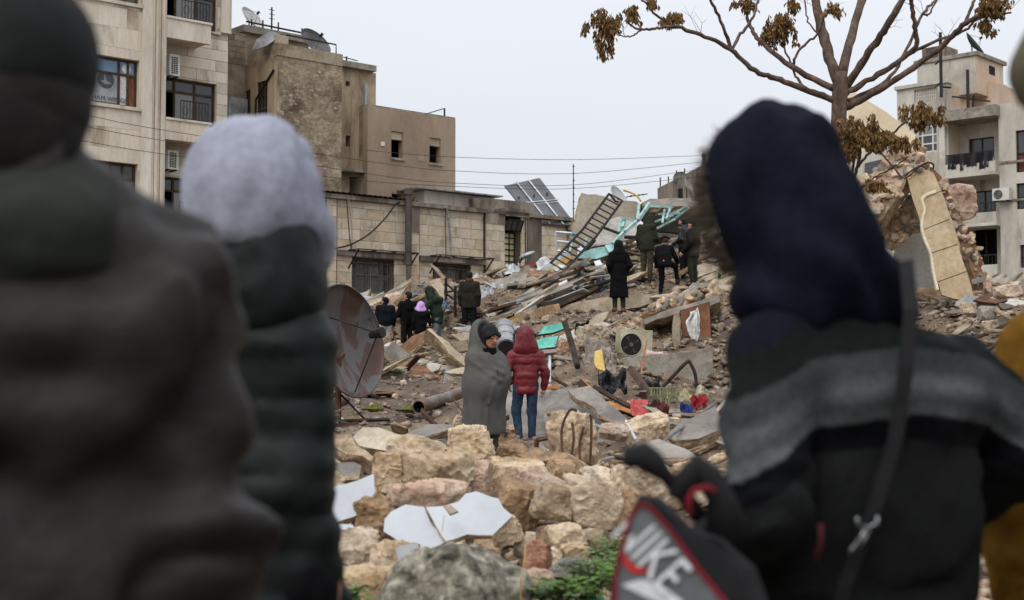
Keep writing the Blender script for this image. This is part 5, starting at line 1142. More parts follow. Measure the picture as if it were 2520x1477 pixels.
def f1(x, y, z):
    if not free(x, y): return False
    s_ = r.uniform(.05, .22) * (1 if y < 13 else .8); link('stone', r.choice(LITTLE), mound, (x, y, z + s_ * .22), (r.uniform(-.5, .5), r.uniform(-.5, .5), r.uniform(0, 6.3)), (s_ * r.uniform(.8, 1.3), s_, s_ * r.uniform(.7, 1.1))); return True
def f0(x, y, z):
    if not free(x, y) or abs(x) > 2.4: return False
    s_ = r.uniform(.16, .34); link('stone', r.choice(LITTLE), mound, (x, y, z + s_ * .3), (r.uniform(-.4, .4), r.uniform(-.4, .4), r.uniform(0, 6.3)), (s_ * r.uniform(.9, 1.3), s_, s_ * r.uniform(.7, 1.0))); return True
scatter(70, 6.4, 13.0, f0); scatter(110, 5.8, 13.5, f1); scatter(120, 13.5, 44, f1)
def f2(x, y, z):
    if not free(x, y, 1): return False
    s_ = r.uniform(.12, .42) if y > 24 else r.uniform(.06, .2); link('concrete_chunk', r.choice(LITTLEC), mound, (x, y, z + s_ * .2), (r.uniform(-.5, .5), r.uniform(-.5, .5), r.uniform(0, 6.3)), (s_ * r.uniform(.8, 1.5), s_, s_ * r.uniform(.6, 1.0))); return True
scatter(70, 14, 25, f2); scatter(225, 25, 43, f2)
def f6(x, y, z):
    if not free(x, y, 1): return False
    s_ = r.uniform(.55, 1.25); link('floor_plate', r.choice(FP), mound, (x, y, z + .12), (r.gauss(.75, .25), r.gauss(-.25, .25), r.gauss(.1, .5)), (s_ * r.uniform(1, 1.5), s_ * .7, s_)); return True
FP = []
for i in range(9):
    n = r.randint(5, 7); pts = [(.75 * r.uniform(.75, 1) * math.cos(6.283 * k / n + r.uniform(-.2, .2)), .5 * r.uniform(.65, 1) * math.sin(6.283 * k / n + r.uniform(-.2, .2))) for k in range(n)]
    FP.append(slab_mesh('floor_plate', pts, r.uniform(.1, .2), [[CONC, CONCT, mk('pale_plaster_bit', (188,182,172), (150,142,130), (208,204,196), sc=3, bump=.2, var=.12), DSTAIN][i % 4], AGG], 260 + i, .06, .2, .05))
scatter(75, 26.5, 42, f6)
TARP_ = mk('grey_blue_plaster', (150,152,150), (120,120,118), (176,178,176), sc=3, bump=.2, var=.1)
SL = []
for i in range(10):
    w_, h_ = r.uniform(.6, 1.2), r.uniform(.35, .8); n = r.randint(4, 6)
    pts = [(w_ * math.cos(6.283 * k / n + r.uniform(-.3, .3)) / 1, h_ * math.sin(6.283 * k / n + r.uniform(-.3, .3))) for k in range(n)]
    SL.append(slab_mesh('slab_fragment', pts, r.uniform(.08, .16), [[CONCW, CONC, CONCT, CONC, EARTH][i % 5], AGG], 50 + i, .05, .22, .04))
def f3(x, y, z):
    if not free(x, y, 1): return False
    if y < 26:
        s_ = r.uniform(.2, .6); link('slab_fragment', SL[r.choice((0, 5, 1, 0, 5, 3))], mound, (x, y, z + .06 * s_), (r.gauss(.08, .14), r.gauss(0, .14), r.uniform(0, 6.3)), (s_, s_, s_))
    else:
        s_ = r.uniform(.25, .75); link('slab_fragment', SL[r.randrange(10)], mound, (x, y, z + .08), (r.gauss(.3, .28), r.gauss(-.22, .2), r.gauss(.1, .5)), (s_ * r.uniform(1, 1.9), s_ * .7, s_))
    return True
scatter(110, 13.5, 26, f3); scatter(185, 26, 43, f3)
PF = []
for i in range(8):
    n = r.randint(4, 6); pts = [(.5 * r.uniform(.6, 1) * math.cos(6.283 * k / n), .4 * r.uniform(.5, 1) * math.sin(6.283 * k / n)) for k in range(n)]
    PF.append(slab_mesh('plaster_fragment', pts, .05, [[mk('pale_plaster_bit', (188,182,172), (150,142,130), (208,204,196), sc=3, bump=.2, var=.12), CONC, TARP_, CONCT][i % 4], AGG], 150 + i, .04, .15, .02))
def f5(x, y, z):
    if not free(x, y, 1): return False
    s_ = r.uniform(.3, 1.0) if y > 26 else r.uniform(.15, .5); link('plaster_fragment', r.choice(PF), mound, (x, y, z + .1), (r.gauss(.5, .4), r.gauss(-.2, .35), r.gauss(0, .8)), (s_ * r.uniform(1, 1.8), s_, s_)); return True
scatter(70, 14, 26, f5); scatter(220, 26, 43, f5)
PLK = []
for i, m in enumerate((WOODD, WOODG, WOODO, WOODG, WOODD, CONC)):
    mb = MB(); n = 6; w_, t_ = r.uniform(.05, .1), r.uniform(.015, .04); vs_ = []
    for k in range(n + 1):
        x = -.5 + k / n; e1 = r.uniform(-.006, .006); 
        if k in (0, n): jx = r.uniform(-.05, .05)
        else: jx = 0
        vs_ += [(x + jx, -w_/2, e1), (x - jx, w_/2, e1), (x - jx, w_/2, e1 + t_), (x + jx, -w_/2, e1 + t_)]
    fs_ = [(4*k + a_, 4*k + (a_+1) % 4, 4*k + 4 + (a_+1) % 4, 4*k + 4 + a_) for k in range(n) for a_ in range(4)] + [(3, 2, 1, 0), (4*n, 4*n+1, 4*n+2, 4*n+3)]
    mb.add(vs_, [tuple(reversed(f)) for f in fs_]); PLK.append(mb.mesh('plank', m))
def f4(x, y, z):
    if not free(x, y, 1): return False
    s_ = r.uniform(.5, 1.3) if y < 26 else r.uniform(.8, 2.2); link('plank', r.choice(PLK), mound, (x, y, z + .06), (r.gauss(0, .3), r.gauss(-.1, .3), r.uniform(0, 6.3)), (s_, s_ * r.uniform(.7, 1.2), 1)); return True
scatter(60, 15, 26, f4); scatter(110, 26, 43, f4)
# crushed debris too small to count
cube = np.array([(-1,-1,-1),(1,-1,-1),(1,1,-1),(-1,1,-1),(-.8,-.9,1),(.9,-.7,1),(.7,.9,1),(-.9,.8,1)]) * .5
cf = np.array([(0,3,2,1),(4,5,6,7),(0,1,5,4),(1,2,6,5),(2,3,7,6),(3,0,4,7)])
def gravel(name, n, y0, y1, smin_, smax_, mat, seed, label, flat=.6):
    g = np.random.default_rng(seed); y = np.exp(g.uniform(math.log(y0), math.log(y1), n)); x = g.uniform(-.26, .38, n) * y; z = ground_np(np.column_stack([x, y]))
    s = smin_ + (smax_ - smin_) * g.random(n) ** 2.5
    a = g.uniform(0, 6.28, n); b = g.normal(0, .5, n); V = cube[None] + g.normal(0, .12, (n, 8, 3)); V = V * s[:, None, None] * np.stack([g.uniform(.7, 1.6, n), g.uniform(.6, 1.1, n), g.uniform(.3, 1, n) * flat], 1)[:, None]
    X = V[..., 0] * np.cos(b)[:, None] - V[..., 2] * np.sin(b)[:, None]; Zz = V[..., 0] * np.sin(b)[:, None] + V[..., 2] * np.cos(b)[:, None]; V = np.stack([X * np.cos(a)[:, None] - V[..., 1] * np.sin(a)[:, None], X * np.sin(a)[:, None] + V[..., 1] * np.cos(a)[:, None], Zz], -1)
    V += np.stack([x, y, z + s * .15], 1)[:, None]
    fc = (cf[None] + np.arange(n)[:, None, None] * 8).reshape(-1, 4)
    o = link(name, np_mesh(name, V.reshape(-1, 3), fc, mat, smooth=False)); tag(o, label, 'debris', kind='stuff'); return o
VAR1 = mk('mixed_crumbs', (158,136,111), (98,80,62), (202,186,162), sc=16, bump=.3, bsc=20, var=0)
VAR2 = mk('mixed_grey_crumbs', (132,118,102), (80,70,60), (186,175,158), sc=9, bump=.3, bsc=20, var=0, stain=(120,84,60), ssc=3, sth=.55)
gravel('crushed_stone', 5000, 5.5, 14, .015, .1, VAR1, 1, 'crushed tan stone crumbs strewn between the foreground blocks')
gravel('crushed_concrete', 5500, 14, 27, .02, .12, VAR2, 2, 'crushed grey concrete crumbs strewn over the wet slabs')
gravel('crushed_masonry', 12000, 26, 43, .02, .2, VAR2, 3, 'crushed masonry crumbs covering the slope of the mound')
gravel('crushed_brick', 6000, 27, 43, .02, .13, VAR1, 4, 'tan brick and stone crumbs on the slope of the mound')
# ================================================================== people
SKIN = mk('skin', (178,128,102), (156,106,82), (190,142,116), sc=6, bump=.05, bsc=30, var=.06, rough=.55, coord='O', fine=.08)
HAIRM = mk('black_hair', (24,20,18), (14,12,11), (38,32,28), sc=20, bump=.6, bsc=40, var=.05, coord='O')
SHOEM = mk('dark_shoe', (36,33,31), (24,22,21), (52,48,44), sc=5, bump=.2, bsc=20, coord='O')
def cloth(name, c, wv=None, rough=.85, bump=.35, k=.2):
    return mk(name, c, tuple(x * (1 - k) for x in c), tuple(min(255, x * (1 + k)) for x in c), sc=7, bump=bump, bsc=34, var=.0, coord='O', rough=rough, wave=wv, fine=.15, spec=.06)
def wrinkle(seed, amp, sx=6, sz=4):
    def f(p):
        q = p * np.array([sx, sx, sz]); return -amp * (np.abs(vn(q + 3 * np.stack([vn(q * .5, seed + 1)] * 3, -1), seed)) - .3) - amp * .4 * vn(q * 2.4, seed + 2)
    return f
# a relaxed open hand: palm, four bent fingers of different length, thumb from the side (points down -z, palm faces +x side in)
def hand_prims(curl=.5):
    pr = [cap((0, 0, 0), (0, .004, -.07), .024, .03, .02), cap((0, -.026, -.05), (0, .03, -.05), .022, .022, .02)]
    for i, (y, l) in enumerate(((.034, .066), (.012, .076), (-.011, .07), (-.033, .055))):
        a = np.array((0, y, -.082)); d1 = np.array((-math.sin(curl * .5), 0, -math.cos(curl * .5))); d2 = np.array((-math.sin(curl * 1.3), 0, -math.cos(curl * 1.3))); d3 = np.array((-math.sin(curl * 2.0), 0, -math.cos(curl * 2.0)))
        b = a + d1 * l * .45; c = b + d2 * l * .32; e = c + d3 * l * .25
        pr += [cap(a + (0, 0, .02), b, .0105, .0098, .006), cap(b, c, .0098, .0088, .004), cap(c, e, .0088, .007, .004)]
    pr += [cap((0, .026, -.025), (-.018, .052, -.06), .015, .0115, .012), cap((-.018, .052, -.06), (-.03, .05, -.09), .0115, .008, .004)]
    return pr
HAND = sdf_mesh('hand', hand_prims(), .0055, SKIN)
def head_prims(c, s=1.0):
    c = np.array(c); q = lambda x, y, z: c + np.array((x, y, z)) * s
    return [ell(q(0, -.012, .02), np.array((.074, .092, .092)) * s), ell(q(0, .02, -.035), np.array((.058, .068, .078)) * s, .03 * s), ell(q(0, .052, -.085), np.array((.03, .028, .026)) * s, .03 * s),
            cap(q(0, .088, .012), q(0, .107, -.022), .009 * s, .014 * s, .012 * s), ell(q(0, .083, -.052), np.array((.024, .014, .012)) * s, .01 * s),
            ell(q(.077, -.008, -.005), np.array((.01, .02, .03)) * s, .008 * s), ell(q(-.077, -.008, -.005), np.array((.01, .02, .03)) * s, .008 * s),
            ell(q(.03, .09, .018), np.array((.018, .012, .012)) * s, .008 * s, 's'), ell(q(-.03, .09, .018), np.array((.018, .012, .012)) * s, .008 * s, 's'),
            ell(q(0, .084, .034), np.array((.05, .012, .008)) * s, .012 * s)]
def default_joints():
    J = dict(neck=(0, -.01, 1.49), head=(0, .02, 1.63), chest=(0, 0, 1.3), waist=(0, 0, 1.08), pelvis=(0, 0, .95))
    for s, k in ((-1, 'l'), (1, 'r')):
        J.update({'sh' + k: (s * .175, -.01, 1.42), 'el' + k: (s * .235, -.04, 1.14), 'wr' + k: (s * .235, .04, .9), 'hip' + k: (s * .09, 0, .92), 'kn' + k: (s * .1, .02, .5), 'an' + k: (s * .105, -.03, .09), 'toe' + k: (s * .125, .13, .045)})
    return J
def person(label, loc, face, H=1.74, pose=None, jacket=None, trousers=None, h=.02, coat=None, hood=None, cap_m=None, hair=True, beard=False, bulk=1.0, fur=None, shoes=None, quilt=0, hands=True, lean=0, skin=None, jacket_drop=.86, fold=.012, wrist_skin=True, extra=None, collar=None, hs=1.0, qa=.007, jmat=None, armk=.035):
    """one figure: face is the heading in degrees (0 looks away from the camera, 180 towards it)."""
    root = empty('person', label, 'person', loc, R(-face)); s = H / 1.75; J = default_joints(); J.update(pose or {})
    J = {k: np.array(v, float) * s for k, v in J.items()}; g = lambda k: J[k]
    b = bulk * s
    body = [cap(g('pelvis'), g('waist'), .1*b, .1*b, .05), cap(g('waist'), g('chest'), .1*b, .11*b, .05), cap(g('chest'), g('neck'), .1*b, .055*s, .05), cap(g('shl'), g('shr'), .06*s, .06*s, .05)]
    for k in 'lr': body += [cap(g('hip'+k), g('kn'+k), .075*s, .055*s), cap(g('kn'+k), g('an'+k), .055*s, .04*s), cap(g('an'+k), g('toe'+k), .038*s, .03*s), cap(g('sh'+k), g('el'+k), .05*s, .042*s), cap(g('el'+k), g('wr'+k), .042*s, .03*s), cap(g('wr'+k), g('wr'+k) + (g('wr'+k) - g('el'+k)) / np.linalg.norm(g('wr'+k) - g('el'+k)) * .03 * s, .03*s, .026*s)]
    hy = J.get('headyaw', np.array([0.0, 0, 0]))
    body += [cap(g('neck') - (0, 0, .04), g('head') - (0, .02*s, .03*s), .052*s, .05*s, .03)]
    link('body', sdf_mesh('body', body, max(h, .018), [skin or SKIN]), root)
    yaw, pit = J['look'][:2] / s if 'look' in J else (0, 0)
    hd = link('head', sdf_mesh('head', head_prims((0, 0, 0), s * hs), max(.009, h * .5), [skin or SKIN, HAIRM], matfn=(lambda c: ((c[:, 2] < -.035 * s) & (c[:, 1] > .0) & (np.abs(c[:, 2] + .052 * s) > .012 * s)).astype(int)) if beard else None), root, tuple(g('head')), (R(-pit), 0, R(-yaw)))
    bl = np.eye(3)
    if hands:
        for k in 'lr':
            d = Vector(g('wr'+k) - g('el'+k)).normalized(); o = link('hand', HAND, root, tuple(Vector(g('wr'+k)) + d * .03 * s)); q = Vector((0, 0, -1)).rotation_difference(d); m = q.to_matrix().to_4x4()
            if k == 'l': m = m @ Matrix.Scale(-1, 4, (1, 0, 0))
            o.matrix_local = Matrix.Translation(Vector(g('wr'+k)) + d * .03 * s) @ m @ Matrix.Scale(s, 4)
    # trousers
    tr = [cap(g('hipl'), g('hipr'), .1*b, .1*b, .03)]
    for k in 'lr': tr += [cap(g('hip'+k), g('kn'+k), .1*b, .075*s, .02), cap(g('kn'+k), g('an'+k) + (0, 0, .045*s), .075*s, .06*s, .03)]
    if trousers: link('trousers', sdf_mesh('trousers', tr, h, trousers, wrinkle(3, fold, 9, 7)), root)
    # jacket
    dz = jacket_drop * s
    jk = []
    for sx in (-1, 1):
        jk += [cap((sx*.065*b + g('pelvis')[0], g('pelvis')[1], dz + .0), g('waist') + (sx*.065*b, 0, 0), .125*b, .12*b, .06), cap(g('waist') + (sx*.065*b, 0, 0), g('chest') + (sx*.08*b, 0, .02*s), .12*b, .13*b, .06)]
    jk += [cap(g('shl') - (0, 0, .02*s), g('shr') - (0, 0, .02*s), .085*b, .085*b, .06), cap(g('chest'), g('neck') + (0, 0, .0), .12*b, .08*s, .06)]
    for k in 'lr': jk += [cap(g('sh'+k), g('el'+k), .078*b, .066*b, armk), cap(g('el'+k), g('wr'+k), .066*b, .052*b, .03)]
    if coat: jk += [cap((g('pelvis')[0] - .07*b, g('pelvis')[1], coat*s), (g('waist')[0] - .05*b, g('waist')[1], g('waist')[2]), .17*b, .12*b, .06), cap((g('pelvis')[0] + .07*b, g('pelvis')[1], coat*s), (g('waist')[0] + .05*b, g('waist')[1], g('waist')[2]), .17*b, .12*b, .06), hsp((0, 0, -1), -(coat*s), .01)]
    else: jk += [hsp((0, 0, -1), -(dz - .06*s), .01)] if J.get('nocut') is None else []
    if extra: jk += extra(J, s)
    wr_ = wrinkle(7, fold * 1.2, 7, 8)
    def jd(p):
        d = wr_(p)
        if quilt: d = d - qa * (np.abs(np.sin((p[:, 2] + .15 * p[:, 0]**2) * math.pi / quilt)) ** .6 - .5)
        return d
    if jacket: link('coat' if coat else 'jacket', sdf_mesh('jacket', jk, h, jacket, jd, jmat), root)
    if collar: link('collar', sdf_mesh('collar', [cap(g('neck') + (-.03*s, -.01, .02*s), g('neck') + (.03*s, -.01, .02*s), .085*s, .085*s, .03)], h, collar), root)
    for k in 'lr':
        a = g('an'+k); t = g('toe'+k); link('shoe', sdf_mesh('shoe', [cap(a - (0, .02*s, .045*s), t, .048*s, .04*s, .02), cap(a, a - (0, 0, .04*s), .055*s, .052*s, .02), hsp((0, 0, -1), -(min(a[2] - .09*s, t[2] - .045*s)) + .0, .004)], max(.012, h*.7), shoes or SHOEM), root)
    hh = g('head'); s = s * hs
    if hood:
        hp = [ell(hh + (0, -.025*s, .03*s), np.array((.118, .14, .145)) * s), ell(hh + (0, -.06*s, -.09*s), np.array((.125, .1, .12)) * s, .06), cap(g('neck') + (-.07*s, -.02*s, 0), g('neck') + (.07*s, -.02*s, 0), .09*s, .09*s, .06), ell(hh + (0, .13*s, -.005*s), np.array((.078, .13, .11)) * s, .02, 's')]
        ho = link('hood', sdf_mesh('hood', hp, h * .8, hood, wrinkle(11, fold, 7, 7)), root); ho.rotation_euler = (0, 0, R(-yaw * .0))
        if fur:
            mb = MB(); rr = random.Random(4)
            for k in range(420):
                t = rr.uniform(0, 6.28); c_ = Vector(hh) + Vector((.098*s*math.cos(t), .075*s + rr.uniform(-.02, .02), .0 + .125*s*math.sin(t))); d = Vector((math.cos(t), rr.uniform(-.3, .6), math.sin(t))) * rr.uniform(.03, .065); sd = Vector((rr.uniform(-1, 1), rr.uniform(-1, 1), rr.uniform(-1, 1))).normalized() * .006
                mb.add([c_ - sd, c_ + sd, c_ + d], [(0, 1, 2)])
            mb.build('fur_trim', fur, root)
    elif cap_m:
        c_ = sdf_mesh('cap', [ell((0, -.014*s, .045*s), np.array((.089, .106, .092)) * s), hsp((0, .1, -1), -.012*s, .01)], max(.01, h*.6), cap_m); o = link('cap', c_, root, tuple(hh), (R(-pit), 0, R(-yaw)))
        if hair: link('hair', sdf_mesh('hair', [ell((0, -.03*s, .0), np.array((.079, .085, .07)) * s), hsp((0, 1, 0), -.01*s, .01)], max(.01, h*.6), HAIRM), root, tuple(hh), (R(-pit), 0, R(-yaw)))
    elif hair:
        link('hair', sdf_mesh('hair', [ell((0, -.02*s, .04*s), np.array((.086, .1, .088)) * s), ell((0, -.05*s, -.01*s), np.array((.078, .06, .075)) * s, .03), hsp((0, .8, -.6), .016*s, .01)], max(.01, h*.6), HAIRM, lambda p: .004 * vn(p * 60, 2)), root, tuple(hh), (R(-pit), 0, R(-yaw)))
    return root
def feet(u, v, d):
    q = P(u, v, d); return (q.x, q.y, q.z)
# ---------------------------------------------------------------- people on the mound
C_OL = cloth('dark_olive_cloth', (44,46,37)); C_BK = cloth('near_black_cloth', (17,17,19)); C_BR = cloth('dark_brown_waxed_cloth', (42,39,34)); C_NV = cloth('dark_navy_cloth', (22,25,30)); C_CH = cloth('charcoal_cloth', (26,26,26))
C_GN = cloth('dark_green_cloth', (36,46,38)); C_KH = cloth('faded_khaki_cloth', (66,61,48)); C_LT = mk('black_leather', (30,30,33), (20,20,22), (44,44,48), sc=6, bump=.3, bsc=20, rough=.4, coord='O', var=0); C_LG = cloth('light_grey_cloth', (150,150,148)); C_PU = cloth('lilac_wool', (186,146,200)); C_DN = cloth('dark_jeans', (42,50,60))
q = feet(1155, 836, 36.2)
person('person seen from behind in a dark waxed jacket standing near the iron posts', q, 3, 1.78, jacket=[C_BR], trousers=[C_NV], bulk=1.06, jacket_drop=.86, pose=dict(anl=(-.14,-.03,.09), toel=(-.2,.12,.045), knl=(-.12,.02,.5), anr=(.13,-.03,.09), toer=(.17,.13,.045)), collar=[cloth('brown_corduroy', (74,54,42))])
person('person in a long black hooded coat standing with back turned and hands in pockets', feet(1523, 768, 34.3), -8, 1.74, jacket=[C_BK], trousers=[C_OL], coat=.36, hood=[C_CH], bulk=1.03, pose=dict(ell=(-.27,-.1,1.16), wrl=(-.2,.06,.98), elr=(.27,-.1,1.16), wrr=(.2,.06,.98)), hands=False, shoes=cloth('brown_sandal', (104,72,58)))
person('person in a dark olive hooded jacket and khaki trousers bending towards the collapsed storey', feet(1592, 694, 36.8), 35, 1.8, jacket=[C_OL], trousers=[C_KH], hood=[C_OL], bulk=1.1, pose=dict(head=(.02,.16,1.6), neck=(.01,.08,1.48), chest=(0,.04,1.3), wrr=(.16,.3,1.08), elr=(.24,.05,1.14)))
person('person in a black jacket with a fur-edged hood lifting one knee over the rubble', feet(1634, 730, 35.8), 18, 1.66, jacket=[C_BK], trousers=[cloth('black_track_trousers', (15,15,17))], bulk=1.02, collar=[cloth('brown_fur', (92,76,58))], h=.018,
       pose=dict(pelvis=(.02,.0,.94), waist=(.0,.06,1.07), chest=(-.03,.18,1.25), neck=(-.03,.28,1.4), head=(-.02,.36,1.5), shl=(-.2,.26,1.34), shr=(.15,.24,1.34), ell=(-.27,.25,1.08), wrl=(-.28,.3,.82), elr=(.26,.28,1.1), wrr=(.3,.42,.95), hipl=(-.08,0,.9), hipr=(.1,.02,.9), knr=(.24,.38,.86), anr=(.3,.34,.46), toer=(.32,.48,.42), knl=(-.06,.03,.48), anl=(-.08,-.06,.09), toel=(-.09,.1,.045), look=(0,-25,0)))
person('bearded person in a black leather jacket looking down at the rubble', feet(1684, 694, 37.6), -50, 1.76, jacket=[C_LT], trousers=[C_NV], beard=True, pose=dict(look=(-8,-12,0), head=(0,.05,1.62), wrl=(-.2,.22,1.0)))
person('person in a dark cap and olive coat standing beside the bearded person', feet(1706, 706, 36.6), -55, 1.76, jacket=[C_CH], trousers=[C_OL], cap_m=[C_CH], bulk=1.1, jacket_drop=.82, pose=dict(look=(-5,-14,0), wrl=(-.24,.16,.92)))
person('person in a black sweater and cargo trousers standing with arms crossed beyond the dish', feet(1003, 884, 34.8), -30, 1.7, jacket=[C_BK], trousers=[C_CH], hair=True, pose=dict(look=(-35,-10,0), ell=(-.27,.02,1.14), wrl=(.05,.2,1.17), elr=(.27,.02,1.14), wrr=(-.05,.23,1.12)), jacket_drop=.95, hands=False)
person('person in a dark cap and pale trousers standing closest to the big dish', feet(948, 888, 35.2), -20, 1.66, jacket=[C_NV], trousers=[C_LG], cap_m=[C_NV], jacket_drop=.98, pose=dict(look=(-40,-25,0), head=(0,.1,1.58), neck=(0,.06,1.46), wrl=(-.1,.3,1.0), ell=(-.26,.1,1.12)))
person('small child in a lilac knitted hat held by the hooded person', feet(1036, 884, 34.3), -10, 1.42, jacket=[C_BK], trousers=[C_BK], hood=[C_PU], bulk=.92, hs=1.12, pose=dict(head=(0,.12,1.58), neck=(0,.06,1.46), wrr=(.3,.2,1.05), elr=(.28,.02,1.14)))
person('person in a dark green hooded jacket reaching to the child in the lilac hat', feet(1076, 876, 34.6), -75, 1.74, jacket=[C_GN], trousers=[cloth('pale_jeans', (96,104,112))], hood=[C_GN], bulk=1.06, pose=dict(head=(0,.24,1.58), neck=(0,.16,1.46), chest=(0,.08,1.28), ell=(-.22,.22,1.2), wrl=(-.1,.46,1.18), elr=(.24,.1,1.12), wrr=(.16,.36,1.05), look=(0,-20,0)))
# ---------------------------------------------------------------- child in the red jacket
C_RED = mk('red_quilted_nylon', (100,20,30), (74,13,21), (122,30,40), sc=5, bump=.35, bsc=22, var=0, coord='O', rough=.5, spec=.4, fine=.1); C_JN = mk('blue_jeans', (30,46,68), (19,31,48), (48,66,90), sc=9, bump=.4, bsc=40, var=0, coord='O')
g0 = feet(1294, 1094, 17)
SNK = cloth('black_white_trainer', (60,60,62))
red = person('child in a red quilted hooded jacket, blue jeans and black and white trainers, back turned', g0, -6, 1.36, h=.0085, jacket=[C_RED], trousers=[C_JN], hood=[C_RED], quilt=.088, bulk=1.02, jacket_drop=.85, hs=1.27, fold=.009, shoes=SNK,
    pose=dict(shl=(-.2,-.01,1.4), shr=(.2,-.01,1.4), ell=(-.3,-.05,1.15), wrl=(-.27,.06,.97), elr=(.31,-.03,1.13), wrr=(.29,.02,.9), hipl=(-.1,0,.92), hipr=(.1,0,.92), knl=(-.15,.03,.52), anl=(-.11,-.06,.09), toel=(-.28,-.04,.045), knr=(.1,.02,.52), anr=(.09,-.05,.09), toer=(.13,.1,.045), head=(-.01,.02,1.66)), fur=None)
fm = mk('dark_fur', (48,34,30), bump=.2, coord='O'); mb = MB(); rr = random.Random(8); hc_ = Vector((-.01, .05, 1.29))
for k in range(700):
    t = rr.uniform(-.6, 3.74); c_ = hc_ + Vector((.118*math.cos(t), .03 + rr.uniform(-.02, .02), .138*math.sin(t))); d = Vector((math.cos(t), rr.uniform(-.6, .2), math.sin(t))) * rr.uniform(.015, .04); sd = Vector((rr.uniform(-1,1), rr.uniform(-1,1), rr.uniform(-1,1))).normalized() * .004
    mb.add([c_ - sd, c_ + sd, c_ + d], [(0, 1, 2)])
mb.build('fur_trim', fm, red)
WH = cloth('white_rubber', (205,205,205))
for ch in [c for c in red.children if c.name.startswith('shoe')]:
    bb = [Vector(c) for c in ch.bound_box]; x0 = min(c.x for c in bb); x1 = max(c.x for c in bb); y0 = min(c.y for c in bb); y1 = max(c.y for c in bb); z0 = min(c.z for c in bb)
    piece(ch, 'sole', WH, (x0 + .004, y0 + .004, z0 - .006), (x1 - .004, y1 - .004, z0 + .022))
    mb = MB(); cx_ = (x0 + x1) / 2; mb.tube([(x0 + .002, y0 + .03, z0 + .05), (cx_, (y0+y1)/2 - .01, z0 + .062), (x0 + .01, y1 - .05, z0 + .05)], .008, 5); mb.tube([(x1 - .004, y0 + .03, z0 + .05), (cx_ + .01, (y0+y1)/2, z0 + .066), (x1 - .01, y1 - .05, z0 + .05)], .008, 5); mb.build('stripe', WH, ch)
# ---------------------------------------------------------------- child wrapped in a grey blanket
bl0 = feet(1194, 1136, 14.3); s = 1.42 / 1.75
boy = empty('person', 'child wrapped in a grey blanket over a black beanie, looking down to one side', 'person', bl0, R(-140))
# local frame: y is where the chest points (to the right of the picture and a little towards the camera)
S_B = mk('child_skin', (172,122,94), (152,102,76), (186,138,110), sc=6, bump=.04, bsc=30, var=0, rough=.5, coord='O', fine=.06)
lg = [cap((-.07,0,.74), (-.08,.03,.42), .08, .06), cap((-.08,.03,.42), (-.085,0,.08), .06, .045), cap((.07,0,.74), (.06,-.06,.42), .08, .06), cap((.06,-.06,.42), (.05,-.16,.1), .06, .045), cap((0,0,.74), (0,0,1.1), .1, .11), cap((0,0,1.1), (0,.02,1.24), .07, .05), cap((-.14,0,1.08), (.14,0,1.08), .06, .06)]
link('body', sdf_mesh('body', lg + [cap((-.085,0,.08), (-.1,.12,.04), .035, .028), cap((.05,-.16,.1), (.045,-.04,.04), .035, .028)], .014, [S_B]), boy)
link('sweater', sdf_mesh('sweater', [cap((0,0,.8), (0,0,1.1), .115, .125), cap((0,.01,1.1), (0,.03,1.17), .08, .045)], .012, C_BK), boy)
link('trousers', sdf_mesh('trousers', [cap((-.07,0,.74), (-.08,.03,.42), .1, .078), cap((-.08,.03,.42), (-.085,0,.1), .075, .062), cap((.07,0,.74), (.06,-.06,.42), .1, .078), cap((.06,-.06,.42), (.05,-.16,.12), .075, .062)], .011, cloth('grey_tracksuit', (62,60,60)), wrinkle(5, .008, 9, 9)), boy)
for a_, b_ in (((-.085,-.02,.05), (-.1,.13,.035)), ((.05,-.18,.06), (.045,-.03,.04))): link('shoe', sdf_mesh('shoe', [cap(a_, b_, .042, .036), hsp((0, 0, -1), -.008, .004)], .01, cloth('tan_sandal', (140,108,92))), boy)
HC = (0.0, .075, 1.27); HL = (R(-15), 0, R(-2))
hp = [pr for pr in head_prims((0, 0, 0), .93)]
hm = sdf_mesh('head', hp, .0042, [S_B, cloth('lip_tint', (150,84,76)), HAIRM], matfn=lambda c: np.where((np.abs(c[:, 2] + .048) < .008) & (np.abs(c[:, 0]) < .024) & (c[:, 1] > .07), 1, np.where((np.abs(c[:, 2] - .036 + .15 * np.abs(np.abs(c[:, 0]) - .03)) < .0035) & (np.abs(np.abs(c[:, 0]) - .03) < .02) & (c[:, 1] > .05), 2, 0)))
hd = link('head', hm, boy, HC, HL)
for sx in (-1, 1):
    ey = sdf_mesh('eyelid', [ell((0, 0, 0), (.0165, .012, .0115))], .0028, S_B); e_ = link('eyelid', ey, hd, (sx * .028, .0755, .0165))
    mb = MB(); mb.tube([(sx * .028 + .0155 * math.cos(t), .0835 - .006 * abs(math.cos(t)), .0125 - .006 * math.sin(t)) for t in np.linspace(.15, math.pi - .15, 8)], .0018, 4); mb.build('lash', HAIRM, hd)
    mb = MB(); mb.tube([(sx * .028 + .018 * (t - .5) * 2, .082 - .01 * abs(t - .5) * 2 * (1 if (t > .5) == (sx > 0) else .2), .036 + .005 * math.sin(t * math.pi)) for t in np.linspace(0, 1, 7)], .0028, 4); mb.build('eyebrow', HAIRM, hd)
C_BN = mk('black_knit', (24,25,27), (16,17,18), (36,37,40), sc=9, bump=.4, bsc=40, var=0, coord='O', wave=(60, .3, 'X'))
link('beanie', sdf_mesh('beanie', [ell((0, -.014, .035), (.086, .104, .102)), ell((0, -.04, -.05), (.086, .075, .09), .03), cap((-.06, .058, .035), (.06, .058, .035), .03, .03, .02), ell((0, .115, -.04), (.06, .095, .088), .012, 's')], .0065, C_BN, wrinkle(9, .004, 14, 14)), boy, HC, HL)
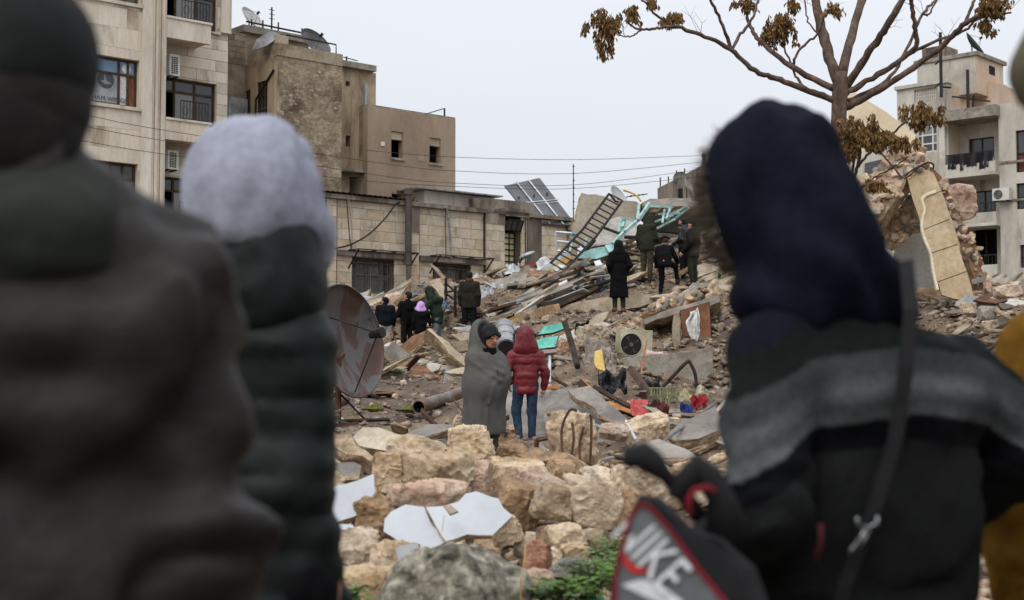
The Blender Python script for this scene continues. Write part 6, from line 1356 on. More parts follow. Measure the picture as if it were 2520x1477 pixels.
C_BL = mk('grey_felt_blanket', (86,85,82), (77,76,74), (94,93,90), sc=3, bump=.1, bsc=45, var=0, coord='O', rough=.95, fine=.06, spec=.05)
# outer shape of the blanket: wrapped shoulders, elbow pushing the cloth forward, straight fall to the hem
bw = [cap((-.1,-.03,.34), (-.085,-.01,.8), .155, .145, .1), cap((.1,-.03,.34), (.09,-.01,.8), .155, .145, .1), cap((-.085,0,.78), (-.11,0,1.03), .14, .095, .1), cap((.09,0,.78), (.115,0,1.03), .14, .095, .1), cap((-.11,-.01,1.04), (.115,-.01,1.04), .095, .095, .1),
      ell((-.03,.08,.86), (.16,.1,.22), .12), cap((-.15,.05,.97), (-.12,.12,.87), .07, .08, .12),
      ell((0,-.05,1.2), (.15,.13,.2), .07), ell((0,-.075,1.33), (.125,.09,.14), .05),
      ell((0,.17,1.39), (.2,.2,.21), .012, 's'), ell((0,.05,1.3), (.105,.13,.15), .012, 's'), cap((.02,.16,1.2), (-.05,.22,1.1), .03, .012, .012, 's'),
      hsp((0, 0, -1), -.285, .012)]
ridges = [((-.22,.02,.93), (-.06,.2,.9), (.1,.22,.98), (.17,.12,1.1)), ((-.2,.08,.86), (-.02,.22,.83), (.14,.2,.92), (.22,.06,1.02)), ((.02,.19,1.12), (-.06,.2,1.02), (-.12,.18,.93)), ((.04,.21,.8), (.08,.16,.6), (.1,.13,.32)), ((.22,-.1,.95), (.25,-.08,.6), (.25,-.08,.3)), ((-.2,.1,.7), (-.2,.08,.5), (-.2,.08,.3))]
def bd_(p):
    d = .006 * vn(p * np.array([5, 5, 2.2]), 31) + .0015 * vn(p * 14, 33)
    xe = -.1 + .16 * (p[:, 2] - .3) + .012 * np.sin(p[:, 2] * 17); st = np.clip((p[:, 0] - xe) / .008, 0, 1); d = d - .013 * st * (p[:, 1] > .02) * (p[:, 2] < 1.12)
    e_ = pdist(ell((0,.05,1.3), (.105,.13,.15)), p); e2 = pdist(ell((0,.17,1.39), (.2,.2,.21)), p); e_ = np.minimum(e_, e2); d = d - .013 * np.exp(-((e_ - .014) / .016) ** 2) * (p[:, 2] > 1.0)
    for pts in ridges:
        for a_, b_ in zip(pts[:-1], pts[1:]):
            x = pdist(cap(a_, b_, 0), p); d = d - .0075 * np.exp(-(x / .016) ** 2) + .004 * np.exp(-((x - .05) / .025) ** 2)
    return d
link('blanket', sdf_mesh('blanket', bw, .0085, C_BL, bd_), boy)
# rolled front edges of the blanket from the crown to the chest, and the fringe at the hem
mb = MB(); rr = random.Random(2)
for k in range(70):
    a_ = rr.uniform(2.6, 5.4); x, y = .27 * math.cos(a_), -.02 + .19 * math.sin(a_); mb.tube([(x, y, .3), (x + rr.uniform(-.01, .01), y + rr.uniform(-.01, .01), .245)], .003, 3)
mb.build('fringe', C_BL, boy)
# ================================================================== debris and things on the mound
def cloth_piece(name, label, cat, u0, v0, u1, v1, d, n, mat, seed=0, amp=.12, nx_=16, ny_=16, hang=0, edge=.25, th=0):
    p0 = P((u0 + u1) / 2, (v0 + v1) / 2, d); m = plane_frame(p0, n); W_ = (u1 - u0) * px(d); H_ = (v1 - v0) * px(d) * (1.0 if abs(Vector(n).normalized().z) < .5 else 1.5)
    g = np.stack(np.meshgrid(np.linspace(-.5, .5, nx_), np.linspace(-.5, .5, ny_), indexing='ij'), -1).reshape(-1, 2); q = np.column_stack([g, np.zeros(len(g))])
    rad = 1 + edge * vn(q * 3.1 + 7, seed); z = amp * max(W_, H_) * (fbm(q * np.array([5, 2.5 if not hang else 1.2, 1]) + seed, seed, 3) - .6 * np.abs(vn(q * 7, seed + 4)))
    if hang: rad = rad * (1 - hang * np.abs(g[:, 1] - .1)) 
    v = np.column_stack([g[:, 0] * W_ * rad, g[:, 1] * H_ * (1 + edge * .4 * vn(q * 2.3, seed + 9)), z])
    ii = (np.arange(nx_ - 1)[:, None] * ny_ + np.arange(ny_ - 1)[None]).ravel(); me = np_mesh(name, v, np.stack([ii, ii + ny_, ii + ny_ + 1, ii + 1], 1), mat)
    o = link(name, me); o.matrix_world = m; md = o.modifiers.new('thickness', 'SOLIDIFY'); md.thickness = .008; md.offset = 0; return tag(o, label, cat)
PLAST = mk('translucent_plastic', (186,188,190), (160,162,164), (204,206,208), sc=3, bump=.3, bsc=10, rough=.35, var=.05)
TARP = mk('grey_white_tarpaulin', (172,174,176), (130,132,134), (200,202,204), sc=3, bump=.3, bsc=8, rough=.6, var=.1, stain=(110,102,94), ssc=2, sth=.55)
BAGB = mk('black_plastic', (26,26,28), (16,16,17), (40,40,42), sc=4, bump=.5, bsc=10, rough=.35, var=.05)
for a in [
 ('plastic_bag','white crumpled plastic bag beside the mossy slab','bag',942,1148,1000,1176,9.6,(0,-.5,.85),PLAST,1,.22),
 ('rag','thin white rag draped over the grey timber on the crest','rag',1244,652,1280,672,39.1,(0,-.8,.6),PLAST,2,.2),
 ('tarpaulin','pale tarpaulin heap behind the person in the waxed jacket','tarpaulin',1150,672,1200,700,39.0,(.1,-.9,.5),TARP,3,.22),
 ('tarpaulin','torn white sheet spread on the slope beyond the waxed jacket','tarpaulin',1182,708,1218,742,37.6,(.1,-.8,.5),TARP,4,.18),
 ('tarpaulin','grey-white sheet crumpled under the rust plate','tarpaulin',1212,702,1262,730,38.0,(.0,-.8,.6),TARP,5,.22),
 ('tarpaulin','pale sheet folded over the crest near the painted beam','tarpaulin',1262,668,1330,702,38.8,(-.2,-.7,.7),TARP,6,.16),
 ('tarpaulin','white torn sheet at the lower end of the painted beam','tarpaulin',1318,640,1368,672,38.9,(-.2,-.8,.6),CLOTHW,7,.2),
 ('blue_rag','faded blue rag hanging on the iron posts','rag',1084,742,1106,760,36.3,(0,-.9,.4),mk('faded_blue_cloth',(96,116,134),bump=.3),8,.25),
 ('scarf','fringed grey scarf draped over the rubble above the yellow board','scarf',1438,842,1500,886,24.6,(-.1,-.8,.55),mk('grey_beige_wool',(146,134,124),(116,104,96),(168,156,146),sc=4,bump=.4,bsc=22),9,.25),
 ('scarf_end','hanging end of the grey scarf beside the yellow board','scarf',1488,868,1516,922,24.0,(-.2,-1,.1),mk('grey_beige_wool',(146,134,124)),10,.22),
 ('black_bag','shiny black rubbish bag lying below the yellow board','bag',1474,918,1546,962,21.5,(0,-.7,.7),BAGB,11,.35),
 ('black_bag','second black bag under the dark slanting beam','bag',1580,932,1630,962,22.5,(0,-.7,.7),BAGB,12,.3),
 ('red_cloth','folded coral-red towel on the wood','towel',1554,988,1594,1018,18.4,(0,-.8,.55),mk('coral_towel',(176,78,78),(150,60,62),(190,104,100),sc=6,bump=.4,bsc=30),13,.12),
 ('patterned_fabric','patterned beige and grey fabric bundled beside the green rack','fabric',1668,958,1746,1002,20.0,(0,-.8,.6),mk('patterned_fabric',(150,140,112),(92,88,80),(206,198,178),sc=14,bump=.4,bsc=12,stain=(150,126,50),ssc=9,sth=.55),14,.3),
 ('blue_bundle','dark blue cloth bundle beside the patterned fabric','cloth',1676,994,1704,1022,19.0,(0,-.8,.6),mk('royal_blue_cloth',(40,58,120),bump=.3),15,.3),
 ('red_bundle','red cloth with a pink corner behind the bent tube','cloth',1700,974,1738,1000,19.4,(0,-.8,.6),mk('scarlet_cloth',(140,30,42),bump=.3),16,.3),
 ('maroon_shoe_bag','maroon cloth bag beside the coral towel','bag',1614,992,1644,1018,18.6,(0,-.8,.6),mk('maroon_cloth',(84,40,42),bump=.3),17,.3),
 ('white_cloth','white cloth with a red print hanging from the floor slab','cloth',1690,760,1728,836,27.7,(-.1,-1,.05),mk('white_red_print_cloth',(206,206,204),(180,180,178),(218,218,216),sc=3,bump=.2,stain=(176,60,70),ssc=1.1,sth=.66,smix=.9),18,.16,16,22,1.1,.5),
 ('dark_cloth','dark blue cloth lying among the slope stones','cloth',1466,688,1504,724,36.6,(-.2,-.7,.7),mk('ink_blue_cloth',(36,40,52),bump=.3),19,.25),
 ('green_bag','crumpled dark green sheet on the slope','sheet',1368,710,1420,730,36.4,(-.3,-.7,.6),mk('dull_green_cloth',(70,76,62),bump=.3),20,.22),
 ('pink_cloth','small pink and white cloth on top of the concrete wall','cloth',1592,862,1630,876,27.0,(0,-.6,.8),mk('pale_pink_cloth',(208,176,180),bump=.3),21,.2),
 ('grey_clothes','dark clothes heaped beside the plaster lump','clothes',1416,792,1450,818,27.6,(0,-.8,.6),C_NV,22,.3),
 ('green_plastic','flat green plastic sheet in the weeds','plastic sheet',1440,1466,1486,1490,5.7,(0,-.5,.85),mk('mint_plastic',(76,160,124),bump=.1,rough=.4),23,.1),
]: cloth_piece(*a)
# ---------------------------------------------------------------- rods, pipes, frames
def rod(name, label, cat, pts, r_, mat, sub=4, seg=8, smooth_=True):
    if len(pts) == 2: mb = MB(); mb.tube([P(*q) for q in pts], r_, seg); o = mb.build(name, mat)
    else: o = cable(None, [P(*q) for q in pts], r_, mat, name, sub)
    return tag(o, label, cat)
Q6 = lambda x, y, d: (1230.5 + .27075 * x, 707.5 + .2709 * y, d)
Q5 = lambda x, y, d: (756.7 + .2708 * x, 646 + .2708 * y, d)
Q4 = lambda x, y, d: (1230.5 + .24987 * x, 399.9 + .24987 * y, d)
Q7 = lambda x, y, d: (756.7 + .3174 * x, 1015.1 + .3174 * y, d)
bt = mk('bent_steel', (60,50,44), (40,34,30), (84,70,60), sc=6, bump=.3, metal=.3)
for a in [
 ('bent_tube','bent dark steel tube arching over the heap of cloth','tube',[Q6(1375,1010,21),Q6(1540,840,21),Q6(1695,680,21),Q6(1730,690,21),Q6(1775,800,21),Q6(1785,960,21),Q6(1790,1110,21)],.028,bt,5),
 ('white_pipe','thin white pipe lying beside the rebar stump','pipe',[Q6(575,1125,17.5),Q6(800,1220,16.6),Q6(1210,1392,14.8)],.018,ALU,2),
 ('steel_rod','long grey steel rod lying across the ochre-edged slab','rod',[Q6(1370,1480,13.0),Q6(1660,1270,14.2),Q6(1965,1040,15.4)],.014,mk('grey_rod',(112,114,116),metal=.3,bump=.1),2),
 ('white_rod','short white rod beside the orange limestone lumps','rod',[Q6(1145,1215,15.0),Q6(1235,1385,13.9)],.016,ALU),
 ('metal_tube','upright pale tube beside the red jacket','tube',[Q6(452,630,20),Q6(450,868,19)],.022,ALU),
 ('green_pole','thin green pole between the two children','pole',[Q5(1765,975,22),Q5(1870,965,22.4)],.03,mk('green_pole_paint',(40,150,110),bump=.1)),
 ('dark_beam','slanting dark timber beam above the patterned fabric','beam',[Q6(1190,745,22.5),Q6(1300,900,21.5),Q6(1420,1060,20)],.07,WOODD,2),
 ('dark_beam','dark post leaning beside the green door panels','post',[Q6(585,320,26.6),Q6(640,480,26.2),Q6(705,720,25)],.06,bt,3),
 ('broken_plank','long brown plank pointing at the coral towel','plank',[Q6(860,905,20.5),Q6(1000,985,20),Q6(1190,1085,19)],.04,WOODD,2),
 ('thin_plank','dark thin bar behind the red jacket','bar',[Q6(465,815,20.5),Q6(700,945,19.8),Q6(800,1005,19.4)],.025,WOODD,2),
 ('curved_rubber_hose','black curved hose on the muddy slab','hose',[(1098,1043,17.5),(1120,1050,17.2),(1150,1048,17.0),(1175,1036,17.2),(1195,1030,17.5)],.02,BAGB,4),
 ('wire_loop','thin bent wire in front of the painted concrete piece','wire',[Q7(890,290,11),Q7(960,235,11),Q7(1030,228,11),Q7(1060,245,11)],.012,DARKM,4),
 ('red_string','orange-red cord hanging down the concrete wall','cord',[Q6(1335,480,26),Q6(1310,600,26),Q6(1295,680,26),Q6(1285,790,25.8)],.012,mk('orange_cord',(190,110,70),bump=0),3),
 ('dry_stalk','dry straw stalk in front of the mossy boulder','stalk',[Q7(1690,1040,5.5),Q7(1680,1150,5.45),Q7(1655,1300,5.4),Q7(1655,1460,5.4)],.003,mk('straw',(186,146,90),bump=.1),4),
 ('diagonal_bar','thin dark bar sticking out of the cracked plaster sheet','bar',[Q4(1000,635,39),Q4(1190,705,38.6)],.04,DARKM),
 ('reinforcing_bar','dark bar poking from the plaster sheet towards the olive jacket','bar',[Q4(1230,735,38.5),Q4(1320,738,38.3)],.05,DARKM),
 ('reinforcing_bar','rusty bar across the pale tarpaulins','bar',[Z3(1640,1125)+(38.4,),Z3(1880,1080)+(38.6,)],.035,DARKM),
 ('iron_pipe','grey pipe poking through the pale tarpaulins','pipe',[Z3(1690,1100)+(38.2,),Z3(1795,1150)+(38.0,)],.04,GALV),
 ('green_plank','long olive plank low on the slope beside the dark cloth','plank',[Q4(840,1240,36.2),Q4(1080,1165,36.6)],.05,C_OL),
]: rod(*a)
# straight timbers and slats laid down the slope, each its own piece
ST = [((1290,700),(1400,668)),((1310,735),(1420,690)),((1330,752),(1440,712)),((1400,700),(1490,672)),((1420,680),(1480,655)),((1250,742),(1330,715)),((1205,765),(1290,742)),((1340,770),(1420,748)),((1190,792),(1260,772)),((1440,700),(1500,690)),((1350,690),(1400,676)),((1290,812),(1340,790)),((1400,790),(1440,842)),((1480,770),(1530,760)),((1560,770),(1640,742)),((1445,742),(1500,724))]
lbs = 'plank'
r = random.Random(23)
for k, (a_, b_) in enumerate(ST):
    d0 = 38.6 - (a_[1] - 650) * .026; q0 = P(*a_, d0); q1 = P(*b_, d0 + r.uniform(-.3, .5)); mb = MB(); dv = (q1 - q0); L_ = dv.length; dv.normalize(); M_ = Matrix.Translation(q0) @ dv.to_track_quat('X', 'Z').to_matrix().to_4x4() @ Matrix.Rotation(r.uniform(-.6, .3), 4, 'X')
    w_ = r.uniform(.12, .4); t_ = r.uniform(.04, .12); mb.box((0, -w_/2, -t_/2), (L_, w_/2, t_/2)); o = link('plank', mb.mesh('plank', (WOODG, CONC, WOODD, CONC)[k % 4]), mound); o.matrix_world = M_
for k in range(110):
    u, v = r.uniform(1185, 1570), 0; t_ = (u - 1185) / 385; v = 790 - 150 * t_ + r.gauss(0, 26) - 12; d0 = 39.4 - (v - 640) * .03
    if any(a_ < u < c_ and b_ - 10 < v < d_ for (a_, b_, c_, d_) in ((1500, 590, 1550, 780), (1130, 660, 1190, 840), (1230, 800, 1400, 870))): continue
    q0 = P(u, v, d0); q0.z = max(q0.z, gz(q0.x, q0.y) + .05); q0.z = min(q0.z, gz(q0.x, q0.y) + .25); L_ = r.uniform(.35, 1.5); an = r.gauss(.32, .16); ya = r.gauss(.1, .35)
    dv = Vector((math.cos(an) * math.cos(ya), math.cos(an) * math.sin(ya), math.sin(an))); M_ = Matrix.Translation(q0) @ dv.to_track_quat('X', 'Z').to_matrix().to_4x4() @ Matrix.Rotation(r.uniform(-.7, .3), 4, 'X')
    w_ = r.uniform(.08, .38); t2 = r.uniform(.025, .1); mb = MB(); j = [r.uniform(-.08, .08) for _ in range(4)]
    mb.add([M_ @ Vector(q) for q in ((j[0],-w_/2,-t2/2),(L_+j[1],-w_/2,-t2/2),(L_+j[2],w_/2,-t2/2),(j[3],w_/2,-t2/2),(j[0],-w_/2,t2/2),(L_+j[1],-w_/2,t2/2),(L_+j[2],w_/2,t2/2),(j[3],w_/2,t2/2))], [(0,3,2,1),(4,5,6,7),(0,1,5,4),(1,2,6,5),(2,3,7,6),(3,0,4,7)])
    link('plank', mb.mesh('plank', (WOODG, CONC, mk('pale_plaster_bit', (188,182,172)), CONC, CONCT, WOODG, TARP_, WOODD, CONCW)[k % 9]), mound)
# standing iron posts near the waxed jacket
ip = empty('iron_post_frame', 'two black iron posts joined by a rail beside the person in the waxed jacket', 'iron frame')
for x, y0, y1 in ((1258, 140, 360), (1343, 215, 500)): bar(ip, 'post', DARKM, [P(*Q5(x, y0, 36.4)), P(*Q5(x, y1, 36.4))], .045, 6)
for a_, b_ in (((1240,275),(1350,255)),((1260,195),(1345,265)),((1265,290),(1340,340)),((1265,360),(1340,440))): bar(ip, 'rail', DARKM if a_[1] < 300 else RUST, [P(*Q5(*a_, 36.5)), P(*Q5(*b_, 36.5))], .028, 5)
# iron grating
gr = empty('iron_grating', 'long dark iron window grating with many bars slanting down the slope', 'grating')
A1, B1, C1, D1 = P(1499,477,39.4), P(1531.6,494,39.4), P(1389,666,37.3), P(1355.5,647,37.3)
for a_, b_ in ((A1, D1), (B1, C1)): bar(gr, 'side_rail', DARKM, [a_, a_ * .5 + b_ * .5 + Vector((.05, .05, -.06)), b_], .036, 6)
for k in range(16): t = k / 15; m_ = Vector((.05, .05, -.06)) * (1 - abs(2 * t - 1)); bar(gr, 'bar', DARKM, [A1 * (1-t) + D1 * t + m_, B1 * (1-t) + C1 * t + m_], .022, 5)
bar(gr, 'end_loop', DARKM, [A1, A1 + Vector((.18, 0, -.22)), B1 + Vector((-.1, 0, -.05))], .03, 5)
# pale tubular frame behind it
tf = empty('tubular_frame', 'pale tubular frame jutting out behind the iron grating', 'frame')
for a_, b_ in (((545,685),(720,700)),((555,775),(680,790)),((548,685),(560,870)),((560,868),(660,885))): bar(tf, 'tube', ALU, [P(*Q4(*a_, 39)), P(*Q4(*b_, 39))], .04, 6)
# teal frames and trusses at the collapsed storey
def frame(label, segs, d, w_=.07, m=mk('pale_teal_frame', (150,184,180), (116,150,146), (176,204,200), sc=3, bump=.25, bsc=14, var=.1, stain=(110,102,92), ssc=2.2, sth=.56, smix=.8), name='teal_trellis'):
    e = empty(name, label, 'frame')
    for a_, b_ in segs:
        q0, q1 = P(*Q4(*a_, d)), P(*Q4(*b_, d - .4)); dv = (q1 - q0); L_ = dv.length; M_ = Matrix.Translation(q0) @ dv.normalized().to_track_quat('X', 'Z').to_matrix().to_4x4(); mb = MB(); mb.box((0, -w_/2, -w_/2), (L_, w_/2, w_/2), M_); mb.build('rail', m, e)
frame('long teal door post leaning from the roof slab to the slope', [((1475,400),(1360,570)),((1360,570),(1230,680)),((1230,680),(1110,800))], 38.6, .085)
frame('teal window frame standing in the cracked plaster', [((1190,545),(1350,580)),((1195,550),(1170,690)),((1225,570),(1205,640)),((1370,415),(1355,560))], 39.2, .075)
frame('teal lattice of roof slats above the bearded person', [((1530,585),(1700,520)),((1700,520),(1840,430)),((1550,650),(1720,560)),((1720,560),(1860,445)),((1480,430),(1700,440)),((1560,510),(1780,500)),((1620,470),(1600,600)),((1680,440),(1640,560))], 39.0, .06)
frame('pale slats wedged under the roof slab', [((1500,480),(1640,460)),((1540,520),(1600,430)),((1640,600),(1700,520)),((1760,480),(1850,440)),((1600,560),(1760,470))], 40.0, .08, WOODG, 'slat_bundle')
frame('teal post standing behind the iron grating', [((735,690),(690,880)),((850,750),(840,830)),((715,700),(740,690))], 38.6, .07)
rl = rod('yellow_antenna','yellow television antenna lying on the tilted plaster wall','antenna',[Q4(1215,275,41),Q4(1330,315,41),Q4(1385,380,40.5)],.03,mk('yellow_metal',(190,160,80),bump=0),2)
for k in range(5): bar(rl, 'element', DARKM, [P(*Q4(1240 + 40*k, 345 - 6*k, 41)), P(*Q4(1300 + 38*k, 325 - 4*k, 41))], .015, 4)
e = empty('satellite_dish', 'small pale dish lying behind the tilted plaster wall', 'satellite dish'); dish_parts(e, P(*Q4(1178, 335, 42)), .38, (.7, -.5, .5), DISHW, arm=False, mount=P(*Q4(1190, 400, 42)))
# street lamp lying on the crest
sl_ = empty('street_lamp', 'fallen street lamp head on a short pole above the crest', 'street lamp'); bar(sl_, 'pole', DARKM, [P(*Q4(160,1010,39.2)), P(*Q4(240,926,39.2))], .035, 8)
a_ = Vector(P(*Q4(270, 915, 39.2))); me = sdf_mesh('lamp_head', [ell((0,0,0), (.25,.12,.085)), hsp((0,0,-1), .03, .02)], .018, GALV); o = link('lamp_head', me, sl_, a_, (0, R(-22), 0)); o2 = link('lamp_glass', sdf_mesh('lamp_glass', [ell((0,0,-.02), (.18,.09,.05)), hsp((0,0,1), -.02, .01)], .015, GLG), sl_, a_, (0, R(-22), 0))
# barrel
br_ = empty('steel_drum', 'dented grey steel drum lying open on the rubble', 'drum')
c0, c1 = P(1240, 803, 27.6), P(1246, 858, 26.6); ax = (c1 - c0); L_ = ax.length; mb = MB(); n = 13; pts = []; rad_ = []
for k in range(n):
    t = k / (n - 1); pts.append(c0 + ax * t); rad_.append(.19 + .012 * (k in (4, 8)) + .01 * (k in (0, 12)) - (.03 if k == 0 else 0))
mb.tube(pts, rad_, 24); mb.build('shell', GALV, br_, smooth=False)
mb = MB(); mb.tube([c1 + ax.normalized() * .004, c1 + ax.normalized() * .006], .165, 24); mb.build('open_end', VOID, br_)
for t in (.33, .66): rr_ = MB(); q = c0 + ax * t; m_ = plane_frame(q, ax); rr_.tube([m_ @ Vector((.205*math.cos(a), .205*math.sin(a), 0)) for a in np.linspace(0, 6.2832, 25)], .012, 5, cap=False); rr_.build('hoop', GALV, br_)
# cream air conditioner in the wreckage
q = P(1564, 884, 27.2); ac_unit('air_conditioner', 'dusty cream air conditioner with a bare fan under the floor slab', Matrix.Translation(q) @ Matrix.Rotation(R(14), 4, 'Z') @ Matrix.Rotation(R(3), 4, 'Y'), .66, .58, .3, ACC, True, -.16, False)
# green plastic rack
q0 = P(1632, 975, 20.4); gk = empty('plastic_rack', 'olive green plastic rack lying on the concrete block', 'rack', q0, .1)
for k in range(9): piece(gk, 'slat', mk('olive_plastic', (128,130,96), bump=.1), (-.19 + .043*k, -.03, -.1), (-.165 + .043*k, .0, .12))
for z_ in (-.11, 0, .11): piece(gk, 'rail', mk('olive_plastic', (128,130,96), bump=.1), (-.21, -.034, z_), (.23, -.004, z_ + .02))
# two big pipes
pp = mk('rusty_grey_pipe', (118,108,100), (80,68,60), (150,144,138), sc=3, bump=.3, metal=.3, stain=(108,72,50), ssc=2.0, sth=.5, smix=.8, rough=.5, var=0)
def big_pipe(label, a_, b_, r_):
    e = empty('steel_pipe', label, 'pipe'); mb = MB(); a_ = P(*a_); b_ = P(*b_); dv = (b_ - a_).normalized(); mb.tube([a_, a_*.6 + b_*.4, a_*.59 + b_*.41, b_], [r_, r_, r_ * .94, r_ * .94], 20, cap=False); mb.build('shell', pp, e, smooth=True)
    m2 = MB(); m2.tube([a_, a_ + dv * .5], r_ * .86, 20, cap=False); m2.build('bore', VOID, e); m3 = MB(); m_ = plane_frame(a_, dv); n = 20
    vs_ = [m_ @ Vector((q*math.cos(t), q*math.sin(t), 0)) for q in (r_, r_*.86) for t in np.linspace(0, 2*math.pi, n, endpoint=False)]; m3.add(vs_, [(k, (k+1) % n, n + (k+1) % n, n + k) for k in range(n)]); m3.build('mouth', pp, e)
    return e
big_pipe('thick rusty pipe with its open mouth towards the dish, lying beside the blanket-wrapped child', (1030, 1002, 20.4), (1150, 962, 22.6), .098)
big_pipe('brown pipe lying behind the stand of the big dish', (848, 982, 21.4), (760, 1012, 20.6), .1)
# ---------------------------------------------------------------- big dish on its stand
dm = bpy.data.materials.new('rusted_dish_face'); dm.use_nodes = True; t_ = dm.node_tree; b_ = t_.nodes['Principled BSDF']; b_.inputs['Roughness'].default_value = .42; b_.inputs['Metallic'].default_value = .35
def nn(ty, **k):
    n = t_.nodes.new(ty)
    for a, v in k.items(): n.inputs[a].default_value = v
    return n
geo = nn('ShaderNodeTexCoord'); mpn = nn('ShaderNodeMapping'); mpn.inputs['Scale'].default_value = (2.2, 2.2, .7); t_.links.new(geo.outputs['Object'], mpn.inputs[0])
n1 = nn('ShaderNodeTexNoise', Scale=1.4, Detail=6, Roughness=.6, Distortion=.6); t_.links.new(mpn.outputs[0], n1.inputs['Vector'])
mp2 = nn('ShaderNodeMapping'); mp2.inputs['Scale'].default_value = (9, 9, 1.2); t_.links.new(geo.outputs['Object'], mp2.inputs[0]); n2 = nn('ShaderNodeTexNoise', Scale=1.6, Detail=5); t_.links.new(mp2.outputs[0], n2.inputs['Vector'])
def rmp(src, st):
    r_ = t_.nodes.new('ShaderNodeValToRGB'); e_ = r_.color_ramp.elements
    while len(e_) < len(st): e_.new(.5)
    for el, (p, c) in zip(e_, st): el.position = p; el.color = lin(c)
    t_.links.new(src, r_.inputs[0]); return r_.outputs[0]
c1_ = rmp(n1.outputs[0], [(.38, (78,77,76)), (.49, (88,84,81)), (.54, (76,54,46)), (.8, (54,39,35))]); c2_ = rmp(n2.outputs[0], [(.66, (0,0,0)), (.74, (190,190,190))])
mx = t_.nodes.new('ShaderNodeMix'); mx.data_type = 'RGBA'; t_.links.new(c2_, mx.inputs[0]); t_.links.new(c1_, mx.inputs[6]); mx.inputs[7].default_value = lin((118,106,90)); t_.links.new(mx.outputs[2], b_.inputs['Base Color'])
bd2 = empty('satellite_dish', 'huge rust-streaked satellite dish standing on the ground beside the quilted jacket', 'satellite dish')
dc = P(862, 838, 20); dish_parts(bd2, dc, .83, (.9, -.5, .2), dm, depth=.13, arm=True, twist=.5)
gb = P(832, 1042, 20); gzz = gb.z
bar(bd2, 'mast', RUST, [gb, (gb.x, gb.y, dc.z - .25), dc + Vector((-.12, .1, -.2))], .045, 8)
for a_ in (.3, 1.8, 3.4, 5.0): bar(bd2, 'stand_leg', DARKM, [(gb.x, gb.y, gzz + .03), (gb.x + .75*math.cos(a_), gb.y + .75*math.sin(a_), gz(gb.x + .75*math.cos(a_), gb.y + .75*math.sin(a_)) + .04)], .03, 6)
for a_ in (.3, 3.4): bar(bd2, 'stay', DARKM, [(gb.x, gb.y, gzz + .45), (gb.x + .4*math.cos(a_), gb.y + .4*math.sin(a_), gzz + .04)], .016, 5)
# small steel trestle by the stump
e = empty('steel_bracket', 'small rusty angle-iron bracket at the feet of the red-jacketed child', 'bracket')
for a_, b_ in ((Q7(1775,270,12.6), Q7(1778,215,12.6)), (Q7(1778,215,12.6), Q7(1935,185,13.2))): bar(e, 'bar', RUST, [P(*a_), P(*b_)], .022, 4)
# moss tufts and weeds
MOSSM = mk('green_moss', (92,96,40), (62,68,24), (124,126,62), sc=8, bump=1, bsc=30, var=.1)
for k, (u, v, w_, d, lb) in enumerate(((916, 1006, 40, 19.5, 'moss cushion on the wet ground in front of the dish'), (1000, 1008, 42, 20.5, 'flat moss patch beside the thick pipe mouth'), (975, 915, 30, 26, 'moss on the broken slab behind the dish rim'))):
    W_ = w_ * px(d); o = link('moss_patch', sdf_mesh('moss_patch', [ell((0, 0, 0), (W_*.6, W_*.45, W_*.16)), ell((W_*.3, .05, 0), (W_*.4, W_*.3, W_*.1), .03)], W_/26, MOSSM, lambda p: .03 * fbm(p * 14, 5, 2)), None, P(u, v, d)); tag(o, lb, 'moss')
def weed(label, u, v, d, n, hgt, seed, spread=.12, big=1.0):
    rr = random.Random(seed); q = P(u, v, d); q.z = max(q.z - .03, gz(q.x, q.y)); e = empty('weed', label, 'plant', q); ml = MB(); ms = MB()
    for k in range(n):
        a = rr.uniform(0, 6.28); rad = rr.uniform(.2, 1) * spread; top = Vector((rad*math.cos(a), rad*math.sin(a), hgt * rr.uniform(.4, 1))); base = Vector((rr.uniform(-.04, .04), rr.uniform(-.04, .04), -.02)); ms.tube([base, (base + top) * .5 + Vector((0, 0, .03)), top], .0018, 3, cap=False)
        for j in range(rr.randint(4, 8)):
            c_ = base.lerp(top, rr.uniform(.35, 1.0)) + Vector((rr.uniform(-.025, .025), rr.uniform(-.025, .025), rr.uniform(-.01, .02))); l_ = rr.uniform(.016, .036) * big; an = rr.uniform(0, 6.28); dx = Vector((math.cos(an), math.sin(an), rr.uniform(-.3, .5))) * l_; dy = Vector((-math.sin(an), math.cos(an), rr.uniform(-.3, .3))) * l_ * .5
            ml.add([c_, c_ + dx*.4 + dy, c_ + dx + Vector((0, 0, -.004)), c_ + dx*.4 - dy], [(0, 1, 2, 3)])
    ml.build('foliage', GRASS, e)['kind'] = 'stuff'; ms.build('stems', GRASS, e)['kind'] = 'stuff'; return e
wd = [((1468,1452,5.9,30,.17),'tall leafy weed clump touching the grey sports bag'), ((1496,1400,6.3,24,.14),'weed clump under the fallen wall piece'), ((1424,1462,5.7,30,.1),'low weed clump beside the grey grainy stone'), ((1350,1470,5.6,24,.1),'small broad-leaved weed at the foot of the pink stone'), ((1384,1458,5.8,28,.1),'broad-leaved weed sprig between pink and grey stones'), ((846,1480,5.7,30,.1),'small weed in front of the rough cream stone'), ((1540,1450,5.7,40,.16),'weeds behind the grey sports bag'), ((1500,1362,6.8,24,.12),'weed sprigs in the dark gap under the fallen wall piece'), ((1446,1420,6.2,22,.11),'weeds beside the chipped pale stone')]
for k, (a_, lb) in enumerate(wd): weed(lb, a_[0], a_[1], a_[2], a_[3], a_[4], 40 + k, .15, 1.15 if k not in (3, 4, 5) else 1.5)
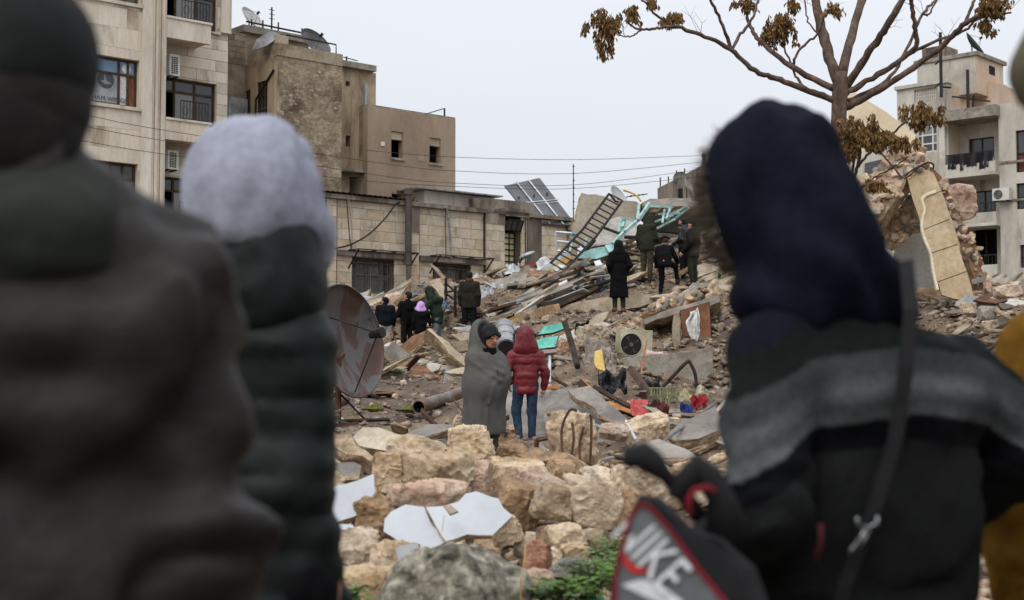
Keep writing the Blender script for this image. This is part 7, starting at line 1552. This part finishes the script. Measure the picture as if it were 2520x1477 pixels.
# ================================================================== tree
BARK = mk('smooth_brown_bark', (96,78,66), (62,50,42), (126,106,92), sc=7, bump=.9, bsc=22, var=0, stretch=(1,1,.5), stain=(56,46,38), ssc=5, sth=.55, smix=.7, fine=.4)
LEAFD = mk('dead_brown_leaf', (112,84,46), (70,50,26), (150,118,70), sc=14, bump=.1, bsc=30, var=0, rough=.8)
TD = 20.0; RB_ = random.Random(77)
QT = lambda x, y: (1415 + .43848 * x, .43848 * y)
tr = empty('dead_leaf_tree', 'bare smooth-barked tree with a few hanging clumps of brown dead leaves', 'tree', (P(2070, 700, TD).x, TD, gz(P(2070, 700, TD).x, TD)))
def tp(x, y, dd=0): return P(*QT(x, y), TD + dd)
def limb(pts, r0_, r1_, depth=0.0, name='branch'):
    n = len(pts); q = [Vector(tp(x, y, depth * k / max(1, n - 1))) for k, (x, y) in enumerate(pts)]; o = []; rad = []
    for i in range(n - 1):
        p0, p1, p2, p3 = q[max(i-1, 0)], q[i], q[i+1], q[min(i+2, n-1)]
        for k in range(6):
            t = k / 6; o.append(.5*((2*p1)+(p2-p0)*t+(2*p0-5*p1+4*p2-p3)*t*t+(3*p1-p0-3*p2+p3)*t**3)); rad.append((r0_ + (r1_ - r0_) * (i + t) / (n - 1)) * RB_.uniform(.9, 1.1)); o[-1] = o[-1] + Vector((RB_.gauss(0, .007), RB_.gauss(0, .007), RB_.gauss(0, .007)))
    o.append(q[-1]); rad.append(r1_); mb = MB(); mb.tube(o, rad, 9); b = mb.build(name, BARK, tr, smooth=True); b.matrix_parent_inverse = tr.matrix_world.inverted(); return b
bx = tr.location
tb = [tp(1492, 405), tp(1490, 470), tp(1485, 560), tp(1480, 700), tp(1475, 900), tp(1478, 1200)]; tb.append(Vector((tb[-1].x, TD, bx.z - .1)))
mb = MB(); mb.tube(tb[::-1], [.18, .125, .118, .112, .115, .118, .09], 12); o = mb.build('trunk', BARK, tr, smooth=True); o.matrix_parent_inverse = tr.matrix_world.inverted()
BR = [([(1450,562),(1310,510),(1150,450),(1010,400),(870,275),(700,195),(550,148),(460,160),(370,165),(280,115)],.05,.012,-1.2),
 ([(370,165),(330,198),(290,205),(235,195)],.014,.008,-.2),([(1450,500),(1215,370),(1040,230),(985,150),(945,30)],.05,.018,.8),
 ([(870,270),(830,140),(760,0),(735,-70)],.028,.016,-.6),([(880,285),(930,190),(1000,100),(1030,0),(1040,-60)],.026,.014,.3),
 ([(1475,460),(1420,300),(1370,100),(1335,-60)],.085,.065,.5),([(1500,420),(1540,250),(1610,0),(1630,-60)],.075,.055,1.0),
 ([(1525,480),(1650,290),(1750,150),(1860,-40)],.06,.045,-.8),([(1520,525),(1700,420),(1850,320),(1920,240),(1905,130),(1890,30),(1870,-30)],.045,.026,-.6),
 ([(1520,605),(1700,510),(1900,380),(2080,240),(2190,130),(2300,80),(2430,0)],.055,.026,-1.5),([(1535,565),(1750,450),(1860,280),(1950,80),(2030,0)],.03,.018,.9),
 ([(1880,300),(2030,230),(2190,170),(2260,110),(2450,72)],.026,.014,-.8),([(1220,360),(1270,270),(1370,180),(1400,90),(1430,60)],.022,.01,-.3),
 ([(1365,190),(1310,120),(1290,0),(1285,-50)],.014,.009,0),([(1310,505),(1250,440),(1200,330),(1150,230)],.024,.012,.5),
 ([(550,148),(440,70),(380,0),(360,-40)],.02,.012,-.2),([(2190,130),(2230,30),(2260,-40)],.026,.018,.2),([(1545,1060),(1565,900),(1575,780)],.022,.012,-1.0),
 ([(1575,960),(1640,870),(1760,770),(1860,680)],.024,.012,-1.2),([(1600,1060),(1700,985),(1800,930),(1870,880)],.014,.009,-1.4),([(1480,1250),(1540,1060),(1590,930),(1600,830)],.03,.02,-.8),
 ([(310,50),(345,110),(368,160)],.008,.012,-.1),([(1120,300),(1118,260),(1122,200)],.008,.007,0),([(1950,80),(1985,82),(2030,0)],.016,.012,0)]
for b in BR: limb(*b)
def clump(cx, cy, wx, wy, n, seed, dd=0.0):
    rr = random.Random(seed); mb = MB(); tw = MB(); c0 = tp(cx, cy, dd); k_ = .43848 * px(TD); W_, H_ = wx * k_, wy * k_
    nb = max(5, n // 26)
    for b_ in range(nb):
        a = Vector((rr.uniform(-1, 1), rr.uniform(-1, 1), 0)); 
        o = c0 + Vector((rr.gauss(0, .45) * W_, rr.gauss(0, .35) * W_, rr.uniform(-.3, .75) * H_)); ln = rr.uniform(.4, .9) * H_ + .05
        end = o + Vector((rr.uniform(-.2, .2) * W_, rr.uniform(-.2, .2) * W_, -ln)); tw.tube([o, end], .004, 3, cap=False)
        for j in range(n // nb):
            q = o.lerp(end, rr.random()) + Vector((rr.gauss(0, .025), rr.gauss(0, .025), 0)); l_ = rr.uniform(.05, .11); w_ = l_ * rr.uniform(.16, .3); an = rr.uniform(0, 6.28); sd = Vector((math.cos(an), math.sin(an), 0)) * w_; dn = Vector((rr.gauss(0, .3), rr.gauss(0, .3), -1)).normalized() * l_; bend = Vector((math.sin(an), -math.cos(an), 0)) * l_ * .18
            mb.add([q, q + dn*.45 + sd + bend, q + dn, q + dn*.45 - sd + bend], [(0, 1, 2), (0, 2, 3)])
    for m_, nm, mt in ((mb, 'leaf_clump', LEAFD), (tw, 'twigs', BARK)):
        o = m_.build(nm, mt, tr); o['kind'] = 'stuff'; o.matrix_parent_inverse = tr.matrix_world.inverted()
for k, c_ in enumerate([(185,110,115,90,520,0),(150,220,45,90,240,0),(310,45,50,50,140,0),(560,85,70,50,150,0),(950,10,55,40,160,.5),(1150,130,95,100,560,.4),(1100,190,35,70,120,.4),(1225,5,55,40,150,.4),(1440,35,55,45,150,-.3),(2330,20,75,50,320,-1.4),(2310,140,50,55,150,-1.3),(2400,30,50,60,160,-1.4),(1620,700,120,75,620,-1.0),(1530,790,85,75,420,-.9),(1700,770,110,60,420,-1.1),(1810,770,75,55,260,-1.2),(1930,620,95,75,560,-1.2),(2040,650,28,40,80,-1.2),(1690,1020,60,40,140,-1.2),(430,5,40,30,90,-.3),(500,110,25,30,40,-.2)]): clump(*c_[:4], int(c_[4] * 1.25), 70 + k, c_[5])

rr = random.Random(31); tw = MB()
for b in BR[:14]:
    pts = b[0]
    for k in range(4):
        i = rr.randint(len(pts) // 2, len(pts) - 1) if len(pts) > 2 else 1; x, y = pts[i]; x += rr.uniform(-20, 20); y += rr.uniform(-15, 15)
        a = tp(x, y, b[3] * i / len(pts)); dv_ = Vector((rr.uniform(-.2, .2), rr.uniform(-.15, .15), rr.uniform(.05, .25))); c = a + dv_; e = c + dv_ * .8 + Vector((rr.uniform(-.06, .06), 0, -.05))
        tw.tube([a, c, e], [.004, .0028, .0015], 4, cap=False); tw.tube([c, c + Vector((rr.uniform(-.15, .15), rr.uniform(-.1, .1), rr.uniform(-.05, .15)))], [.0025, .0012], 3, cap=False)
o = tw.build('twigs', BARK, tr); o['kind'] = 'stuff'; o.matrix_parent_inverse = tr.matrix_world.inverted()
# ================================================================== onlookers close to the camera
def stand(u, d, H_top_v):
    return P(u, 900, d).x, 1.3 + (923 - H_top_v) / F * d
F_GR = mk('grey_brown_jacket', (29,23,20), (20,15,13), (40,34,30), sc=5, bump=.35, bsc=18, var=0, coord='O', rough=.48, spec=.22); F_OC = cloth('olive_grey_collar', (46,49,45)); F_DH = mk('dark_hat', (20,22,22), (13,14,14), (30,33,32), sc=8, bump=.4, bsc=40, var=0, coord='O')
x, ht = stand(-18, 1.5, -90)
m1 = person('onlooker in a grey-brown jacket with an olive collar and dark hat, back turned', (x, 1.5, 0), -20, 1.71, h=.014, jacket=[F_GR], trousers=[C_CH], cap_m=[F_DH], hs=1.15, bulk=.97, fold=.027, jacket_drop=.84, extra=lambda J, s: [cap((.05,-.02,1.54*s), (.17,-.01,1.43*s), .06, .08, .06), cap((-.05,-.02,1.54*s), (-.17,-.01,1.43*s), .06, .08, .06)], pose=dict(look=(-18,0,0), shr=(.18,-.01,1.40), shl=(-.18,-.01,1.40), ell=(-.26,-.06,1.13), elr=(.225,-.03,1.12), wrr=(.235,.04,.86), wrl=(-.24,.12,.93)), skin=SKIN)
s = 1.71 / 1.75
link('nape_hair', sdf_mesh('nape_hair', [ell((0, -.045, -.02), (.092, .085, .105)), hsp((0, 1, .0), .0, .02)], .012, HAIRM), m1, (0, .02 * s, 1.63 * s), (0, 0, 0))
o = link('folded_hood', sdf_mesh('folded_hood', [cap((-.07, -.06, 1.53), (.07, -.06, 1.53), .05, .05, .04), ell((0, -.08, 1.5), (.12, .05, .05), .05), cap((-.08, .04, 1.54), (-.07, -.06, 1.53), .045, .05, .03), cap((.08, .04, 1.54), (.07, -.06, 1.53), .045, .05, .03)], .013, F_OC, wrinkle(4, .016, 9, 9)), m1); o.location = (0, 0, -.065)
# white hood, quilted jacket
F_WH = mk('pale_grey_lilac_fleece', (146,148,162), (128,130,144), (160,162,174), sc=4, bump=.1, bsc=40, var=0, coord='O', rough=.95); F_PB = mk('black_green_quilt', (24,29,28), (17,21,20), (33,39,37), sc=4, bump=.2, bsc=24, var=0, coord='O', rough=.5, spec=.14)
x, ht = stand(640, 2.62, 285)
m2 = person('onlooker in a pale lilac-grey hood and a dark quilted jacket', (x - .012, 2.62, 0), 14, 1.75, h=.0125, jacket=[F_PB], trousers=[C_BK], hair=False, hs=1.0, hands=False, quilt=.07, qa=.009, bulk=.74, fold=.012, jacket_drop=.8, pose=dict(head=(0,.02,1.63), shl=(-.14,-.01,1.39), shr=(.09,-.01,1.375), ell=(-.2,-.02,1.14), elr=(.1,-.03,1.1), wrl=(-.22,.14,.94), wrr=(.13,.06,.86)), collar=[F_PB])
s = 1.0
link('hood', sdf_mesh('hood', [ell((0,.0,1.66), (.122,.142,.134)), ell((.0,-.03,1.605), (.114,.116,.12), .05), ell((.055,.05,1.55), (.08,.1,.07), .05), ell((0,.2,1.62), (.08,.12,.12), .02, 's'), hsp((-.25,-.15,-1), -1.515, .02)], .0115, F_WH, lambda p: wrinkle(21, .016, 8, 5)(p) + .006 * np.sin(55 * (p[:, 0] - .4 * p[:, 2] + .05 * vn(p * 8, 5))) * np.clip((1.66 - p[:, 2]) / .1, 0, 1)), m2)
link('high_collar', sdf_mesh('high_collar', [cap((-.035, -.02, 1.46), (.03, -.02, 1.46), .115, .115, .04), cap((-.035, -.02, 1.53), (.03, -.02, 1.53), .1, .1, .03), ell((0, .14, 1.6), (.08, .08, .1), .02, 's')], .012, F_PB, wrinkle(6, .01, 9, 12)), m2)
# navy hood with fur trim and striped knitted top
F_NV = mk('navy_hood_cloth', (20,22,34), (14,15,24), (28,31,45), sc=5, bump=.3, bsc=40, var=0, coord='O', spec=.05); F_GK = mk('grey_knit', (88,92,94), (60,64,66), (116,120,122), sc=22, bump=.5, bsc=40, var=0, coord='O', wave=(38, .2, 'Z')); F_DG = cloth('dark_green_knit', (28,36,34)); F_BL = cloth('black_blue_knit', (14,15,22)); F_CK = mk('charcoal_knit', (22,23,23), (15,16,16), (31,32,32), sc=14, bump=.4, bsc=40, var=0, coord='O', wave=(34, .15, 'Z'))
d3 = 2.42; x, ht = stand(2130, d3, 290)
STR = bpy.data.materials.new('striped_knit'); STR.use_nodes = True; t_ = STR.node_tree; pb = t_.nodes['Principled BSDF']; pb.inputs['Roughness'].default_value = .92; pb.inputs['Specular IOR Level'].default_value = .1
tco = t_.nodes.new('ShaderNodeTexCoord'); sp = t_.nodes.new('ShaderNodeSeparateXYZ'); t_.links.new(tco.outputs['Object'], sp.inputs[0])
ab = t_.nodes.new('ShaderNodeMath'); ab.operation = 'ABSOLUTE'; t_.links.new(sp.outputs[0], ab.inputs[0])
ma = t_.nodes.new('ShaderNodeMath'); ma.operation = 'MULTIPLY_ADD'; ma.inputs[1].default_value = .12; t_.links.new(ab.outputs[0], ma.inputs[0])
sb_ = t_.nodes.new('ShaderNodeMath'); sb_.operation = 'SUBTRACT'; sb_.inputs[1].default_value = .205; t_.links.new(ab.outputs[0], sb_.inputs[0]); mxn = t_.nodes.new('ShaderNodeMath'); mxn.operation = 'MAXIMUM'; mxn.inputs[1].default_value = 0; t_.links.new(sb_.outputs[0], mxn.inputs[0])
m4_ = t_.nodes.new('ShaderNodeMath'); m4_.operation = 'MULTIPLY_ADD'; m4_.inputs[1].default_value = .45; t_.links.new(mxn.outputs[0], m4_.inputs[0]); t_.links.new(sp.outputs[2], m4_.inputs[2]); t_.links.new(m4_.outputs[0], ma.inputs[2])
nz_ = t_.nodes.new('ShaderNodeTexNoise'); nz_.inputs['Scale'].default_value = 70; t_.links.new(tco.outputs['Object'], nz_.inputs['Vector'])
mb_ = t_.nodes.new('ShaderNodeMath'); mb_.operation = 'MULTIPLY_ADD'; mb_.inputs[1].default_value = .012; t_.links.new(nz_.outputs[0], mb_.inputs[0]); t_.links.new(ma.outputs[0], mb_.inputs[2])
mr_ = t_.nodes.new('ShaderNodeMapRange'); mr_.inputs[1].default_value = 1.088; mr_.inputs[2].default_value = 1.488; t_.links.new(mb_.outputs[0], mr_.inputs[0])
cr = t_.nodes.new('ShaderNodeValToRGB'); e_ = cr.color_ramp.elements
st_ = [(0, (28,29,29)), (.27, (28,29,29)), (.285, (10,11,16)), (.38, (10,11,16)), (.395, (88,91,92)), (.45, (62,65,66)), (.52, (92,95,96)), (.58, (66,69,70)), (.66, (58,62,63)), (.675, (20,26,24)), (.80, (20,26,24)), (.82, (18,20,31)), (1, (18,20,31))]
while len(e_) < len(st_): e_.new(.5)
for el, (p_, c_) in zip(e_, st_): el.position = p_; el.color = lin(c_)
t_.links.new(mr_.outputs[0], cr.inputs[0]); mx_ = t_.nodes.new('ShaderNodeMix'); mx_.data_type = 'RGBA'; mx_.blend_type = 'MULTIPLY'; mx_.inputs[0].default_value = .7; t_.links.new(cr.outputs[0], mx_.inputs[6]); n2_ = t_.nodes.new('ShaderNodeTexNoise'); n2_.inputs['Scale'].default_value = 130; t_.links.new(tco.outputs['Object'], n2_.inputs['Vector']); cr2 = t_.nodes.new('ShaderNodeValToRGB'); cr2.color_ramp.elements[0].position = .3; cr2.color_ramp.elements[0].color = (.4, .4, .4, 1); cr2.color_ramp.elements[1].position = .65; t_.links.new(n2_.outputs[0], cr2.inputs[0]); t_.links.new(cr2.outputs[0], mx_.inputs[7]); t_.links.new(mx_.outputs[2], pb.inputs['Base Color'])
m3 = person('onlooker in a navy fur-edged hood and a striped knitted sweater with a shoulder strap', (x, d3, 0), -24, 1.72, h=.0125, jacket=[STR], armk=.012, trousers=[C_BK], bulk=1.04, fold=.016, jacket_drop=.8,
    pose=dict(head=(-.155,.06,1.6), neck=(-.12,.02,1.44), chest=(-.01,0,1.24), shl=(-.215,-.04,1.36), shr=(.2,-.01,1.32), ell=(-.285,-.1,1.1), wrl=(-.24,.14,.99), elr=(.33,-.02,1.17), wrr=(.24,.2,1.0)))
hp = [ell((-.16,.02,1.625), (.116,.135,.142)), ell((-.145,-.03,1.51), (.108,.105,.15), .06), cap((-.19,-.01,1.43), (.0,-.01,1.425), .075, .065, .06), cap((-.09,-.04,1.49), (.0,-.05,1.42), .075, .05, .06), ell((-.17,.2,1.6), (.08,.14,.115), .02, 's')]
link('hood', sdf_mesh('hood', hp, .0115, F_NV, lambda p: wrinkle(13, .026, 9, 4)(p) + .007 * np.sin(42 * (p[:, 2] + .9 * p[:, 0] + .06 * vn(p * 7, 3))) * np.clip((1.6 - p[:, 2]) / .1, 0, 1)), m3)
F_FUR = mk('brown_grey_fur', (96,84,70), (60,50,42), (136,122,104), sc=14, bump=.3, coord='O', var=0); mb = MB(); rr = random.Random(12)
for k in range(2600):
    t = rr.uniform(-1.2, 4.3); c_ = Vector((-.165 + .092*math.cos(t), .085 + rr.uniform(-.03, .03), 1.6 + .125*math.sin(t))); dd_ = Vector((math.cos(t) * .9, rr.uniform(.0, .9), math.sin(t) * .8 + rr.uniform(-.2, .2))) * rr.uniform(.015, .045); sd = Vector((rr.uniform(-1,1), rr.uniform(-1,1), rr.uniform(-1,1))).normalized() * .0022
    mb.add([c_ - sd, c_ + sd, c_ + dd_], [(0, 1, 2)])
mb.build('fur_trim', F_FUR, m3)
# strap with clip over the back
stp = mk('dark_strap', (26,26,28), bump=.2, var=0); e = tag(empty('shoulder_strap', 'dark shoulder strap with a metal clip crossing the striped sweater', 'strap', (x, d3, 1.0)), None, None)
yb_ = d3 - .19
q = [P(2230, 640, yb_ + .06), P(2243, 760, yb_ + .005), P(2232, 900, yb_ - .01), P(2205, 1080, yb_ - .01), P(2150, 1262, yb_ - .01), P(2080, 1440, yb_ + .0), P(2040, 1600, yb_ + .03)]
mb = MB(); w_ = Vector((.012, 0, .002)); n_ = len(q)
vs_ = [];
for p_ in q: vs_ += [p_ - w_, p_ + w_, p_ + w_ + Vector((0, .006, 0)), p_ - w_ + Vector((0, .006, 0))]
mb.add(vs_, [(4*k + a_, 4*k + (a_+1) % 4, 4*k + 4 + (a_+1) % 4, 4*k + 4 + a_) for k in range(n_ - 1) for a_ in range(4)]); o = mb.build('webbing', stp, e); o.matrix_parent_inverse = e.matrix_world.inverted()
cl = mk('bright_metal_clip', (120,122,124), bump=0, metal=.9, rough=.25); mb = MB()
mb.tube([P(2110, 1272, yb_ - .03), P(2108, 1290, yb_ - .03), P(2135, 1300, yb_ - .03), P(2160, 1288, yb_ - .03), P(2158, 1270, yb_ - .03)], .004, 8); mb.tube([P(2132, 1300, yb_ - .03), P(2118, 1325, yb_ - .03), P(2096, 1352, yb_ - .03), P(2090, 1362, yb_ - .03)], [.005, .004, .004, .005], 8); mb.tube([P(2136, 1302, yb_ - .03), P(2126, 1330, yb_ - .03), P(2100, 1356, yb_ - .03)], .004, 6)
o = mb.build('metal_clip', cl, e, smooth=True); o.matrix_parent_inverse = e.matrix_world.inverted()
# sports bag
bg_ = mk('grey_bag_fabric', (88,91,93), (76,79,81), (98,101,103), sc=3, bump=.2, bsc=40, var=0); bk_ = mk('black_bag_fabric', (22,22,24), (14,14,15), (32,32,34), sc=4, bump=.2, bsc=30, var=0); rd_ = mk('red_piping', (112,18,32), bump=.1, var=0); lt_ = mk('pale_bag_print', (196,198,200), bump=0, var=0); rs_ = mk('red_bag_print', (206,44,44), bump=0, var=0)
D6 = 1.95; nb = Vector((-.25, -1, .12))
bag = empty('sports_bag', 'black and grey sports bag with red piping carried beside the striped sweater', 'bag', P(1660, 1500, D6))
p0 = P(1620, 1380, D6)
body_pts = [(1566,1215),(1600,1222),(1680,1300),(1760,1330),(1840,1400),(1900,1560),(1880,1760),(1500,1760),(1478,1560),(1492,1470),(1515,1380),(1540,1270)]
def on_bag(u, v, off=0): return hit(u, v, p0 + nb.normalized() * off, nb.normalized())
m_ = plane_frame(p0, nb); mi_ = m_.inverted()
ol = [(mi_ @ hit(u, v, p0, nb)).to_2d() for u, v in body_pts]; mb = MB(); n_ = len(ol); cx_ = sum(q.x for q in ol) / n_; cy_ = sum(q.y for q in ol) / n_
rings_ = []
for zz, f in ((0.0, .9), (-.02, 1.0), (-.12, 1.02), (-.16, .9)): rings_ += [m_ @ Vector((cx_ + (q.x - cx_) * f, cy_ + (q.y - cy_) * f, zz)) for q in ol]
mb.add(rings_, [tuple(range(n_))[::-1], tuple(range(3*n_, 4*n_))] + [(k*n_ + i, k*n_ + (i+1) % n_, (k+1)*n_ + (i+1) % n_, (k+1)*n_ + i) for k in range(3) for i in range(n_)]); o = mb.build('bag_body', bk_, bag); o.matrix_parent_inverse = bag.matrix_world.inverted()
gp = [(1577,1240),(1553,1268),(1532,1345),(1515,1420),(1512,1500),(1520,1640),(1840,1640),(1786,1484),(1716,1398),(1650,1306),(1600,1250)]
mb = MB(); mb.add([on_bag(u, v, .006) for u, v in gp], [tuple(range(len(gp)))]); o = mb.build('grey_panel', bg_, bag); o.matrix_parent_inverse = bag.matrix_world.inverted()
mb = MB(); mb.tube([on_bag(u, v, .008) for u, v in [gp[4], gp[3], gp[2], gp[1], gp[0], gp[10], gp[9], gp[8], gp[7], gp[6]]], .0034, 6); o = mb.build('piping', rd_, bag); o.matrix_parent_inverse = bag.matrix_world.inverted()
def bag_text(s_, u, v, size, ang, mt, sh=.25):
    M_ = plane_frame(on_bag(u, v, .009), nb) @ Matrix.Rotation(R(ang), 4, 'Z'); t = text(None, 'lettering', s_, size, Matrix.Identity(4), mt, .001)
    S_ = Matrix.Identity(4); S_[0][0] = .68; S_[0][1] = sh; t.parent = bag; t.matrix_parent_inverse = bag.matrix_world.inverted(); t.matrix_basis = M_ @ S_
bag_text('NIKE', 1598, 1360, .078, -40, lt_)
mb = MB(); sw_ = [(1530,1352),(1535,1385),(1545,1400),(1560,1412),(1588,1410),(1602,1402),(1572,1398),(1552,1385),(1542,1370)]
mb.add([on_bag(u, v, .0095) for u, v in sw_], [tuple(range(len(sw_)))]); o = mb.build('swoosh', rs_, bag); o.matrix_parent_inverse = bag.matrix_world.inverted()
mb = MB(); bl_ = [(1530,1440),(1580,1425),(1640,1450),(1680,1480),(1660,1500),(1590,1470)]; mb.add([on_bag(u, v, .009) for u, v in bl_], [tuple(range(len(bl_)))]); o = mb.build('worn_print', lt_, bag); o.matrix_parent_inverse = bag.matrix_world.inverted()
def bag_tube(nm, pts, r_, mt):
    mb = MB(); mb.tube(pts, r_, 8); o = mb.build(nm, mt, bag, smooth=True); o.matrix_parent_inverse = bag.matrix_world.inverted()
bag_tube('handle', [P(1540, 1150, D6), P(1550, 1128, D6), P(1580, 1122, D6), P(1608, 1140, D6), P(1640, 1172, D6), P(1672, 1205, D6 + .02), P(1720, 1270, D6 + .04)], [.006, .017, .022, .018, .011, .012, .014], bk_)
bag_tube('carry_loop', [P(1660, 1230, D6), P(1690, 1180, D6), P(1716, 1148, D6), P(1745, 1175, D6), P(1770, 1220, D6), P(1790, 1300, D6)], [.014, .018, .02, .02, .02, .03], bk_)
bag_tube('red_loop', [P(1700, 1270, D6 - .03), P(1694, 1232, D6 - .03), P(1708, 1208, D6 - .03), P(1738, 1200, D6 - .03), P(1760, 1210, D6 - .03)], .005, rd_)
bag_tube('side_piping', [P(2020, 1290, D6 + .1), P(2022, 1330, D6 + .1), P(2008, 1380, D6 + .1)], .004, mk('dim_red_piping', (66,12,20), bump=.1, var=0))
# mustard coat
F_MU = mk('mustard_fleece', (122,88,32), (98,68,22), (140,106,46), sc=7, bump=.5, bsc=30, var=0, coord='O', rough=.95, spec=.05); F_KH = mk('khaki_sleeve', (92,84,62), (70,62,44), (112,104,80), sc=5, bump=.3, bsc=30, var=0, coord='O')
d4 = 2.75
m4 = person('onlooker in a mustard fleece coat with a pale collar behind the striped sweater', (1.235, d4, 0), 10, 1.68, h=.0145, jacket=[F_MU], trousers=[C_BK], bulk=1.1, fold=.012, jacket_drop=.7, pose=dict(ell=(-.27,-.03,1.13), elr=(.27,-.04,1.14)), cap_m=[F_DH], hs=1.05)
link('pale_collar', sdf_mesh('pale_collar', [cap((-.15, -.09, 1.44), (-.1, -.1, 1.5), .03, .035, .03), cap((-.1, -.1, 1.5), (.1, -.1, 1.53), .035, .035, .03)], .014, cloth('pale_grey_collar', (132,130,124))), m4)
m5 = person('onlooker with one khaki sleeve raised high over the crowd', (1.12, 1.9, 0), 5, 1.76, h=.0145, jacket=[F_KH], trousers=[C_BK], bulk=1.05, fold=.014, jacket_drop=.8, pose=dict(shl=(-.19,-.01,1.44), ell=(-.345,.0,1.72), wrl=(-.24,.08,1.97), elr=(.27,-.04,1.14)), cap_m=[F_DH])
